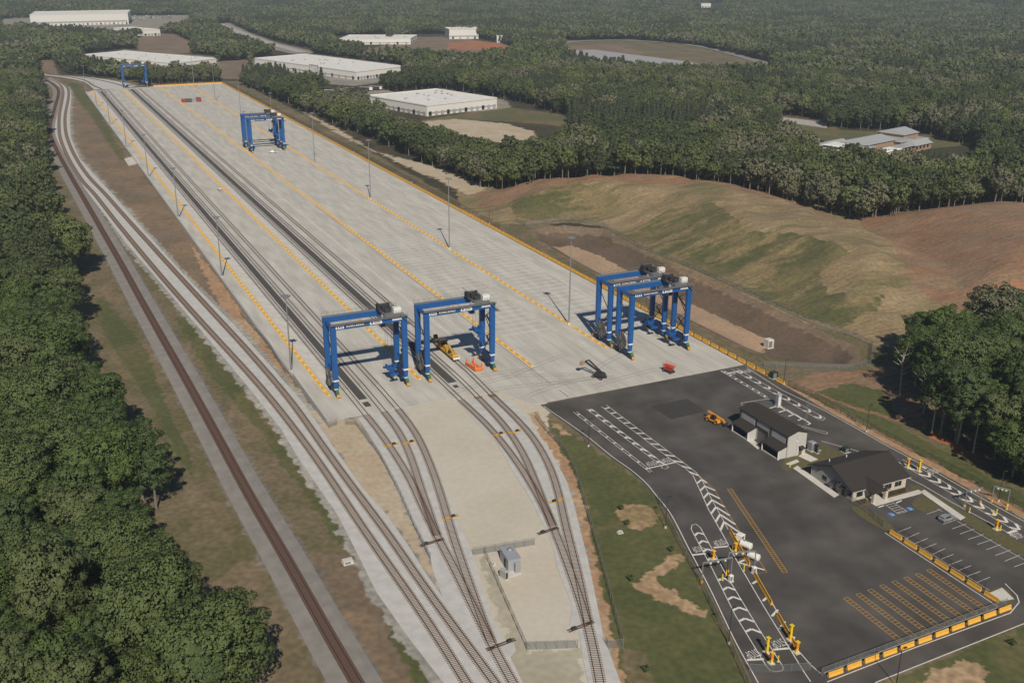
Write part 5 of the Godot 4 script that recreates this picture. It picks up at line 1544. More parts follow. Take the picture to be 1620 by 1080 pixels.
	# lighter runway strips, strips between the rails and dark asphalt strips
	for s in [[102.6, 0.55, "concrete_warm"], [134.6, 0.55, "concrete_light"], [172.9, 0.6, "concrete_warm"], [204.8, 0.6, "concrete_light"], [80.9, 1.9, "concrete_light"], [111.4, 1.2, "concrete_light"]]:
		b = MB.new()
		b.slab(PackedVector2Array([Vector2(s[0] - s[1], -300), Vector2(s[0] + s[1], -300), Vector2(s[0] + s[1], -1180), Vector2(s[0] - s[1], -1180)]), 0.05, 0.085)
		struct("runway_strip", b, M[s[2]])
	for x in [84.0, 89.9, 94.5, 114.7, 121.1, 126.2]:
		b = MB.new()
		b.slab(PackedVector2Array([Vector2(x - 1.25, -297), Vector2(x + 1.25, -297), Vector2(x + 1.25, -1178), Vector2(x - 1.25, -1178)]), 0.05, 0.087)
		struct("rail_slab", b, M.concrete_rail)
	for s in [[85.55, 88.25, -287.5, -1170.0], [85.7, 87.7, -281.5, -285.2], [116.25, 119.3, -288.5, -1176.0], [116.7, 118.3, -283.8, -286.2]]:
		b = MB.new()
		b.slab(PackedVector2Array([Vector2(s[0], s[2]), Vector2(s[1], s[2]), Vector2(s[1], s[3]), Vector2(s[0], s[3])]), 0.05, 0.092)
		struct("asphalt_strip", b, M.asphalt_new)
	# ------------------------------------------------ ballast and tracks
	for k in 3:
		b = MB.new()
		b.slab(beds[k], -0.1, [0.14, 0.16, 0.15][k])
		struct("ballast_bed", b, M.ballast)
	b = MB.new()
	b.ribbon(relaxed(smooth_line(m0, 2.0), 60), -3.2, 3.6, 0.2, 1.4)
	struct("old_ballast_bed", b, M.ballast_old)
	b = MB.new()
	b.ribbon(relaxed(smooth_line(m0, 2.0), 60), -1.45, 1.45, 0.215)
	struct("rusty_ballast", b, M.ballast_rust)
	track("rusty dark main line track at the edge of the left wood", m0, -1e6, M.rail_rust, M.tie_old, 0.24)
	track("left of the two curving lead tracks on pale ballast", PackedVector2Array([Vector2(39.84, -1328.95), Vector2(44.66, -1310.29), Vector2(50.69, -1268.76), Vector2(52.29, -1219.70), Vector2(49.98, -1161.66), Vector2(44.66, -1090.37), Vector2(37.93, -1006.19), Vector2(33.44, -932.83), Vector2(30.58, -865.03), Vector2(30.64, -767.17), Vector2(33.39, -681.80), Vector2(36.44, -645.76), Vector2(40.93, -566.50), Vector2(48.40, -450.81), Vector2(54.16, -377.67), Vector2(58.86, -323.13), Vector2(60.85, -294), Vector2(62.39, -251.27), Vector2(62.44, -227.12), Vector2(62.58, -204.60), Vector2(62.83, -189.56), Vector2(63.18, -175.19), Vector2(63.02, -161.73), Vector2(62.90, -149.46), Vector2(62.60, -140.50)]), -1e6, M.rail_new, M.tie_new, 0.22)
	track("right of the two curving lead tracks on pale ballast", PackedVector2Array([Vector2(41.81, -1343.02), Vector2(46.92, -1322.43), Vector2(51.20, -1294.13), Vector2(56.30, -1241.83), Vector2(57.02, -1202.81), Vector2(54.61, -1152.33), Vector2(49.71, -1088.27), Vector2(42.60, -1004.23), Vector2(37.97, -930.91), Vector2(35.45, -862.94), Vector2(35.35, -770.39), Vector2(38.28, -689.93), Vector2(41.67, -649.27), Vector2(46.93, -570.01), Vector2(54.33, -465.23), Vector2(59.86, -389.60), Vector2(63.24, -343.52), Vector2(65.94, -292.72), Vector2(66.07, -261.74), Vector2(66.54, -230.54), Vector2(67.28, -202.40), Vector2(66.86, -189.05), Vector2(67.18, -175.82), Vector2(67.38, -165.39), Vector2(67.61, -155.32), Vector2(67.74, -147.19), Vector2(67.89, -138.01)]), -1e6, M.rail_new, M.tie_new, 0.22)
	var yard := func(x: float) -> PackedVector2Array:
		var p := PackedVector2Array()
		for i in 16: p.append(Vector2(x, -1176 + 56.0 * i))
		p.append(Vector2(x, -310)); p.append(Vector2(x, -290))
		return p
	var l1: PackedVector2Array = yard.call(84.0)
	l1.append_array(PackedVector2Array([Vector2(83.81, -274.07), Vector2(83.99, -266.64), Vector2(83.38, -252.95), Vector2(82.58, -240.32), Vector2(81.57, -228.60), Vector2(79.64, -217.67), Vector2(78.75, -211.08), Vector2(77.28, -199.93), Vector2(76.62, -192.25), Vector2(75.84, -185.05), Vector2(74.39, -175.77), Vector2(73.26, -165.70), Vector2(71.89, -156.58), Vector2(70.81, -145.47), Vector2(70.32, -136.86)]))
	track("first yard track, along the far left of the yard", l1, -276.0, M.rail_new, M.tie_new, 0.20, 30)
	var l2: PackedVector2Array = yard.call(89.9)
	l2.append_array(PackedVector2Array([Vector2(89.57, -272.78), Vector2(89.26, -262.03), Vector2(88.11, -252.21), Vector2(85.83, -240.02), Vector2(83.77, -230.78), Vector2(81.81, -221.76), Vector2(79.95, -212.94), Vector2(77.38, -199.88)]))
	track("second yard track, right of the left dark asphalt strip", l2, -276.0, M.rail_new, M.tie_new, 0.205, 30)
	var l3: PackedVector2Array = yard.call(94.5)
	l3.append_array(PackedVector2Array([Vector2(94.13, -271.03), Vector2(93.49, -259.74), Vector2(92.25, -250.29), Vector2(90.12, -238.66), Vector2(87.94, -228.25), Vector2(85.29, -216.84), Vector2(82.85, -207.27), Vector2(79.18, -191.65), Vector2(77.90, -185.51), Vector2(76.04, -177.26), Vector2(73.75, -166.32), Vector2(71.89, -156.58)]))
	track("third yard track, curving past the tan gravel", l3, -276.0, M.rail_new, M.tie_new, 0.21, 30)
	var l4: PackedVector2Array = yard.call(114.7)
	l4.append_array(PackedVector2Array([Vector2(114.48, -274.49), Vector2(114.58, -264.41), Vector2(114.68, -254.11), Vector2(114.08, -246.36), Vector2(112.96, -234.99), Vector2(111.74, -225.70), Vector2(109.55, -213.48), Vector2(107.65, -203.42), Vector2(104.77, -192.72), Vector2(102.75, -185.23), Vector2(99.90, -176.09), Vector2(97.14, -167.11), Vector2(94.96, -159.85), Vector2(93.15, -155.20), Vector2(91.74, -151.77), Vector2(88.85, -144.52), Vector2(86.17, -138.26), Vector2(82.92, -130.94)]))
	track("fourth yard track, left of the right dark asphalt strip", l4, -274.0, M.rail_new, M.tie_new, 0.20, 30)
	var l5: PackedVector2Array = yard.call(121.1)
	l5.append_array(PackedVector2Array([Vector2(120.42, -274.01), Vector2(119.88, -265.85), Vector2(119.73, -257.67), Vector2(119.03, -249.90), Vector2(117.98, -243.67), Vector2(116.78, -236), Vector2(114.61, -226.29), Vector2(111.78, -217.09), Vector2(109.01, -207.26), Vector2(104.77, -192.72)]))
	track("fifth yard track, right of the right dark asphalt strip", l5, -274.0, M.rail_new, M.tie_new, 0.205, 30)
	var l6: PackedVector2Array = yard.call(126.2)
	l6.append_array(PackedVector2Array([Vector2(124.84, -272.41), Vector2(125.00, -265.08), Vector2(124.46, -255.89), Vector2(123.94, -246.13), Vector2(122.56, -236.33), Vector2(120.08, -225.73), Vector2(117.00, -215.02), Vector2(113.31, -205.48), Vector2(109.24, -195.61), Vector2(105.05, -184.90), Vector2(101.53, -175.33), Vector2(97.94, -166.74), Vector2(95.08, -159.79), Vector2(93.17, -155.19)]))
	track("sixth yard track, rightmost of the fan beside the grass", l6, -274.0, M.rail_new, M.tie_new, 0.21, 30)
	b = MB.new()
	b.slab(PackedVector2Array([Vector2(128.56, -1209.77), Vector2(104.73, -1281.01), Vector2(82.92, -1322), Vector2(51.70, -1367.41), Vector2(41.96, -1377.59), Vector2(38.43, -1359.56), Vector2(46.68, -1352.42), Vector2(58.08, -1329), Vector2(72.30, -1290.55), Vector2(78.51, -1263.61), Vector2(80.74, -1229.26), Vector2(81.51, -1187.85), Vector2(113.95, -1183.83)]), -0.1, 0.1)
	struct("ballast_bed", b, M.ballast)
	track("far lead track curving left out of the yard end, nearer of the two", PackedVector2Array([Vector2(89.03, -1187.85), Vector2(83.75, -1230.65), Vector2(81.92, -1264.98), Vector2(76.30, -1299.68), Vector2(66.15, -1327.25), Vector2(51.19, -1357.52), Vector2(42.99, -1369.34)]), -1e6, M.rail_new, M.tie_new, 0.2, 8)
	track("far lead track curving left out of the yard end, farther of the two", PackedVector2Array([Vector2(117.34, -1185.57), Vector2(106.66, -1238.59), Vector2(95.63, -1277.58), Vector2(82.15, -1311.91), Vector2(66.88, -1338.99), Vector2(51.50, -1363.59), Vector2(43.16, -1373.18)]), -1e6, M.rail_new, M.tie_new, 0.21, 8)
	switch_stand(Vector2(77.13, -199.06), 0.1, M.rail_rust, "rusty switch where the first and second yard tracks join", -3.4)
	switch_stand(Vector2(71.74, -156.51), 0.1, M.rail_rust, "rusty switch where the third yard track joins, near the gate", 4.0)
	switch_stand(Vector2(104.49, -192.06), 0.1, M.rail_rust, "rusty switch where the fourth and fifth yard tracks join", -3.2)
	switch_stand(Vector2(93.20, -155.27), 0.1, M.rail_rust, "rusty switch where the sixth yard track joins, right of the compound", -3.6)
	switch_stand(Vector2(83.19, -252.46), 0.1, M.machine_yellow, "yellow derail on the first yard track", 1.6)
	switch_stand(Vector2(88.33, -251.88), 0.1, M.machine_yellow, "yellow derail on the second yard track", 1.6)
	switch_stand(Vector2(82.97, -207.75), 0.1, M.machine_yellow, "yellow derail on the third yard track", 1.6)
	switch_stand(Vector2(113.97, -245.99), 0.1, M.machine_yellow, "yellow derail on the fourth yard track", 1.6)
	switch_stand(Vector2(119.07, -245.51), 0.1, M.machine_yellow, "yellow derail on the fifth yard track", 1.6)
	switch_stand(Vector2(112.53, -204.16), 0.1, M.machine_yellow, "yellow derail on the sixth yard track", -1.6)
	# ------------------------------------------------ rows of yellow blocks on pale painted strips
	make_barrier_mesh()
	var blk := MB.new()
	blk.taper(Vector3.ZERO, Vector2(0.9, 3.0), Vector2(0.62, 2.7), 0.34)
	var blk_mesh := blk.mesh(M.barrier_yellow)
	var rows := [[77.8, -296.0, "leftmost yellow row of the yard"], [109.0, -297.0, "yellow row between the two groups of tracks"], [148.2, -292.0, "yellow row beside the thin red line in mid yard"], [180.3, -297.0, "yellow row along the light masts in mid yard"]]
	var all := []
	for r in rows:
		b = MB.new()
		b.slab(PackedVector2Array([Vector2(r[0] - 0.75, r[1] + 1.5), Vector2(r[0] + 0.75, r[1] + 1.5), Vector2(r[0] + 0.75, -1178), Vector2(r[0] - 0.75, -1178)]), 0.05, 0.095)
		struct("painted_strip", b, M.paint_pale_yellow)
		var z: float = r[1]
		while z > -1176.0:
			var near_mast := false
			if r[0] > 180.0:
				for k in 8:
					if absf(z + 323.2 + 119.8 * k) < 2.4: near_mast = true
			if not near_mast: all.append([Vector2(r[0], z).length(), Vector3(r[0], 0.09, z), r[2]])
			z -= 4.85
	all.sort_custom(func(p, q): return p[0] < q[0])
	var rest := []
	for i in all.size():
		if i < 300: tag(place("yellow_block", blk_mesh, self, all[i][1]), "low yellow concrete block in the " + all[i][2], "concrete block", "blocks of the " + all[i][2])
		else: rest.append(all[i][1])
	var mm := MultiMesh.new()
	mm.transform_format = MultiMesh.TRANSFORM_3D
	mm.mesh = blk_mesh
	mm.instance_count = rest.size()
	for i in rest.size(): mm.set_instance_transform(i, Transform3D(Basis.IDENTITY, rest[i]))
	var mi := MultiMeshInstance3D.new()
	mi.name = "distant_yellow_blocks"
	mi.multimesh = mm
	add_child(mi)
	tag(mi, "far ends of the yellow block rows in the upper yard", "concrete block", "", "stuff")
	# red line and stall lines painted on the concrete
	b = MB.new()
	for k in [[-262.0, -268.0], [-274.0, -290.0], [-291.0, -560.0]]: paint(PackedVector2Array([Vector2(146.7, k[0]), Vector2(146.7, k[1])]), 0.22, b, 0.09)
	struct("red_line", b, mat("paint_red_brown", Color(0.22, 0.075, 0.05), 0.9))
	b = MB.new()
	for k in 170:
		var z := -322.0 - 4.85 * k
		paint(PackedVector2Array([Vector2(151.6, z), Vector2(171.6, z - 0.4)]), 0.4, b, 0.088)
		paint(PackedVector2Array([Vector2(183.6, z), Vector2(203.4, z - 0.4)]), 0.4, b, 0.088)
	struct("stall_lines", b, M.paint_faded)
	# right edge and far end: jersey barriers
	var n := 0
	var z := -243.0
	while z > -1192.0:
		barrier(Vector2(216.2, z), 0.0, "yellow barrier in the long line on the right edge of the yard", "barriers on the right edge of the yard", 1.3)
		z -= 5.2 if z > -330 else 4.3
		n += 1
	for k in 19: barrier(Vector2(144 + 3.9 * k, -1191.0 - 0.25 * k), PI / 2 + 0.06, "yellow barrier in the line closing the far end of the yard", "barriers at the far end of the yard", 1.5)
	print("barriers ", n)
	for i in 7:
		var w: Vector2 = PackedVector2Array([Vector2(178.12, -154.16), Vector2(178.13, -149.51), Vector2(178.03, -144.80), Vector2(177.98, -140.01), Vector2(177.91, -135.36), Vector2(177.92, -130.67), Vector2(177.87, -125.97)])[i]
		barrier(w, 0.0, "yellow barrier beside the staff parking bays, number %s from the fence gate" % ["one", "two", "three", "four", "five", "six", "seven"][i], "barriers beside the staff parking", 1.15)
	for i in 11:
		var w: Vector2 = PackedVector2Array([Vector2(128.95, -120.80), Vector2(133.80, -120.94), Vector2(138.44, -121.03), Vector2(143.23, -121.01), Vector2(148.01, -121.09), Vector2(152.84, -121.10), Vector2(157.75, -121.21), Vector2(162.45, -121.30), Vector2(167.22, -121.40), Vector2(171.95, -121.46), Vector2(176.69, -121.57)])[i]
		barrier(w, PI / 2, "yellow barrier on the lower edge of the apron, %s from the left" % ["first", "second", "third", "fourth", "fifth", "sixth", "seventh", "eighth", "ninth", "tenth", "eleventh"][i], "barriers on the lower edge of the apron", 1.15)
	var lane_a := PackedVector2Array([Vector2(142.83, -172.55), Vector2(127.25, -129.80)])
	for i in 12:
		if i == 4 or i == 8: continue
		barrier(lane_a[0].lerp(lane_a[1], (i + 0.4) / 12.0), atan2(lane_a[1].x - lane_a[0].x, lane_a[1].y - lane_a[0].y), "orange-yellow barrier along the gate lanes, %s from the top" % ["first", "second", "third", "fourth", "", "fifth", "sixth", "seventh", "", "eighth", "ninth", "lowest"][i], "barriers along the gate lanes", 1.15)
	# ------------------------------------------------ white and yellow markings on the asphalt
	b = MB.new()
	var edge_left := smooth_line(PackedVector2Array([Vector2(136.24, -258.93), Vector2(137.80, -234.96), Vector2(137.76, -219.83), Vector2(138.27, -211.49), Vector2(138.19, -205.73), Vector2(137.70, -200.93), Vector2(136.95, -197.34), Vector2(134.92, -186.99), Vector2(129.28, -170.38), Vector2(124.38, -155.82), Vector2(117.64, -137.47), Vector2(113.92, -125.79), Vector2(110.81, -116.88)]), 2.0)
	paint(edge_left, 0.22, b)
	paint(PackedVector2Array([Vector2(214.28, -258.30), Vector2(212.44, -237.91), Vector2(213.92, -219.36), Vector2(213.21, -194.02), Vector2(213.21, -176.62), Vector2(212.83, -163.59), Vector2(212.70, -155.44), Vector2(212.71, -146.14), Vector2(213.18, -132.44)]), 0.22, b)
	paint(PackedVector2Array([Vector2(204.25, -170.72), Vector2(203.90, -160.08), Vector2(204.29, -149.05), Vector2(204.45, -141.55)]), 0.2, b)
	paint(PackedVector2Array([Vector2(198.08, -202.86), Vector2(202.85, -193.88), Vector2(203.37, -178.81), Vector2(204.25, -170.72)]), 0.2, b)
	paint(PackedVector2Array([Vector2(177.05, -156.59), Vector2(176.58, -123.04)]), 0.2, b)
	paint(PackedVector2Array([Vector2(127.20, -122.04), Vector2(176.18, -122.94)]), 0.2, b)
	paint(PackedVector2Array([Vector2(125.97, -119.72), Vector2(149.83, -120.33), Vector2(177.08, -120.38), Vector2(182.15, -122.33), Vector2(183.95, -124.36), Vector2(185.38, -128.70)]), 0.22, b)
	paint(PackedVector2Array([Vector2(134.25, -115.62), Vector2(176.41, -116.51), Vector2(192.84, -117.06)]), 0.22, b)
	paint(PackedVector2Array([Vector2(123.13, -121.12), Vector2(123.77, -123.48), Vector2(126.08, -130.57), Vector2(128.25, -137.29), Vector2(130.66, -144.64), Vector2(136.80, -162.53), Vector2(140.19, -171.53), Vector2(142.44, -177.74), Vector2(144.77, -184.29), Vector2(148.03, -191.85), Vector2(151.99, -201.47)]), 0.2, b)
	paint(PackedVector2Array([Vector2(126.54, -122.14), Vector2(126.57, -125.08), Vector2(127.38, -129.96), Vector2(137.34, -155.73)]), 0.2, b)
	# three hatched lane dividers at the top of the apron
	var s1l := PackedVector2Array([Vector2(142.53, -251.03), Vector2(142.18, -207.40)]); var s1r := PackedVector2Array([Vector2(143.54, -250.93), Vector2(143.00, -207.66)])
	paint(s1l, 0.16, b); paint(s1r, 0.16, b); chevrons(s1l, s1r, 10, 0.6, 0.0, b)
	var s2l := PackedVector2Array([Vector2(147.31, -251.28), Vector2(147.22, -209.32)]); var s2r := PackedVector2Array([Vector2(148.78, -251.02), Vector2(148.48, -207.74)])
	paint(s2l, 0.16, b); paint(s2r, 0.16, b); chevrons(s2l, s2r, 10, 0.6, -1.6, b)
	paint(PackedVector2Array([Vector2(147.22, -209.32), Vector2(146.50, -208.08), Vector2(147.16, -207.36), Vector2(148.48, -207.74)]), 0.16, b)
	var s3l := PackedVector2Array([Vector2(152.44, -251.03), Vector2(151.76, -209.89), Vector2(152.36, -205.60), Vector2(151.86, -201.29)]); var s3r := PackedVector2Array([Vector2(154.46, -251.38), Vector2(153.86, -210.95), Vector2(153.75, -206.37), Vector2(153.63, -202.32), Vector2(152.68, -198.36)])
	paint(s3l, 0.16, b); paint(s3r, 0.16, b); chevrons(s3l, s3r, 13, 0.6, 0.0, b)
	paint(PackedVector2Array([Vector2(142.70, -209.64), Vector2(147.37, -209.54), Vector2(152.20, -209.60)]), 0.5, b, 0.108)
	# chevron wedge that widens toward the gate
	var c1 := PackedVector2Array([Vector2(151.13, -199.08), Vector2(148.03, -191.85), Vector2(144.77, -184.29), Vector2(142.44, -177.74), Vector2(140.19, -171.53)]); var c2 := PackedVector2Array([Vector2(152.68, -198.36), Vector2(149.04, -189.37), Vector2(146.18, -181.74), Vector2(142.84, -172.97), Vector2(142.81, -172.88)]); var c3 := PackedVector2Array([Vector2(153.00, -199.40), Vector2(152.30, -191.97), Vector2(148.20, -180.80), Vector2(145.16, -171.89), Vector2(144.08, -168.76)])
	for k in 7:
		var at := (k + 0.6) / 7.4
		arms(along(c1, at), along(c2, maxf(at - 0.07, 0.0)), along(c3, minf(at + 0.03, 1.0)), 0.55, b, 0.112)
	paint(c2, 0.16, b)
	# island between the two gate lanes
	var i1 := PackedVector2Array([Vector2(135.13, -178.10), Vector2(129.56, -162.09), Vector2(123.16, -144.74), Vector2(118.40, -128.71)]); var i2 := PackedVector2Array([Vector2(137.58, -177.62), Vector2(130.62, -157.75), Vector2(124.95, -139.69), Vector2(121.16, -126.78)])
	paint(i1, 0.18, b); paint(i2, 0.18, b)
	paint(PackedVector2Array([Vector2(135.13, -178.10), Vector2(136.39, -179.49), Vector2(137.59, -179.60), Vector2(137.58, -177.62)]), 0.18, b); paint(PackedVector2Array([Vector2(118.40, -128.71), Vector2(118.20, -127.11), Vector2(118.96, -126.33), Vector2(120.33, -126.10), Vector2(121.16, -126.78)]), 0.18, b)
	for f in [0.06, 0.13, 0.20, 0.27, 0.43, 0.50, 0.57, 0.645, 0.72, 0.79]:
		var p := along(i1, f); var q := along(i2, f)
		var d := (along(i1, f + 0.02) - p).normalized()
		arms(p, (p + q) / 2 - d * 1.1, q, 0.6, b, 0.112)
	for f in [0.24, 0.40, 0.52, 0.62, 0.70, 0.80]:
		var p := along(PackedVector2Array([Vector2(141.05, -173.71), Vector2(123.22, -121.22)]), f); var q := along(PackedVector2Array([Vector2(143.65, -173.14), Vector2(126.97, -124.26)]), f)
		paint(PackedVector2Array([p, p.lerp(q, 0.8)]), 0.55, b, 0.112)
	paint(PackedVector2Array([Vector2(136.35, -161.09), Vector2(139.91, -155.96)]), 0.5, b, 0.112); paint(PackedVector2Array([Vector2(142.87, -172.86), Vector2(144.35, -169.59)]), 0.5, b, 0.112)
	# stop bars
	for s in [PackedVector2Array([Vector2(128.58, -168.19), Vector2(131.79, -167.39)]), PackedVector2Array([Vector2(134.97, -168.73), Vector2(138.51, -167.79)]), PackedVector2Array([Vector2(116.06, -131.66), Vector2(119.27, -130.46)]), PackedVector2Array([Vector2(122.92, -132.05), Vector2(126.23, -130.99)])]: paint(s, 0.6, b, 0.116)
	# lanes on the right: hatched lines of the exit road
	var e1 := PackedVector2Array([Vector2(204.44, -259.65), Vector2(203.50, -234.13)]); var e1b := PackedVector2Array([Vector2(205.57, -259.76), Vector2(204.52, -234.77)])
	paint(e1, 0.16, b); paint(e1b, 0.16, b); chevrons(e1, e1b, 8, 0.6, 0.0, b)
	var e2 := PackedVector2Array([Vector2(208.83, -259.53), Vector2(207.65, -214.80)]); var e2b := PackedVector2Array([Vector2(210.77, -259.28), Vector2(210.04, -214.71)])
	paint(e2, 0.16, b); paint(e2b, 0.16, b); chevrons(e2, e2b, 9, 0.6, 2.0, b)
	paint(PackedVector2Array([Vector2(207.65, -214.80), Vector2(208.38, -213.96), Vector2(210.04, -214.71)]), 0.16, b); paint(PackedVector2Array([Vector2(204.44, -259.65), Vector2(204.27, -256.61), Vector2(210.87, -257.33)]), 0.5, b, 0.112)
	paint(PackedVector2Array([Vector2(203.87, -233.96), Vector2(193.64, -234.86), Vector2(193.14, -232.93)]), 0.2, b); paint(PackedVector2Array([Vector2(203.87, -233.96), Vector2(203.74, -215.11)]), 0.18, b)
	for k in 5:
		var p := PackedVector2Array([Vector2(203.04, -233.25), Vector2(203.74, -215.11)])[0].lerp(PackedVector2Array([Vector2(203.04, -233.25), Vector2(203.74, -215.11)])[1], 0.08 + 0.2 * k)
		paint(PackedVector2Array([p, p + Vector2(-0.3, 3.6), p + Vector2(-3.6 + 0.5 * k, 3.9)]), 0.55, b, 0.112)
	paint(PackedVector2Array([Vector2(199.40, -213.16), Vector2(202.48, -205.96)]), 0.16, b); paint(PackedVector2Array([Vector2(199.26, -214.69), Vector2(203.73, -206.81)]), 0.16, b); paint(PackedVector2Array([Vector2(202.48, -205.96), Vector2(203.44, -206.22), Vector2(203.73, -206.81)]), 0.16, b)
	var e3 := PackedVector2Array([Vector2(208.55, -185.15), Vector2(207.95, -174.27), Vector2(207.58, -163.62), Vector2(207.29, -152.93), Vector2(206.82, -143.69)]); var e3b := PackedVector2Array([Vector2(210.64, -184.18), Vector2(211.23, -175.17), Vector2(210.46, -164.16), Vector2(210.10, -153.02), Vector2(209.77, -144.29)])
	paint(e3, 0.18, b); paint(e3b, 0.18, b); chevrons(e3, e3b, 11, 0.7, 2.2, b)
	paint(PackedVector2Array([Vector2(204.12, -143.64), Vector2(207.36, -143.76)]), 0.9, b, 0.112); paint(PackedVector2Array([Vector2(212.33, -177.11), Vector2(212.38, -178.73)]), 0.8, b, 0.112)
	# parking bays
	for s in [PackedVector2Array([Vector2(180.15, -155.47), Vector2(184.92, -155.87)]), PackedVector2Array([Vector2(179.75, -152.44), Vector2(184.70, -153.02)]), PackedVector2Array([Vector2(179.94, -149.82), Vector2(184.48, -150.23)]), PackedVector2Array([Vector2(180.12, -147.26), Vector2(184.62, -147.64)]), PackedVector2Array([Vector2(180.08, -144.53), Vector2(184.76, -145.09)]), PackedVector2Array([Vector2(180.13, -142.11), Vector2(184.55, -142.44)]), PackedVector2Array([Vector2(179.96, -139.55), Vector2(184.47, -139.79)]), PackedVector2Array([Vector2(179.92, -136.97), Vector2(184.39, -137.18)]), PackedVector2Array([Vector2(179.89, -134.43), Vector2(184.45, -134.56)]), PackedVector2Array([Vector2(179.78, -131.70), Vector2(184.51, -131.99)]), PackedVector2Array([Vector2(193.38, -158.88), Vector2(198.51, -159.19)]), PackedVector2Array([Vector2(193.13, -153.51), Vector2(198.40, -153.79)]), PackedVector2Array([Vector2(193.38, -150.94), Vector2(198.50, -151.21)]), PackedVector2Array([Vector2(193.24, -148.39), Vector2(198.38, -148.61)]), PackedVector2Array([Vector2(193.00, -145.74), Vector2(198.42, -145.81)]), PackedVector2Array([Vector2(193.23, -143.15), Vector2(198.45, -143.24)]), PackedVector2Array([Vector2(193.19, -140.54), Vector2(198.59, -140.81)]), PackedVector2Array([Vector2(193.03, -137.88), Vector2(198.51, -138.05)]), PackedVector2Array([Vector2(193.00, -135.21), Vector2(198.67, -135.55)]), PackedVector2Array([Vector2(192.98, -132.59), Vector2(199.50, -132.77)])]: paint(s, 0.12, b)
	paint(PackedVector2Array([Vector2(197.79, -161.24), Vector2(197.89, -158.01)]), 0.12, b); paint(PackedVector2Array([Vector2(197.60, -153.18), Vector2(197.62, -130.42)]), 0.12, b); paint(PackedVector2Array([Vector2(179.85, -154.96), Vector2(179.97, -128.09)]), 0.12, b)
	# hatched bay between the accessible spaces
	var h1 := PackedVector2Array([Vector2(187.35, -167.17), Vector2(186.82, -162.11)]); var h2 := PackedVector2Array([Vector2(190.01, -167.02), Vector2(189.97, -162.05)])
	paint(h1, 0.12, b); paint(h2, 0.12, b); chevrons(h1, h2, 5, 0.14, 0.0, b); paint(PackedVector2Array([Vector2(184.68, -166.63), Vector2(186.72, -166.75)]), 0.4, b); paint(PackedVector2Array([Vector2(190.50, -166.42), Vector2(192.83, -166.79)]), 0.4, b); paint(PackedVector2Array([Vector2(186.82, -162.11), Vector2(189.97, -162.05)]), 0.12, b)
	struct("white_markings", b, M.paint_white)
	for at in [[Vector2(185.14, -162.55), "left"], [Vector2(191.53, -162.73), "right"]]:
		b = MB.new()
		b.slab(PackedVector2Array([at[0] + Vector2(-0.8, -0.8), at[0] + Vector2(0.8, -0.8), at[0] + Vector2(0.8, 0.8), at[0] + Vector2(-0.8, 0.8)]), 0.06, 0.1)
		var o := struct("accessible_bay_symbol", b, M.paint_blue, "blue square with white wheelchair symbol painted on the %s accessible bay" % at[1])
		b = MB.new()
		var c: Vector2 = at[0]
		paint(PackedVector2Array([c + Vector2(-0.1, -0.55), c + Vector2(-0.1, 0.1), c + Vector2(0.3, 0.1), c + Vector2(0.45, 0.5)]), 0.14, b, 0.112)
		var ring := PackedVector2Array()
		for k in 10: ring.append(c + Vector2(-0.1, 0.2) + Vector2(cos(PI * 0.9 - k * 0.42), sin(PI * 0.9 - k * 0.42) * 1.0) * 0.38)
		paint(ring, 0.1, b, 0.113)
		obj("symbol", b, M.paint_white, o)
	b = MB.new()
	ladder(Vector2(156.16, -190.70), Vector2(143.52, -153.13), 1.15, 46, b)
	var tops := PackedVector2Array([Vector2(149.00, -139.67), Vector2(152.56, -139.66), Vector2(156.05, -139.81), Vector2(159.75, -139.98), Vector2(163.30, -139.96), Vector2(166.94, -139.98), Vector2(170.46, -139.97), Vector2(174.08, -140.07)]); var ends := PackedVector2Array([Vector2(148.48, -123.01), Vector2(152.12, -123.06), Vector2(155.75, -122.97), Vector2(159.36, -123.16), Vector2(162.92, -123.15), Vector2(166.38, -123.21), Vector2(170.13, -123.39), Vector2(173.35, -123.38)])
	for i in 8: ladder(tops[i], ends[i], 1.25, 17, b)
	paint(PackedVector2Array([Vector2(153.45, -201.19), Vector2(152.30, -191.97), Vector2(148.20, -180.80), Vector2(145.16, -171.89), Vector2(139.82, -154.97), Vector2(137.26, -155.63)]), 0.14, b)
	struct("yellow_markings", b, M.paint_yellow)
	road_text("STOP", Vector2(131.43, -169.84), PI, 1.0, 2.3)
	road_text("STOP", Vector2(137.60, -170.05), PI, 1.0, 2.3)
	road_text("STOP", Vector2(118.33, -132.76), PI, 1.0, 2.3)
	road_text("STOP", Vector2(125.18, -133.25), PI, 1.0, 2.3)
	road_text("STOP", Vector2(145.30, -211.75), PI, 1.0, 2.3)
	road_text("STOP", Vector2(150.37, -211.72), PI, 1.0, 2.3)
	road_text("STOP", Vector2(206.37, -256.26), 0.0, 1.0, 2.3)
	road_text("STOP", Vector2(212.11, -255.50), 0.0, 1.0, 2.3)
	road_text("STOP", Vector2(213.06, -175.13), 0.0, 1.0, 2.3)
	road_text("STOP", Vector2(205.23, -141.83), 0.0, 1.0, 2.3)
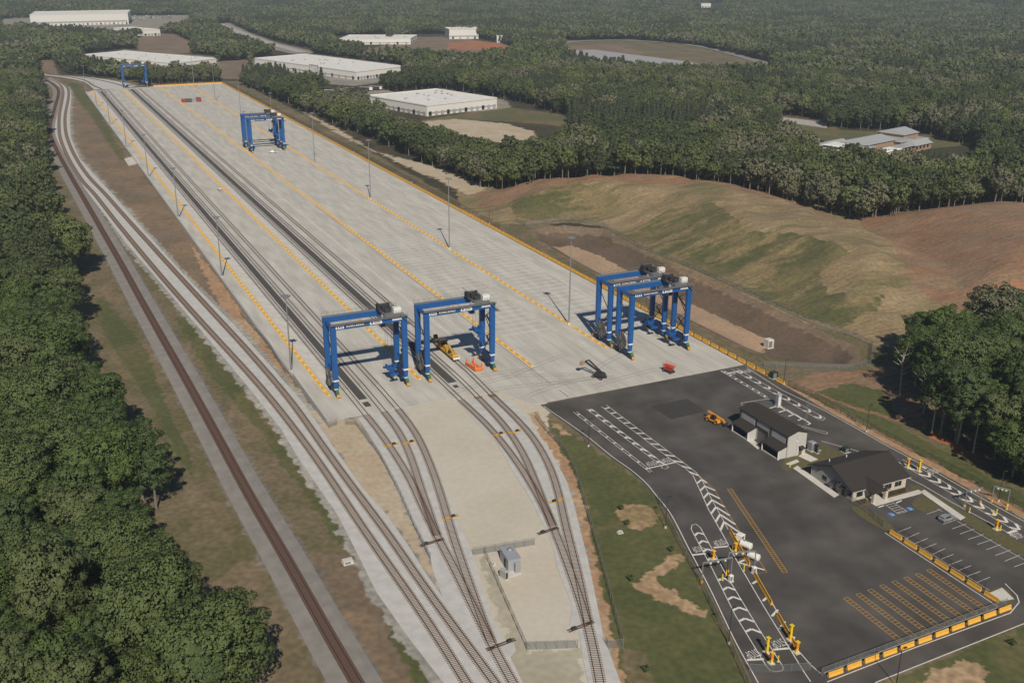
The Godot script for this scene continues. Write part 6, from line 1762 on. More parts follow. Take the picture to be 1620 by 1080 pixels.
	# walks, slabs, beds
	for s in [[PackedVector2Array([Vector2(179.22, -192.89), Vector2(181.34, -193.56), Vector2(180.23, -175.97), Vector2(177.97, -175.36)]), "walk"], [PackedVector2Array([Vector2(200.66, -168.15), Vector2(202.65, -168.55), Vector2(200.85, -153.51), Vector2(198.57, -153.03)]), "walk"], [PackedVector2Array([Vector2(184.6, -169.2), Vector2(201.2, -169.2), Vector2(201.2, -167.4), Vector2(184.6, -167.4)]), "walk"], [PackedVector2Array([Vector2(185.2, -171.9), Vector2(189.7, -171.9), Vector2(189.7, -169.2), Vector2(185.2, -169.2)]), "walk"], [PackedVector2Array([Vector2(178.94, -214.50), Vector2(181.77, -215.78), Vector2(179.40, -206.98), Vector2(177.80, -206.38)]), "walk"], [PackedVector2Array([Vector2(179.07, -195.87), Vector2(183.74, -196.66), Vector2(183.35, -195.14), Vector2(179.43, -194.45)]), "walk"], [PackedVector2Array([Vector2(185.37, -198.05), Vector2(188.60, -199.17), Vector2(189.21, -194.12), Vector2(186.23, -193.81)]), "walk"], [PackedVector2Array([Vector2(178.33, -127.52), Vector2(183.41, -127.82), Vector2(182.16, -123.63), Vector2(178.72, -124.19)]), "walk"], [PackedVector2Array([Vector2(192.54, -201.34), Vector2(193.83, -198.06), Vector2(191.59, -197.34), Vector2(190.44, -200.52)]), "walk"], [PackedVector2Array([Vector2(88.92, -186.21), Vector2(91.66, -186.13), Vector2(88.88, -178.11), Vector2(85.37, -178.07)]), "walk"]]:
		b = MB.new()
		b.slab(s[0], -0.1, 0.14)
		struct("concrete_" + s[1], b, M.concrete_light)
	for s in [[PackedVector2Array([Vector2(195.00, -208), Vector2(198.18, -195.16), Vector2(198.50, -185.59), Vector2(193.18, -184.77), Vector2(189.76, -190.91), Vector2(180.08, -192.08), Vector2(175.56, -192.95), Vector2(178.21, -196.69)]), "grass"], [PackedVector2Array([Vector2(201.82, -172.78), Vector2(203.00, -169.53), Vector2(202.94, -159.19), Vector2(203.17, -148.03), Vector2(203.34, -142.07), Vector2(203.01, -134.73), Vector2(198.77, -131.34), Vector2(198.20, -141.93), Vector2(198.76, -153.80), Vector2(200.08, -166.74), Vector2(200.02, -171.68)]), "grass"], [PackedVector2Array([Vector2(194.01, -165.15), Vector2(200.38, -166.60), Vector2(199.37, -159.79), Vector2(194.19, -159.03), Vector2(192.45, -161.94)]), "grass"], [PackedVector2Array([Vector2(178.76, -170.45), Vector2(182.45, -168.74), Vector2(181.19, -156.30), Vector2(177.48, -156.71), Vector2(177.04, -167.02)]), "grass"], [PackedVector2Array([Vector2(178.82, -128.63), Vector2(184.76, -128.28), Vector2(182.89, -124.07), Vector2(178.75, -121.61), Vector2(176.42, -123.72)]), "grass"]]:
		b = MB.new()
		b.slab(rounded(s[0]), 0.0, 0.12)
		struct("grass_verge", b, mat("verge", Color(0.115, 0.105, 0.045), 0.95, 0, "stone", 2.5, "blotch", 7.0) if not M.has("verge") else M.verge)
	# tyre tracks on the concrete and dusty wheel tracks on the asphalt
	rng.seed = 44
	b = MB.new()
	for k in 9:
		var p := Vector2(rng.randf_range(136, 200), rng.randf_range(-296, -270)); var a := rng.randf_range(0.9, 1.9)
		var line := PackedVector2Array()
		for i in 18:
			line.append(p)
			p += Vector2(sin(a), cos(a)) * -1.6
			a += rng.randf_range(-0.03, 0.07)
			if p.x < 98.0 or p.x > 213.0 or p.y > -264.0: break
		if line.size() > 3:
			b.ribbon(line, -1.1, -0.8, 0.0705); b.ribbon(line, 0.8, 1.1, 0.0705)
	struct("tyre_marks", b, M.tyre_mark)
	print("paving done ", Time.get_ticks_msec())
	# ------------------------------------------------ cranes
	crane(Vector3(91.7, 0.06, -297.6), "blue gantry crane straddling the left group of tracks, nearest the fence", 4.2)
	crane(Vector3(122.8, 0.06, -297.8), "blue gantry crane straddling the yellow track machine", 13.0)
	crane(Vector3(194.1, 0.06, -287.0), "front one of the two blue gantry cranes at the right edge of the yard", 4.2)
	crane(Vector3(193.8, 0.06, -300.7), "rear one of the two blue gantry cranes at the right edge of the yard", 4.2)
	crane(Vector3(162.7, 0.06, -747.0), "front one of the two distant blue gantry cranes in mid yard", 11.0)
	crane(Vector3(162.7, 0.06, -766.0), "rear one of the two distant blue gantry cranes in mid yard", 11.0)
	crane(Vector3(123.6, 0.06, -1190.0), "lone blue gantry crane at the far end of the tracks", 6.0)
	# ------------------------------------------------ light masts and street lights
	var words := ["nearest", "second", "third", "fourth", "fifth", "sixth", "seventh", "farthest"]
	for k in 8: mast(Vector2(180.3, -323.2 - 119.8 * k), "tall grey light mast in the mid yard row, %s to the camera" % words[k], 34.2)
	for k in 8: mast(Vector2(72.0, -319.4 - 120.4 * k), "tall grey light mast on the left edge of the yard, %s to the camera" % words[k], 27.0)
	for k in 6: street_light(Vector2(218.6, -481.0 - 118.0 * k), 0.0, "slim dark lamp post along the right fence of the yard, %s to the camera" % words[k], 9.5)
	street_light(Vector2(129.78, -181.25), 0.0, "black street light beside the round mulch patch")
	street_light(Vector2(134.96, -228.47), 0.0, "black street light on the grass near the top of the gate lanes")
	street_light(Vector2(214.61, -202.25), 0.0, "black street light beside the exit road at the forest edge")
	street_light(Vector2(216.15, -241.45), 0.0, "black street light near the green cabinets")
	street_light(Vector2(116.01, -137.55), 0.0, "black street light beside the gate lanes, lower left")
	street_light(Vector2(137.22, -113.22), 0.0, "black street light on the lower edge of the apron")
	street_light(Vector2(215.36, -155.94), 0.0, "black street light by the camera portals of the exit road")
	# ------------------------------------------------ buildings near by
	workshop()
	office()
	# signal bungalow in its small compound
	var t2 := thing("signal_bungalow", "blue-grey equipment house with round roof vent in the fenced compound", "equipment house", Vector3(88.2, 0.14, -182.6), -0.1)
	b = MB.new()
	b.box(Vector3(0, 1.5, 0), Vector3(3.0, 3.0, 5.6)); b.box(Vector3(0, 3.05, 0), Vector3(3.2, 0.14, 5.8))
	obj("housing", b, M.box_blue_grey, t2)
	b = MB.new()
	for k in 8:
		var r0 := 0.75 * cos(k * 0.19); var r1 := 0.75 * cos((k + 1) * 0.19)
		b.tube(Vector3(0.3, 3.12 + 0.6 * sin(k * 0.19), -1.2), Vector3(0.3, 3.12 + 0.6 * sin((k + 1) * 0.19), -1.2), r0, r1, 16, false)
	obj("roof_vent", b, M.galvanised, t2)
	b = MB.new()
	b.box(Vector3(0.5, 1.3, 3.4), Vector3(1.3, 2.3, 1.1))
	var ac := obj("cooling_unit", b, M.wall_grey, t2)
	for i in 5:
		b = MB.new()
		b.box(Vector3(0.5, 0.5 + 0.4 * i, 3.97), Vector3(1.2, 0.1, 0.06))
		obj("louvre", b, M.crane_grey, ac)
	b = MB.new()
	b.box(Vector3(-1.53, 1.1, 0.6), Vector3(0.08, 2.1, 1.0))
	obj("door", b, M.crane_dark, t2)
	box_thing("transformer_cabinet", "dark green-grey cabinet beside the equipment house", "cabinet", Vector3(84.6, 0.05, -178.3), Vector3(0.9, 2.0, 2.0), M.wall_grey, 0.3, M.crane_dark)
	box_thing("junction_box", "small pale junction box on the slab left of the equipment house", "junction box", Vector3(84.6, 0.05, -184.4), Vector3(1.0, 0.4, 0.8), M.concrete_light)
	box_thing("utility_cabinet", "tall grey utility cabinet behind the workshop", "cabinet", v3(Vector2(191.21, -199.28), 0.1), Vector3(1.6, 2.6, 1.8), M.box_blue_grey)
	box_thing("generator_cabinet", "dark slatted unit beside the grey utility cabinet", "cabinet", v3(Vector2(191.53, -197.81), 0.1), Vector3(0.6, 2.3, 1.8), M.crane_dark)
	box_thing("portable_toilet", "grey portable booth with white roof behind the workshop", "portable booth", v3(Vector2(202.74, -227.96), 0.08), Vector3(1.3, 4.0, 1.3), M.wall_grey, 0.0, M.white_panel)
	box_thing("green_cabinet", "dark green transformer cabinet at the corner of the basin fence", "cabinet", v3(Vector2(216.67, -247.22)), Vector3(2.2, 2.2, 1.8), M.plastic_green)
	box_thing("green_cabinet", "smaller dark green cabinet behind the office", "cabinet", v3(Vector2(199.49, -194.56)), Vector3(1.8, 1.4, 1.5), M.plastic_green)
	box_thing("water_tank", "pale square tank standing on the bare floor of the basin", "tank", Vector3(Vector2(243.08, -277.52).x - 2.0, height(Vector2(243.08, -277.52).x - 2.0, Vector2(243.08, -277.52).y - 2.0), Vector2(243.08, -277.52).y - 2.0), Vector3(2.6, 3.2, 2.6), M.concrete_light)
	box_thing("valve_box", "white square valve box on bare earth beside the lead tracks", "valve box", v3(Vector2(54.70, -199.24), 0.0), Vector3(2.2, 0.6, 1.8), M.concrete_light)
	box_thing("drain_box", "small white drain box in the grass below the round mulch patch", "drain box", v3(Vector2(118.41, -183.94), 0.0), Vector3(1.1, 0.35, 0.8), M.concrete_light)
	# drainage platform on the left edge of the yard
	b = MB.new()
	b.slab(PackedVector2Array([Vector2(65.16, -752.15), Vector2(73.74, -761.72), Vector2(73.66, -733.01), Vector2(64.98, -724.37)]), 0.0, 0.5)
	struct("concrete_platform", b, M.concrete_light)
	# ------------------------------------------------ vehicles and machines
	boom_lift(v3(Vector2(163.63, -271.62), 0.06), 0.35)
	scissor_lift(v3(Vector2(187.57, -266.16), 0.06), 0.25)
	orange_handler(v3(Vector2(177.35, -226.81), 0.08), 0.2)
	tamper(Vector3(126.0, 0.12, -313.0))
	orange_frame(Vector3(129.4, 0.06, -297.0), 0.08)
	car(v3(Vector2(195.53, -154.62), 0.08), -PI / 2 + 0.05)
	pickup(Vector3(164.5, 0.06, -737.0), PI / 2, "white pickup truck parked under the distant cranes in mid yard")
	pickup(Vector3(105.5, 0.06, -621.0), 0.1, "small pale service cart on the concrete beside the yellow row", "service_cart", M.concrete_warm)
	for k in 4:
		var t3 := thing("stacked_container", "short %s at the far end of the yard" % ["dark red container, leftmost of the small stack", "grey-green container in the small stack", "pale container in the small stack", "bright red container, rightmost of the small stack"][k], "container", Vector3(151.5 + 4.6 * k, 0.06, -1046.0), 0.0, "small containers at the far end")
		b = MB.new()
		b.box(Vector3(0, 1.5 + (0.4 if k == 3 else 0.0), 0), Vector3(4.2, 3.0 + (0.8 if k == 3 else 0.0), 6.0))
		obj("body", b, [M.container_red, M.container_green, M.wall_grey, M.container_red][k], t3)
		for i in 6:
			b = MB.new()
			b.box(Vector3(-1.8 + 0.72 * i, 1.5, 3.03), Vector3(0.14, 2.6, 0.06))
			obj("rib", b, M.crane_dark, t3)
	# ------------------------------------------------ gate lanes
	portal(Vector2(123.81, -157.89), Vector2(131.10, -156.97), 5.2, "grey camera portal over the left gate lane")
	portal(Vector2(131.70, -158.94), Vector2(137.51, -156.79), 5.2, "grey camera portal over the right gate lane, beside the white tanks")
	portal(Vector2(204.93, -157.55), Vector2(210.22, -157.24), 4.6, "left of the two camera portals over the exit road")
	portal(Vector2(213.44, -156.47), Vector2(215.50, -153.35), 4.6, "right of the two camera portals over the exit road")
	tank(Vector2(141.70, -165.19), "upper of the two white storage tanks beside the gate lanes")
	tank(Vector2(140.22, -160.46), "lower of the two white storage tanks beside the gate lanes")
	box_thing("pump_unit", "white pump unit above the storage tanks", "pump unit", v3(Vector2(142.76, -168.75), 0.08), Vector3(1.6, 1.6, 1.6), M.white_panel, 0.3)
	box_thing("control_cabinet", "white control cabinet under the left camera portal", "cabinet", v3(Vector2(130.02, -155.53), 0.08), Vector3(0.9, 1.5, 0.7), M.white_panel)
	box_thing("control_cabinet", "white control cabinet at the end of the right camera portal", "cabinet", v3(Vector2(136.86, -155.96), 0.08), Vector3(0.9, 1.5, 0.7), M.white_panel)
	kiosk(Vector2(131.68, -164.45), M.bollard_orange, "orange kiosk on the island of the left gate lane", 2.2)
	kiosk(Vector2(138.36, -164.92), M.bollard_orange, "orange kiosk beside the yellow posts of the right gate lane", 2.2)
	kiosk(Vector2(121.05, -131.82), M.bollard_yellow, "tall yellow kiosk on the lower island between the lanes", 3.4)
	kiosk(Vector2(128.04, -133.06), M.bollard_yellow, "tall yellow kiosk on the lower barrier line", 3.4)
	kiosk(Vector2(119.68, -128.75), M.bollard_orange, "orange and red kiosk at the bottom tip of the island", 2.4)
	kiosk(Vector2(126.47, -129.27), M.bollard_orange, "orange and red kiosk at the bottom of the barrier line", 2.4)
	kiosk(Vector2(208.15, -179.87), M.bollard_orange, "red and yellow kiosk behind the office on the exit road", 2.4)
	kiosk(Vector2(209.28, -176.88), M.bollard_yellow, "tall yellow kiosk behind the office on the exit road", 3.2)
	kiosk(Vector2(202.94, -146.15), M.bollard_orange, "red and yellow kiosk at the lower end of the exit road island", 2.4)
	bollard(Vector2(138.33, -165.85), M.bollard_yellow, 1.4, 0.14, "yellow bollard left of the upper orange kiosk")
	bollard(Vector2(135.42, -157.77), M.bollard_yellow, 1.5, 0.14, "yellow bollard under the right camera portal")
	bollard(Vector2(128.65, -156.72), M.bollard_yellow, 1.5, 0.14, "yellow bollard under the left camera portal")
	bollard(Vector2(130.34, -157.60), M.bollard_yellow, 1.5, 0.14, "yellow bollard right of the one under the left portal")
	bollard(Vector2(121.32, -128.63), M.bollard_yellow, 1.4, 0.14, "yellow bollard at the bottom tip of the gate island")
	bollard(Vector2(203.76, -154.92), M.bollard_yellow, 1.4, 0.14, "yellow bollard at the foot of the left exit portal")
	bollard(Vector2(208.10, -151.51), M.bollard_yellow, 1.4, 0.14, "left yellow bollard of the pair on the exit island")
	bollard(Vector2(209.50, -151.55), M.bollard_yellow, 1.4, 0.14, "right yellow bollard of the pair on the exit island")
	bollard(Vector2(213.71, -152.04), M.bollard_yellow, 1.5, 0.16, "yellow bollard under the right exit portal")
	bollard(Vector2(203.68, -145.48), M.bollard_yellow, 1.3, 0.14, "yellow bollard beside the lower exit kiosk")
	bollard(Vector2(178.93, -193.85), M.bollard_yellow, 1.0, 0.12, "orange bollard on the grass between workshop and office")
	# ------------------------------------------------ fences
	fence("fence along the left edge of the yard, upper stretch", PackedVector2Array([Vector2(68.92, -386.30), Vector2(70.97, -348.35), Vector2(69.88, -319.04)]), 2.0, 3.0)
	fence("fence along the left edge of the yard, lower stretch beside the first crane", PackedVector2Array([Vector2(71.12, -312.99), Vector2(71.09, -271.54), Vector2(73.97, -272.64)]), 2.0, 3.0)
	fence("fence between the lead tracks and the yard fan", PackedVector2Array([Vector2(76.18, -271.62), Vector2(78.92, -270.35), Vector2(78.69, -247.53), Vector2(76.59, -226.05), Vector2(73.95, -207.28), Vector2(72.23, -191.93)]), 2.0, 3.0)
	fence("fence between the yard fan and the green verge", PackedVector2Array([Vector2(129.91, -252.25), Vector2(128.47, -243.07), Vector2(127.74, -234.53), Vector2(126.65, -226.58), Vector2(123.86, -216.96), Vector2(120.84, -208.12), Vector2(111.83, -185.08), Vector2(103.83, -165.06), Vector2(96.09, -145.99)]), 2.0, 3.0)
	fence("fence along the left side of the equipment house compound", PackedVector2Array([Vector2(84.63, -189.11), Vector2(81.47, -172.85), Vector2(77.80, -153.23)]), 2.0, 3.0)
	fence("short cross fence above the equipment house", PackedVector2Array([Vector2(82.14, -189.97), Vector2(85.07, -189.50), Vector2(97.14, -187.85)]), 2.0, 2.4)
	fence("sliding gate at the bottom of the equipment house compound", PackedVector2Array([Vector2(77.80, -153.23), Vector2(87.43, -149.38)]), 2.0, 2.0)
	fence("short fence beside the lower end of the yard fan", PackedVector2Array([Vector2(93.15, -148.05), Vector2(92.89, -146.59), Vector2(95.87, -145.64)]), 2.0, 2.0)
	fence("fence along the green verge beside the gate lanes", PackedVector2Array([Vector2(135.79, -194.07), Vector2(130.93, -181.04), Vector2(122.61, -155.73), Vector2(116.42, -138.74), Vector2(110.98, -124.54)]), 2.0, 3.0)
	fence("fence along the exit road at the forest edge", PackedVector2Array([Vector2(216.42, -239.56), Vector2(217.66, -229.83), Vector2(216.69, -212.14), Vector2(216.78, -190.10), Vector2(217.47, -169.85), Vector2(216.58, -149.30), Vector2(216.60, -138.47)]), 2.2, 3.0, true)
	fence("fence round the dirt basin", PackedVector2Array([Vector2(233.56, -480.49), Vector2(233.71, -468.26), Vector2(260.91, -469.83), Vector2(270.48, -451.82), Vector2(265.30, -403.91), Vector2(267.52, -354.63), Vector2(266.61, -318.26), Vector2(265.28, -282.77), Vector2(269.53, -267.28), Vector2(269.21, -256.43), Vector2(255.16, -242.74), Vector2(245.46, -241.42), Vector2(219.99, -256.32)]), 2.2, 4.0)
	fence("fence beside the staff parking bays", PackedVector2Array([Vector2(178.96, -154.08), Vector2(179.08, -128.77)]), 2.2, 3.1, true)
	fence("fence along the lower edge of the apron", PackedVector2Array([Vector2(126.13, -121.50), Vector2(149.76, -121.95), Vector2(178.35, -122.57)]), 2.0, 3.0)
	fence("fence along the right edge of the yard", PackedVector2Array([Vector2(219.6, -470), Vector2(219.6, -900), Vector2(219.6, -1195)]), 2.4, 5.0, true)
	fence("gate fence across the lower gate lanes", PackedVector2Array([Vector2(114.37, -128.69), Vector2(118.17, -126.49), Vector2(125.41, -123.93)]), 1.8, 3.0)
	fence("fence beside the office toward the parking", PackedVector2Array([Vector2(179.91, -171), Vector2(179.94, -165.67), Vector2(178.24, -158.33)]), 2.0, 3.0)
	# ------------------------------------------------ far buildings
	var wh := warehouse("long white warehouse at the top left, beyond the far end of the tracks", PackedVector2Array([Vector2(96, -1526), Vector2(189, -1355), Vector2(249, -1405), Vector2(154, -1570)]), 8.5, 0, 10, M.wall_grey)
	wh = warehouse("largest white warehouse, left of centre at the top, with a big sign", PackedVector2Array([Vector2(295, -1386), Vector2(364, -1170), Vector2(438, -1212), Vector2(371, -1424)]), 9.0, 0, 16, M.wall_grey)
	b = MB.new()
	b.box(Vector3(41.6, 5.6, 134.0), Vector3(0.7, 11.5, 20.0), Basis(Vector3.UP, 0.293))
	var sg := obj("sign_board", b, M.wall_grey, wh)
	var tm := TextMesh.new()
	var f := SystemFont.new()
	f.font_names = PackedStringArray(["Droid Sans"]); f.font_weight = 800
	tm.font = f; tm.text = "MD"; tm.font_size = 64; tm.pixel_size = 0.17; tm.depth = 0.2; tm.material = M.white_panel
	place("lettering", tm, sg, Vector3(41.0, 5.8, 134.2), -PI / 2 + 0.293)
	warehouse("nearest white warehouse with a flat roof, above the middle of the yard", PackedVector2Array([Vector2(307, -955), Vector2(332.5, -865), Vector2(413, -891), Vector2(387, -980)]), 9.0, 0, 12, M.wall_grey)
	warehouse("very long white factory at the top left corner of the picture", PackedVector2Array([Vector2(60, -2360), Vector2(250, -2390), Vector2(270, -2520), Vector2(74, -2500)]), 22.0, 0, 22, M.wall_grey)
	warehouse("small white annex in front of the long factory", PackedVector2Array([Vector2(190, -2080), Vector2(232, -2000), Vector2(262, -2010), Vector2(226, -2100)]), 10.0, 0, 5, M.wall_grey)
	warehouse("white plant on the hillside, left of the tall white hall", PackedVector2Array([Vector2(500, -1690), Vector2(610, -1655), Vector2(650, -1730), Vector2(540, -1770)]), 9.0, 0, 8, M.wall_grey)
	warehouse("tall white hall on the hilltop", PackedVector2Array([Vector2(716, -1745), Vector2(768, -1735), Vector2(788, -1790), Vector2(730, -1800)]), 16.0, 0, 4, M.wall_grey)
	warehouse("low white hall right of the tall hilltop hall", PackedVector2Array([Vector2(760, -1640), Vector2(810, -1625), Vector2(826, -1660), Vector2(774, -1676)]), 11.0, 0, 4, M.wall_grey)
	warehouse("white farmhouse alone in the woods at the top right", PackedVector2Array([Vector2(1850, -2580), Vector2(1880, -2575), Vector2(1884, -2592), Vector2(1854, -2597)]), 11.0, 0, 3, M.wall_grey)
	# school among the trees
	var sc := thing("school_building", "low school with grey roofs and tan brick walls among the trees", "building", v3(Vector2(573.64, -570.32)), 0.28)
	sc.scale = Vector3(1.35, 1.1, 1.35)
	var blocks := [[-12, -14, 16, 7, 4.5, "w"], [22, -13, 18, 7, 4.0, "g"], [-22, 12, 18, 10, 5.0, "g"], [40, -4, 8, 8, 4.0, "s"], [-24, -3, 15, 12, 6.0, "s"], [-5, 2, 30, 16, 7.0, "g"], [16, -1, 14, 18, 6.0, "s"], [29, 3, 16, 16, 8.5, "g"], [2, -12, 20, 6, 4.0, "s"], [-32, 4, 12, 10, 7.5, "w"]]
	for k in blocks:
		b = MB.new()
		b.box(Vector3(k[0], k[4] / 2, -k[1]), Vector3(k[2], k[4], k[3]))
		var w := obj("wing", b, M.wall_white if k[5] == "w" else M.school_brick, sc)
		b = MB.new()
		b.taper(Vector3(k[0], k[4], -k[1]), Vector2(k[2] + 1.5, k[3] + 1.5), Vector2(k[2] * 0.9, 1.0 if k[5] == "g" else k[3] * 0.9), 3.0 if k[5] == "g" else 0.5)
		obj("roof", b, M.school_roof if k[5] != "w" else M.white_roof, w)
		for i in int(k[2] / 4):
			b = MB.new()
			b.box(Vector3(k[0] - k[2] / 2.0 + 2.0 + 4.0 * i, 2.4, -k[1] + k[3] / 2.0 + 0.05), Vector3(1.8, 1.8, 0.2))
			obj("window", b, M.glass_dark, w)
	var fir := ArrayMesh.new()
	surf(fir, lifted(pine(950, 1.7, 5.6, 260, 0.4), 3.2), M.leaf_4)
	for i in 15:
		var p := PackedVector2Array([Vector2(537.06, -552.18), Vector2(601.28, -526.99)])[0].lerp(PackedVector2Array([Vector2(537.06, -552.18), Vector2(601.28, -526.99)])[1], i / 14.0)
		var ft := thing("conifer", "small dark conifer in the row in front of the school", "tree", v3(p), 0.4 * i, "conifers in front of the school")
		place("crown", fir, ft)
		b = MB.new()
		b.tube(Vector3.ZERO, Vector3(0, 2.0, 0), 0.14, 0.1, 6)
		obj("trunk", b, M.bark, ft)
	# trailers and cars on the lots
	rng.seed = 19
	for i in 22:
		var p := PackedVector2Array([Vector2(288.94, -1052.22), Vector2(359.83, -1076.91)])[0].lerp(PackedVector2Array([Vector2(288.94, -1052.22), Vector2(359.83, -1076.91)])[1], i / 22.0)
		var tt := thing("parked_trailer", "dark box trailer in the row of trailers behind the nearest white warehouse", "trailer", v3(p + Vector2(rng.randf_range(-2, 2), rng.randf_range(-3, 3))), 0.9, "trailers behind the nearest warehouse")
		b = MB.new()
		b.box(Vector3(0, 2.5, 0), Vector3(2.6, 2.9, 14))
		obj("body", b, M.trim_dark if i % 4 else M.white_panel, tt)
		b = MB.new()
		b.box(Vector3(0, 0.6, 4.5), Vector3(2.4, 0.9, 2.2))
		obj("axle_group", b, M.rubber, tt)
	for i in 70:
		var p: Vector2 = PackedVector2Array([Vector2(260.91, -2592.42), Vector2(375.64, -2643.50)])[0].lerp(PackedVector2Array([Vector2(260.91, -2592.42), Vector2(375.64, -2643.50)])[1], rng.randf()) + Vector2(0, rng.randf_range(-110, 60))
		var tt := thing("parked_car", "tiny car on the far parking lot beside the long factory", "car", v3(p, height(p.x, p.y)), 0.3, "cars on the far parking lot")
		b = MB.new()
		b.box(Vector3(0, 0.7, 0), Vector3(1.9, 0.8, 4.6)); b.taper(Vector3(0, 1.1, 0.2), Vector2(1.7, 2.6), Vector2(1.4, 1.8), 0.6)
		obj("body", b, [M.white_panel, M.crane_grey, M.trim_dark, M.wall_grey][rng.randi() % 4], tt)
	for i in 26:
		var p: Vector2 = PackedVector2Array([Vector2(564.89, -672.14), Vector2(564.23, -624.15)])[0].lerp(PackedVector2Array([Vector2(564.89, -672.14), Vector2(564.23, -624.15)])[1], rng.randf()) + Vector2(0, rng.randf_range(-10, 10))
		var tt := thing("parked_car", "tiny car on the school parking lot among the trees", "car", v3(p), 0.3, "cars on the school parking lot")
		b = MB.new()
		b.box(Vector3(0, 0.7, 0), Vector3(1.9, 0.8, 4.6)); b.taper(Vector3(0, 1.1, 0.2), Vector2(1.7, 2.6), Vector2(1.4, 1.8), 0.6)
		obj("body", b, [M.white_panel, M.crane_grey, M.trim_dark, M.wall_grey][rng.randi() % 4], tt)
	# far road, test track oval
	b = MB.new()
	b.ribbon(smooth_line(PackedVector2Array([Vector2(423.89, -2327.37), Vector2(414.95, -2148.41), Vector2(403.69, -1922.96), Vector2(399.16, -1735.27), Vector2(402.70, -1550.93)]), 10.0), -9, 9, 0.6)
	struct("highway", b, M.concrete_rail)
	b = MB.new()
	b.ribbon(smooth_line(PackedVector2Array([Vector2(789.25, -1453.09), Vector2(865.53, -1591.93), Vector2(963.52, -1618.73), Vector2(1033.84, -1545.12), Vector2(1032.26, -1414.22), Vector2(950.20, -1174.83), Vector2(929.30, -1133.89)]), 10.0), -9, 9, 0.6)
	struct("oval_road", b, M.ballast_old)
	b = MB.new()
	b.slab(PackedVector2Array([Vector2(792.03, -1452.03), Vector2(839.01, -1447.13), Vector2(848.73, -1333.14), Vector2(860.16, -1220.18), Vector2(841.38, -1149.75), Vector2(805.59, -1127.69), Vector2(760.88, -1209.71), Vector2(739.29, -1277.58)]), 0.0, 0.6)
	struct("paved_lot", b, M.wall_grey)
	b = MB.new()
	b.slab(PackedVector2Array([Vector2(623.86, -733.85), Vector2(636.78, -691.05), Vector2(615.65, -668.95), Vector2(604.91, -712.65)]), 0.0, 0.5)
	struct("school_lot", b, M.concrete_rail)
	print("objects done ", Time.get_ticks_msec())
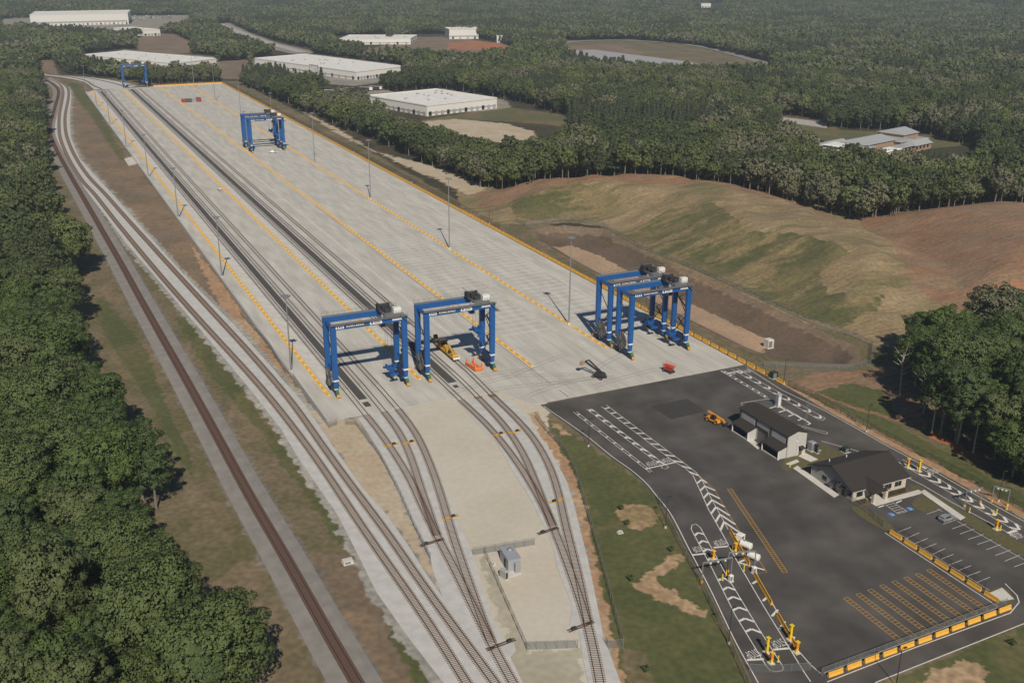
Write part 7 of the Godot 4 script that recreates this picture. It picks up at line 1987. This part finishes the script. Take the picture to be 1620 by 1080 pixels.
	# ------------------------------------------------ woodland
	clear_polygons = [
		PackedVector2Array([Vector2(15, -60), Vector2(18, -157), Vector2(19, -186), Vector2(17, -208), Vector2(19, -244), Vector2(16, -285), Vector2(10, -337), Vector2(9, -395), Vector2(15, -470), Vector2(11, -616), Vector2(18, -867), Vector2(31, -1200), Vector2(36, -1440), Vector2(40, -1560), Vector2(60, -1560), Vector2(66, -1300), Vector2(120, -1222), Vector2(160, -1210), Vector2(232, -1212), Vector2(236, -1050), Vector2(243, -900), Vector2(248, -760), Vector2(250, -640), Vector2(252, -560), Vector2(262, -530), Vector2(330, -500), Vector2(400, -440), Vector2(400, -400), Vector2(480, -385), Vector2(700, -385), Vector2(700, -60)]),
		PackedVector2Array([Vector2(319.70, -1028.16), Vector2(420.60, -1064.69), Vector2(450.88, -951.66), Vector2(449.23, -807.67), Vector2(418.16, -764.49), Vector2(369.30, -721.19), Vector2(338.78, -714.71), Vector2(319.47, -756.09), Vector2(318.50, -822.33), Vector2(311.64, -865.83), Vector2(319.87, -959)]),
		PackedVector2Array([Vector2(306.58, -985.98), Vector2(403.34, -1021.01), Vector2(432.38, -912.62), Vector2(430.80, -774.54), Vector2(401.01, -733.13), Vector2(354.15, -691.60), Vector2(324.88, -685.39), Vector2(306.37, -725.07), Vector2(305.43, -788.59), Vector2(298.86, -830.31), Vector2(306.74, -919.66)]),
		PackedVector2Array([Vector2(293.47, -943.80), Vector2(386.09, -977.33), Vector2(413.88, -873.58), Vector2(412.37, -741.40), Vector2(383.85, -701.76), Vector2(339.00, -662.01), Vector2(310.98, -656.07), Vector2(293.26, -694.05), Vector2(292.36, -754.86), Vector2(286.07, -794.79), Vector2(293.62, -880.32)]),
		PackedVector2Array([Vector2(280.35, -901.62), Vector2(368.83, -933.65), Vector2(395.38, -834.54), Vector2(393.94, -708.27), Vector2(366.69, -670.40), Vector2(323.85, -632.42), Vector2(297.08, -626.75), Vector2(280.15, -663.03), Vector2(279.30, -721.12), Vector2(273.29, -759.27), Vector2(280.50, -840.97)]),
		PackedVector2Array([Vector2(313.82, -1505.87), Vector2(417.05, -1533.65), Vector2(476.21, -1312.31), Vector2(441.48, -1221.88), Vector2(366.35, -1175.33), Vector2(316.33, -1225.11), Vector2(291.85, -1384.91)]),
		PackedVector2Array([Vector2(304.17, -1459.54), Vector2(404.22, -1486.46), Vector2(461.56, -1271.93), Vector2(427.89, -1184.28), Vector2(355.07, -1139.17), Vector2(306.60, -1187.42), Vector2(282.87, -1342.29)]),
		PackedVector2Array([Vector2(294.51, -1413.20), Vector2(391.38, -1439.27), Vector2(446.91, -1231.55), Vector2(414.31, -1146.69), Vector2(343.80, -1103.01), Vector2(296.86, -1149.72), Vector2(273.89, -1299.68)]),
		PackedVector2Array([Vector2(284.86, -1366.87), Vector2(378.55, -1392.08), Vector2(432.25, -1191.17), Vector2(400.73, -1109.09), Vector2(332.53, -1066.84), Vector2(287.13, -1112.03), Vector2(264.91, -1257.07)]),
		PackedVector2Array([Vector2(248.68, -1449.19), Vector2(305.10, -1477.50), Vector2(284.62, -1351.79), Vector2(254.50, -1265.19), Vector2(230.50, -1274.83)]),
		PackedVector2Array([Vector2(242.94, -1415.75), Vector2(298.06, -1443.40), Vector2(278.05, -1320.60), Vector2(248.63, -1236), Vector2(225.18, -1245.41)]),
		PackedVector2Array([Vector2(237.20, -1382.31), Vector2(291.02, -1409.30), Vector2(271.48, -1289.40), Vector2(242.76, -1206.80), Vector2(219.86, -1215.99)]),
		PackedVector2Array([Vector2(231.46, -1348.86), Vector2(283.98, -1375.21), Vector2(264.91, -1258.21), Vector2(236.88, -1177.60), Vector2(214.54, -1186.57)]),
		PackedVector2Array([Vector2(99.54, -1643.70), Vector2(168.59, -1726.29), Vector2(276.84, -1541.97), Vector2(250.48, -1401.20), Vector2(194.25, -1370.28), Vector2(97.50, -1558.10)]),
		PackedVector2Array([Vector2(96.48, -1593.13), Vector2(163.40, -1673.18), Vector2(268.32, -1494.53), Vector2(242.77, -1358.08), Vector2(188.27, -1328.12), Vector2(94.50, -1510.16)]),
		PackedVector2Array([Vector2(93.42, -1542.55), Vector2(158.21, -1620.06), Vector2(259.80, -1447.08), Vector2(235.06, -1314.97), Vector2(182.29, -1285.95), Vector2(91.50, -1462.22)]),
		PackedVector2Array([Vector2(90.35, -1491.98), Vector2(153.02, -1566.94), Vector2(251.28, -1399.64), Vector2(227.36, -1271.86), Vector2(176.32, -1243.79), Vector2(88.50, -1414.28)]),
		PackedVector2Array([Vector2(476.46, -1522.75), Vector2(567.29, -1672.79), Vector2(708.65, -1885.52), Vector2(770.17, -1863.55), Vector2(764.37, -1614.34), Vector2(721.85, -1478.64), Vector2(617.25, -1422.17), Vector2(545.91, -1508.26)]),
		PackedVector2Array([Vector2(465.47, -1487.61), Vector2(554.20, -1634.18), Vector2(692.29, -1842.01), Vector2(752.40, -1820.55), Vector2(746.73, -1577.08), Vector2(705.19, -1444.52), Vector2(603.01, -1389.35), Vector2(533.31, -1473.46)]),
		PackedVector2Array([Vector2(454.47, -1452.47), Vector2(541.11, -1595.58), Vector2(675.94, -1798.49), Vector2(734.62, -1777.54), Vector2(729.09, -1539.83), Vector2(688.54, -1410.40), Vector2(588.76, -1356.53), Vector2(520.71, -1438.65)]),
		PackedVector2Array([Vector2(443.48, -1417.33), Vector2(528.01, -1556.98), Vector2(659.59, -1754.98), Vector2(716.85, -1734.54), Vector2(711.45, -1502.58), Vector2(671.88, -1376.28), Vector2(574.52, -1323.71), Vector2(508.12, -1403.85)]),
		PackedVector2Array([Vector2(543.52, -1872.48), Vector2(653.08, -1905.36), Vector2(583.15, -1696.42), Vector2(487.25, -1674)]),
		PackedVector2Array([Vector2(530.98, -1829.27), Vector2(638.01, -1861.39), Vector2(569.69, -1657.27), Vector2(476.01, -1635.37)]),
		PackedVector2Array([Vector2(518.44, -1786.05), Vector2(622.94, -1817.42), Vector2(556.23, -1618.12), Vector2(464.77, -1596.74)]),
		PackedVector2Array([Vector2(505.90, -1742.84), Vector2(607.87, -1773.45), Vector2(542.78, -1578.98), Vector2(453.52, -1558.11)]),
		PackedVector2Array([Vector2(6.77, -2647.56), Vector2(86.57, -2706.66), Vector2(266.22, -2709.18), Vector2(424.00, -2690.31), Vector2(375.78, -2393.41), Vector2(199.47, -2067.29), Vector2(49.88, -2361.37), Vector2(2.81, -2251.28)]),
		PackedVector2Array([Vector2(6.61, -2586.46), Vector2(84.57, -2644.20), Vector2(260.08, -2646.66), Vector2(414.22, -2628.22), Vector2(367.10, -2338.18), Vector2(194.86, -2019.59), Vector2(48.73, -2306.87), Vector2(2.75, -2199.33)]),
		PackedVector2Array([Vector2(6.46, -2525.36), Vector2(82.58, -2581.74), Vector2(253.94, -2584.14), Vector2(404.43, -2566.14), Vector2(358.43, -2282.95), Vector2(190.26, -1971.88), Vector2(47.58, -2252.38), Vector2(2.68, -2147.38)]),
		PackedVector2Array([Vector2(6.30, -2464.26), Vector2(80.58, -2519.28), Vector2(247.79, -2521.62), Vector2(394.65, -2504.06), Vector2(349.76, -2227.71), Vector2(185.66, -1924.17), Vector2(46.43, -2197.89), Vector2(2.62, -2095.42)]),
		PackedVector2Array([Vector2(207.48, -1927.52), Vector2(253.83, -2104.14), Vector2(292.03, -2052.73), Vector2(286.46, -1806.20), Vector2(254.15, -1656.01), Vector2(202.15, -1663.44), Vector2(189.48, -1731.39)]),
		PackedVector2Array([Vector2(202.69, -1883.04), Vector2(247.98, -2055.58), Vector2(285.29, -2005.36), Vector2(279.85, -1764.52), Vector2(248.29, -1617.80), Vector2(197.49, -1625.05), Vector2(185.11, -1691.43)]),
		PackedVector2Array([Vector2(197.90, -1838.55), Vector2(242.12, -2007.02), Vector2(278.55, -1957.99), Vector2(273.24, -1722.84), Vector2(242.42, -1579.58), Vector2(192.82, -1586.67), Vector2(180.74, -1651.48)]),
		PackedVector2Array([Vector2(193.12, -1794.07), Vector2(236.26, -1958.47), Vector2(271.81, -1910.62), Vector2(266.63, -1681.16), Vector2(236.56, -1541.37), Vector2(188.16, -1548.28), Vector2(176.37, -1611.52)]),
		PackedVector2Array([Vector2(387.70, -3977.07), Vector2(563.61, -4069.93), Vector2(461.35, -3441.15), Vector2(352.99, -3373.17)]),
		PackedVector2Array([Vector2(378.75, -3885.29), Vector2(550.60, -3976.01), Vector2(450.71, -3361.73), Vector2(344.85, -3295.33)]),
		PackedVector2Array([Vector2(369.81, -3793.51), Vector2(537.60, -3882.09), Vector2(440.06, -3282.32), Vector2(336.70, -3217.49)]),
		PackedVector2Array([Vector2(360.86, -3701.73), Vector2(524.59, -3788.17), Vector2(429.41, -3202.91), Vector2(328.56, -3139.64)]),
		PackedVector2Array([Vector2(415.19, -2330.31), Vector2(459.03, -2391.25), Vector2(433.27, -2060.24), Vector2(421.85, -1786.25), Vector2(432.24, -1588.48), Vector2(398.54, -1517.62), Vector2(374.96, -1674.89), Vector2(384.24, -1965.08)]),
		PackedVector2Array([Vector2(405.61, -2276.54), Vector2(448.44, -2336.07), Vector2(423.27, -2012.70), Vector2(412.11, -1745.03), Vector2(422.27, -1551.82), Vector2(389.34, -1482.59), Vector2(366.31, -1636.23), Vector2(375.37, -1919.73)]),
		PackedVector2Array([Vector2(396.03, -2222.76), Vector2(437.85, -2280.88), Vector2(413.28, -1965.15), Vector2(402.38, -1703.80), Vector2(412.29, -1515.16), Vector2(380.14, -1447.57), Vector2(357.65, -1597.58), Vector2(366.50, -1874.38)]),
		PackedVector2Array([Vector2(386.45, -2168.98), Vector2(427.26, -2225.70), Vector2(403.28, -1917.61), Vector2(392.64, -1662.58), Vector2(402.32, -1478.50), Vector2(370.95, -1412.55), Vector2(349.00, -1558.93), Vector2(357.64, -1829.04)]),
		PackedVector2Array([Vector2(891.76, -1645.03), Vector2(1022.77, -1630.10), Vector2(1046.09, -1451), Vector2(964.42, -1169.27), Vector2(904.94, -1106.25), Vector2(805.59, -1127.69), Vector2(760.88, -1209.71), Vector2(734.51, -1269.25), Vector2(777.93, -1432.15)]),
		PackedVector2Array([Vector2(868.90, -1602.85), Vector2(996.55, -1588.31), Vector2(1019.27, -1413.80), Vector2(939.69, -1139.28), Vector2(881.73, -1077.89), Vector2(784.94, -1098.77), Vector2(741.37, -1178.70), Vector2(715.67, -1236.71), Vector2(757.98, -1395.43)]),
		PackedVector2Array([Vector2(846.03, -1560.67), Vector2(970.32, -1546.51), Vector2(992.44, -1376.59), Vector2(914.96, -1109.30), Vector2(858.53, -1049.52), Vector2(764.28, -1069.86), Vector2(721.86, -1147.68), Vector2(696.84, -1204.16), Vector2(738.04, -1358.71)]),
		PackedVector2Array([Vector2(823.17, -1518.49), Vector2(944.10, -1504.71), Vector2(965.62, -1339.39), Vector2(890.23, -1079.32), Vector2(835.33, -1021.16), Vector2(743.62, -1040.94), Vector2(702.35, -1116.66), Vector2(678.01, -1171.62), Vector2(718.09, -1321.99)]),
		PackedVector2Array([Vector2(597.17, -665.66), Vector2(626.57, -664.29), Vector2(674.94, -614.27), Vector2(656.83, -584.31), Vector2(663.05, -549.74), Vector2(628.84, -523.36), Vector2(590.83, -528.80), Vector2(533.27, -581.95), Vector2(555.51, -621.39)]),
		PackedVector2Array([Vector2(575.73, -641.76), Vector2(604.08, -640.45), Vector2(650.72, -592.22), Vector2(633.25, -563.33), Vector2(639.25, -530), Vector2(606.27, -504.57), Vector2(569.62, -509.82), Vector2(514.13, -561.06), Vector2(535.57, -599.08)]),
		PackedVector2Array([Vector2(554.29, -617.87), Vector2(581.58, -616.60), Vector2(626.49, -570.17), Vector2(609.68, -542.36), Vector2(615.45, -510.27), Vector2(583.69, -485.78), Vector2(548.41, -490.83), Vector2(494.99, -540.17), Vector2(515.63, -576.77)]),
		PackedVector2Array([Vector2(532.86, -593.97), Vector2(559.09, -592.75), Vector2(602.26, -548.12), Vector2(586.10, -521.38), Vector2(591.65, -490.53), Vector2(561.12, -467), Vector2(527.20, -471.85), Vector2(475.84, -519.28), Vector2(495.69, -554.47)]),
		PackedVector2Array([Vector2(584.67, -701.33), Vector2(634.57, -746.79), Vector2(643.04, -696.47), Vector2(611.80, -663.11), Vector2(564.23, -624.15), Vector2(554.82, -662.17)]),
		PackedVector2Array([Vector2(571.18, -685.15), Vector2(619.92, -729.55), Vector2(628.20, -680.39), Vector2(597.69, -647.80), Vector2(551.20, -609.75), Vector2(542.01, -646.89)]),
		PackedVector2Array([Vector2(557.68, -668.96), Vector2(605.28, -712.32), Vector2(613.37, -664.32), Vector2(583.57, -632.50), Vector2(538.18, -595.35), Vector2(529.21, -631.61)]),
		PackedVector2Array([Vector2(544.19, -652.78), Vector2(590.64, -695.09), Vector2(598.53, -648.25), Vector2(569.45, -617.20), Vector2(525.16, -580.94), Vector2(516.41, -616.33)]),
		PackedVector2Array([Vector2(1874.02, -2659.83), Vector2(2014.66, -2709.90), Vector2(1862.00, -2494.39), Vector2(1736.39, -2454.37)]),
		PackedVector2Array([Vector2(1830.78, -2598.44), Vector2(1968.17, -2647.37), Vector2(1819.03, -2436.83), Vector2(1696.32, -2397.73)]),
		PackedVector2Array([Vector2(1787.53, -2537.06), Vector2(1921.67, -2584.83), Vector2(1776.06, -2379.27), Vector2(1656.25, -2341.09)]),
		PackedVector2Array([Vector2(1744.28, -2475.68), Vector2(1875.18, -2522.29), Vector2(1733.09, -2321.70), Vector2(1616.18, -2284.46)]),
		PackedVector2Array([Vector2(707.53, -940.88), Vector2(755.29, -927.82), Vector2(743.70, -913.30), Vector2(696.74, -926.27)]),
		PackedVector2Array([Vector2(691.21, -919.16), Vector2(737.86, -906.40), Vector2(726.54, -892.22), Vector2(680.66, -904.89)]),
		PackedVector2Array([Vector2(674.88, -897.45), Vector2(720.43, -884.99), Vector2(709.38, -871.14), Vector2(664.58, -883.52)]),
		PackedVector2Array([Vector2(658.55, -875.74), Vector2(703.00, -863.58), Vector2(692.21, -850.07), Vector2(648.50, -862.14)]),
		PackedVector2Array([Vector2(39.72, -1390.41), Vector2(52.12, -1385.46), Vector2(84.36, -1341.14), Vector2(106.71, -1302.02), Vector2(131.58, -1235.24), Vector2(132.06, -1195.39), Vector2(80.06, -1185.39), Vector2(71.14, -1280.45), Vector2(45.81, -1341.41)]),
		PackedVector2Array([Vector2(39.42, -1379.71), Vector2(51.72, -1374.80), Vector2(83.71, -1330.83), Vector2(105.89, -1292), Vector2(130.57, -1225.74), Vector2(131.05, -1186.19), Vector2(79.45, -1176.27), Vector2(70.59, -1270.60), Vector2(45.46, -1331.09)]),
		PackedVector2Array([Vector2(39.11, -1369.01), Vector2(51.32, -1364.14), Vector2(83.06, -1320.51), Vector2(105.07, -1281.99), Vector2(129.56, -1216.24), Vector2(130.03, -1177), Vector2(78.83, -1167.16), Vector2(70.04, -1260.75), Vector2(45.11, -1320.77)]),
		PackedVector2Array([Vector2(38.80, -1358.32), Vector2(50.92, -1353.48), Vector2(82.41, -1310.19), Vector2(104.25, -1271.97), Vector2(128.55, -1206.74), Vector2(129.01, -1167.80), Vector2(78.22, -1158.04), Vector2(69.49, -1250.90), Vector2(44.75, -1310.46)]),
		PackedVector2Array([Vector2(292.97, -1085.88), Vector2(362.97, -1107.66), Vector2(367.75, -1019.69), Vector2(324.87, -993.14), Vector2(278.77, -1023.02)]),
		PackedVector2Array([Vector2(286.21, -1060.82), Vector2(354.59, -1082.10), Vector2(359.26, -996.16), Vector2(317.37, -970.22), Vector2(272.34, -999.41)]),
		PackedVector2Array([Vector2(279.45, -1035.76), Vector2(346.21, -1056.54), Vector2(350.78, -972.63), Vector2(309.88, -947.30), Vector2(265.90, -975.80)]),
		PackedVector2Array([Vector2(272.69, -1010.70), Vector2(337.84, -1030.98), Vector2(342.29, -949.10), Vector2(302.38, -924.38), Vector2(259.47, -952.19)]),
	]
	# bare and half-bare trees at the edge of the right-hand wood
	var spots := PackedVector2Array([Vector2(232.40, -194.01), Vector2(244.40, -218.62), Vector2(232.76, -184.96), Vector2(240.78, -197.48), Vector2(254.09, -221.62), Vector2(232.28, -178.92), Vector2(240.02, -204.44)])
	var words2 := ["forked tree with pale trunk standing alone before the right-hand wood", "leaning pale tree at the left tip of the right-hand wood", "slim pale tree low on the slope by the exit road", "thin bare tree behind the forked pale tree", "crooked bare tree at the upper tip of the right-hand wood", "pale bare tree nearest the camera portals", "short bare tree between the forked tree and the wood tip"]
	for i in spots.size():
		var bt := thing("bare_tree", words2[i], "tree", v3(spots[i], height(spots[i].x, spots[i].y)), 1.3 * i, "bare trees at the wood edge")
		place("trunk", trunk(500 + i, 15.0 + 2.0 * (i % 3), 0.26, 14, 5.0).mesh(M.bare_bark), bt)
		var cm := ArrayMesh.new()
		surf(cm, lifted(crown(520 + i, 4.2, 7.0, 12, [2200, 700, 900, 400, 600, 500, 700][i], 0.24, 0.15, 2), 14.5), M.leaf_2)
		place("crown", cm, bt)
	# small dark bushes on the verge
	var bush := ArrayMesh.new()
	surf(bush, lifted(crown(960, 1.0, 1.5, 8, 260, 0.16, 0.15, 1), 0.7), M.leaf_4)
	for k in [["left of the round mulch patch, uppermost", Vector2(124.62, -193.53)], ["on the lower rim of the round mulch patch", Vector2(121.99, -186.54)], ["above the boomerang mulch patch", Vector2(125.04, -171.75)], ["in the grass near the bottom edge", Vector2(95.98, -137.33)], ["in the grass beside the lower right mulch patch", Vector2(168.27, -112.58)], ["at the inner bend of the boomerang mulch patch", Vector2(109.98, -165.45)]]:
		var bb := place("bush", bush, self, v3(k[1]), 0.0)
		tag(bb, "small dark bush " + k[0], "bush", "small bushes on the verge")
	wood_polygons = [PackedVector2Array([Vector2(265.47, -241.29), Vector2(257.55, -227.18), Vector2(241.86, -206.20), Vector2(231.23, -190.29), Vector2(230.64, -179.68), Vector2(228.65, -159.15), Vector2(229.44, -144.72), Vector2(231.40, -113.77), Vector2(298.06, -82.61), Vector2(529.36, -174.57), Vector2(386.32, -235.64), Vector2(330.91, -242.61), Vector2(312.14, -243.68), Vector2(287.78, -244.72)])]
	plant_forest(cam)
	print("forest done ", Time.get_ticks_msec())
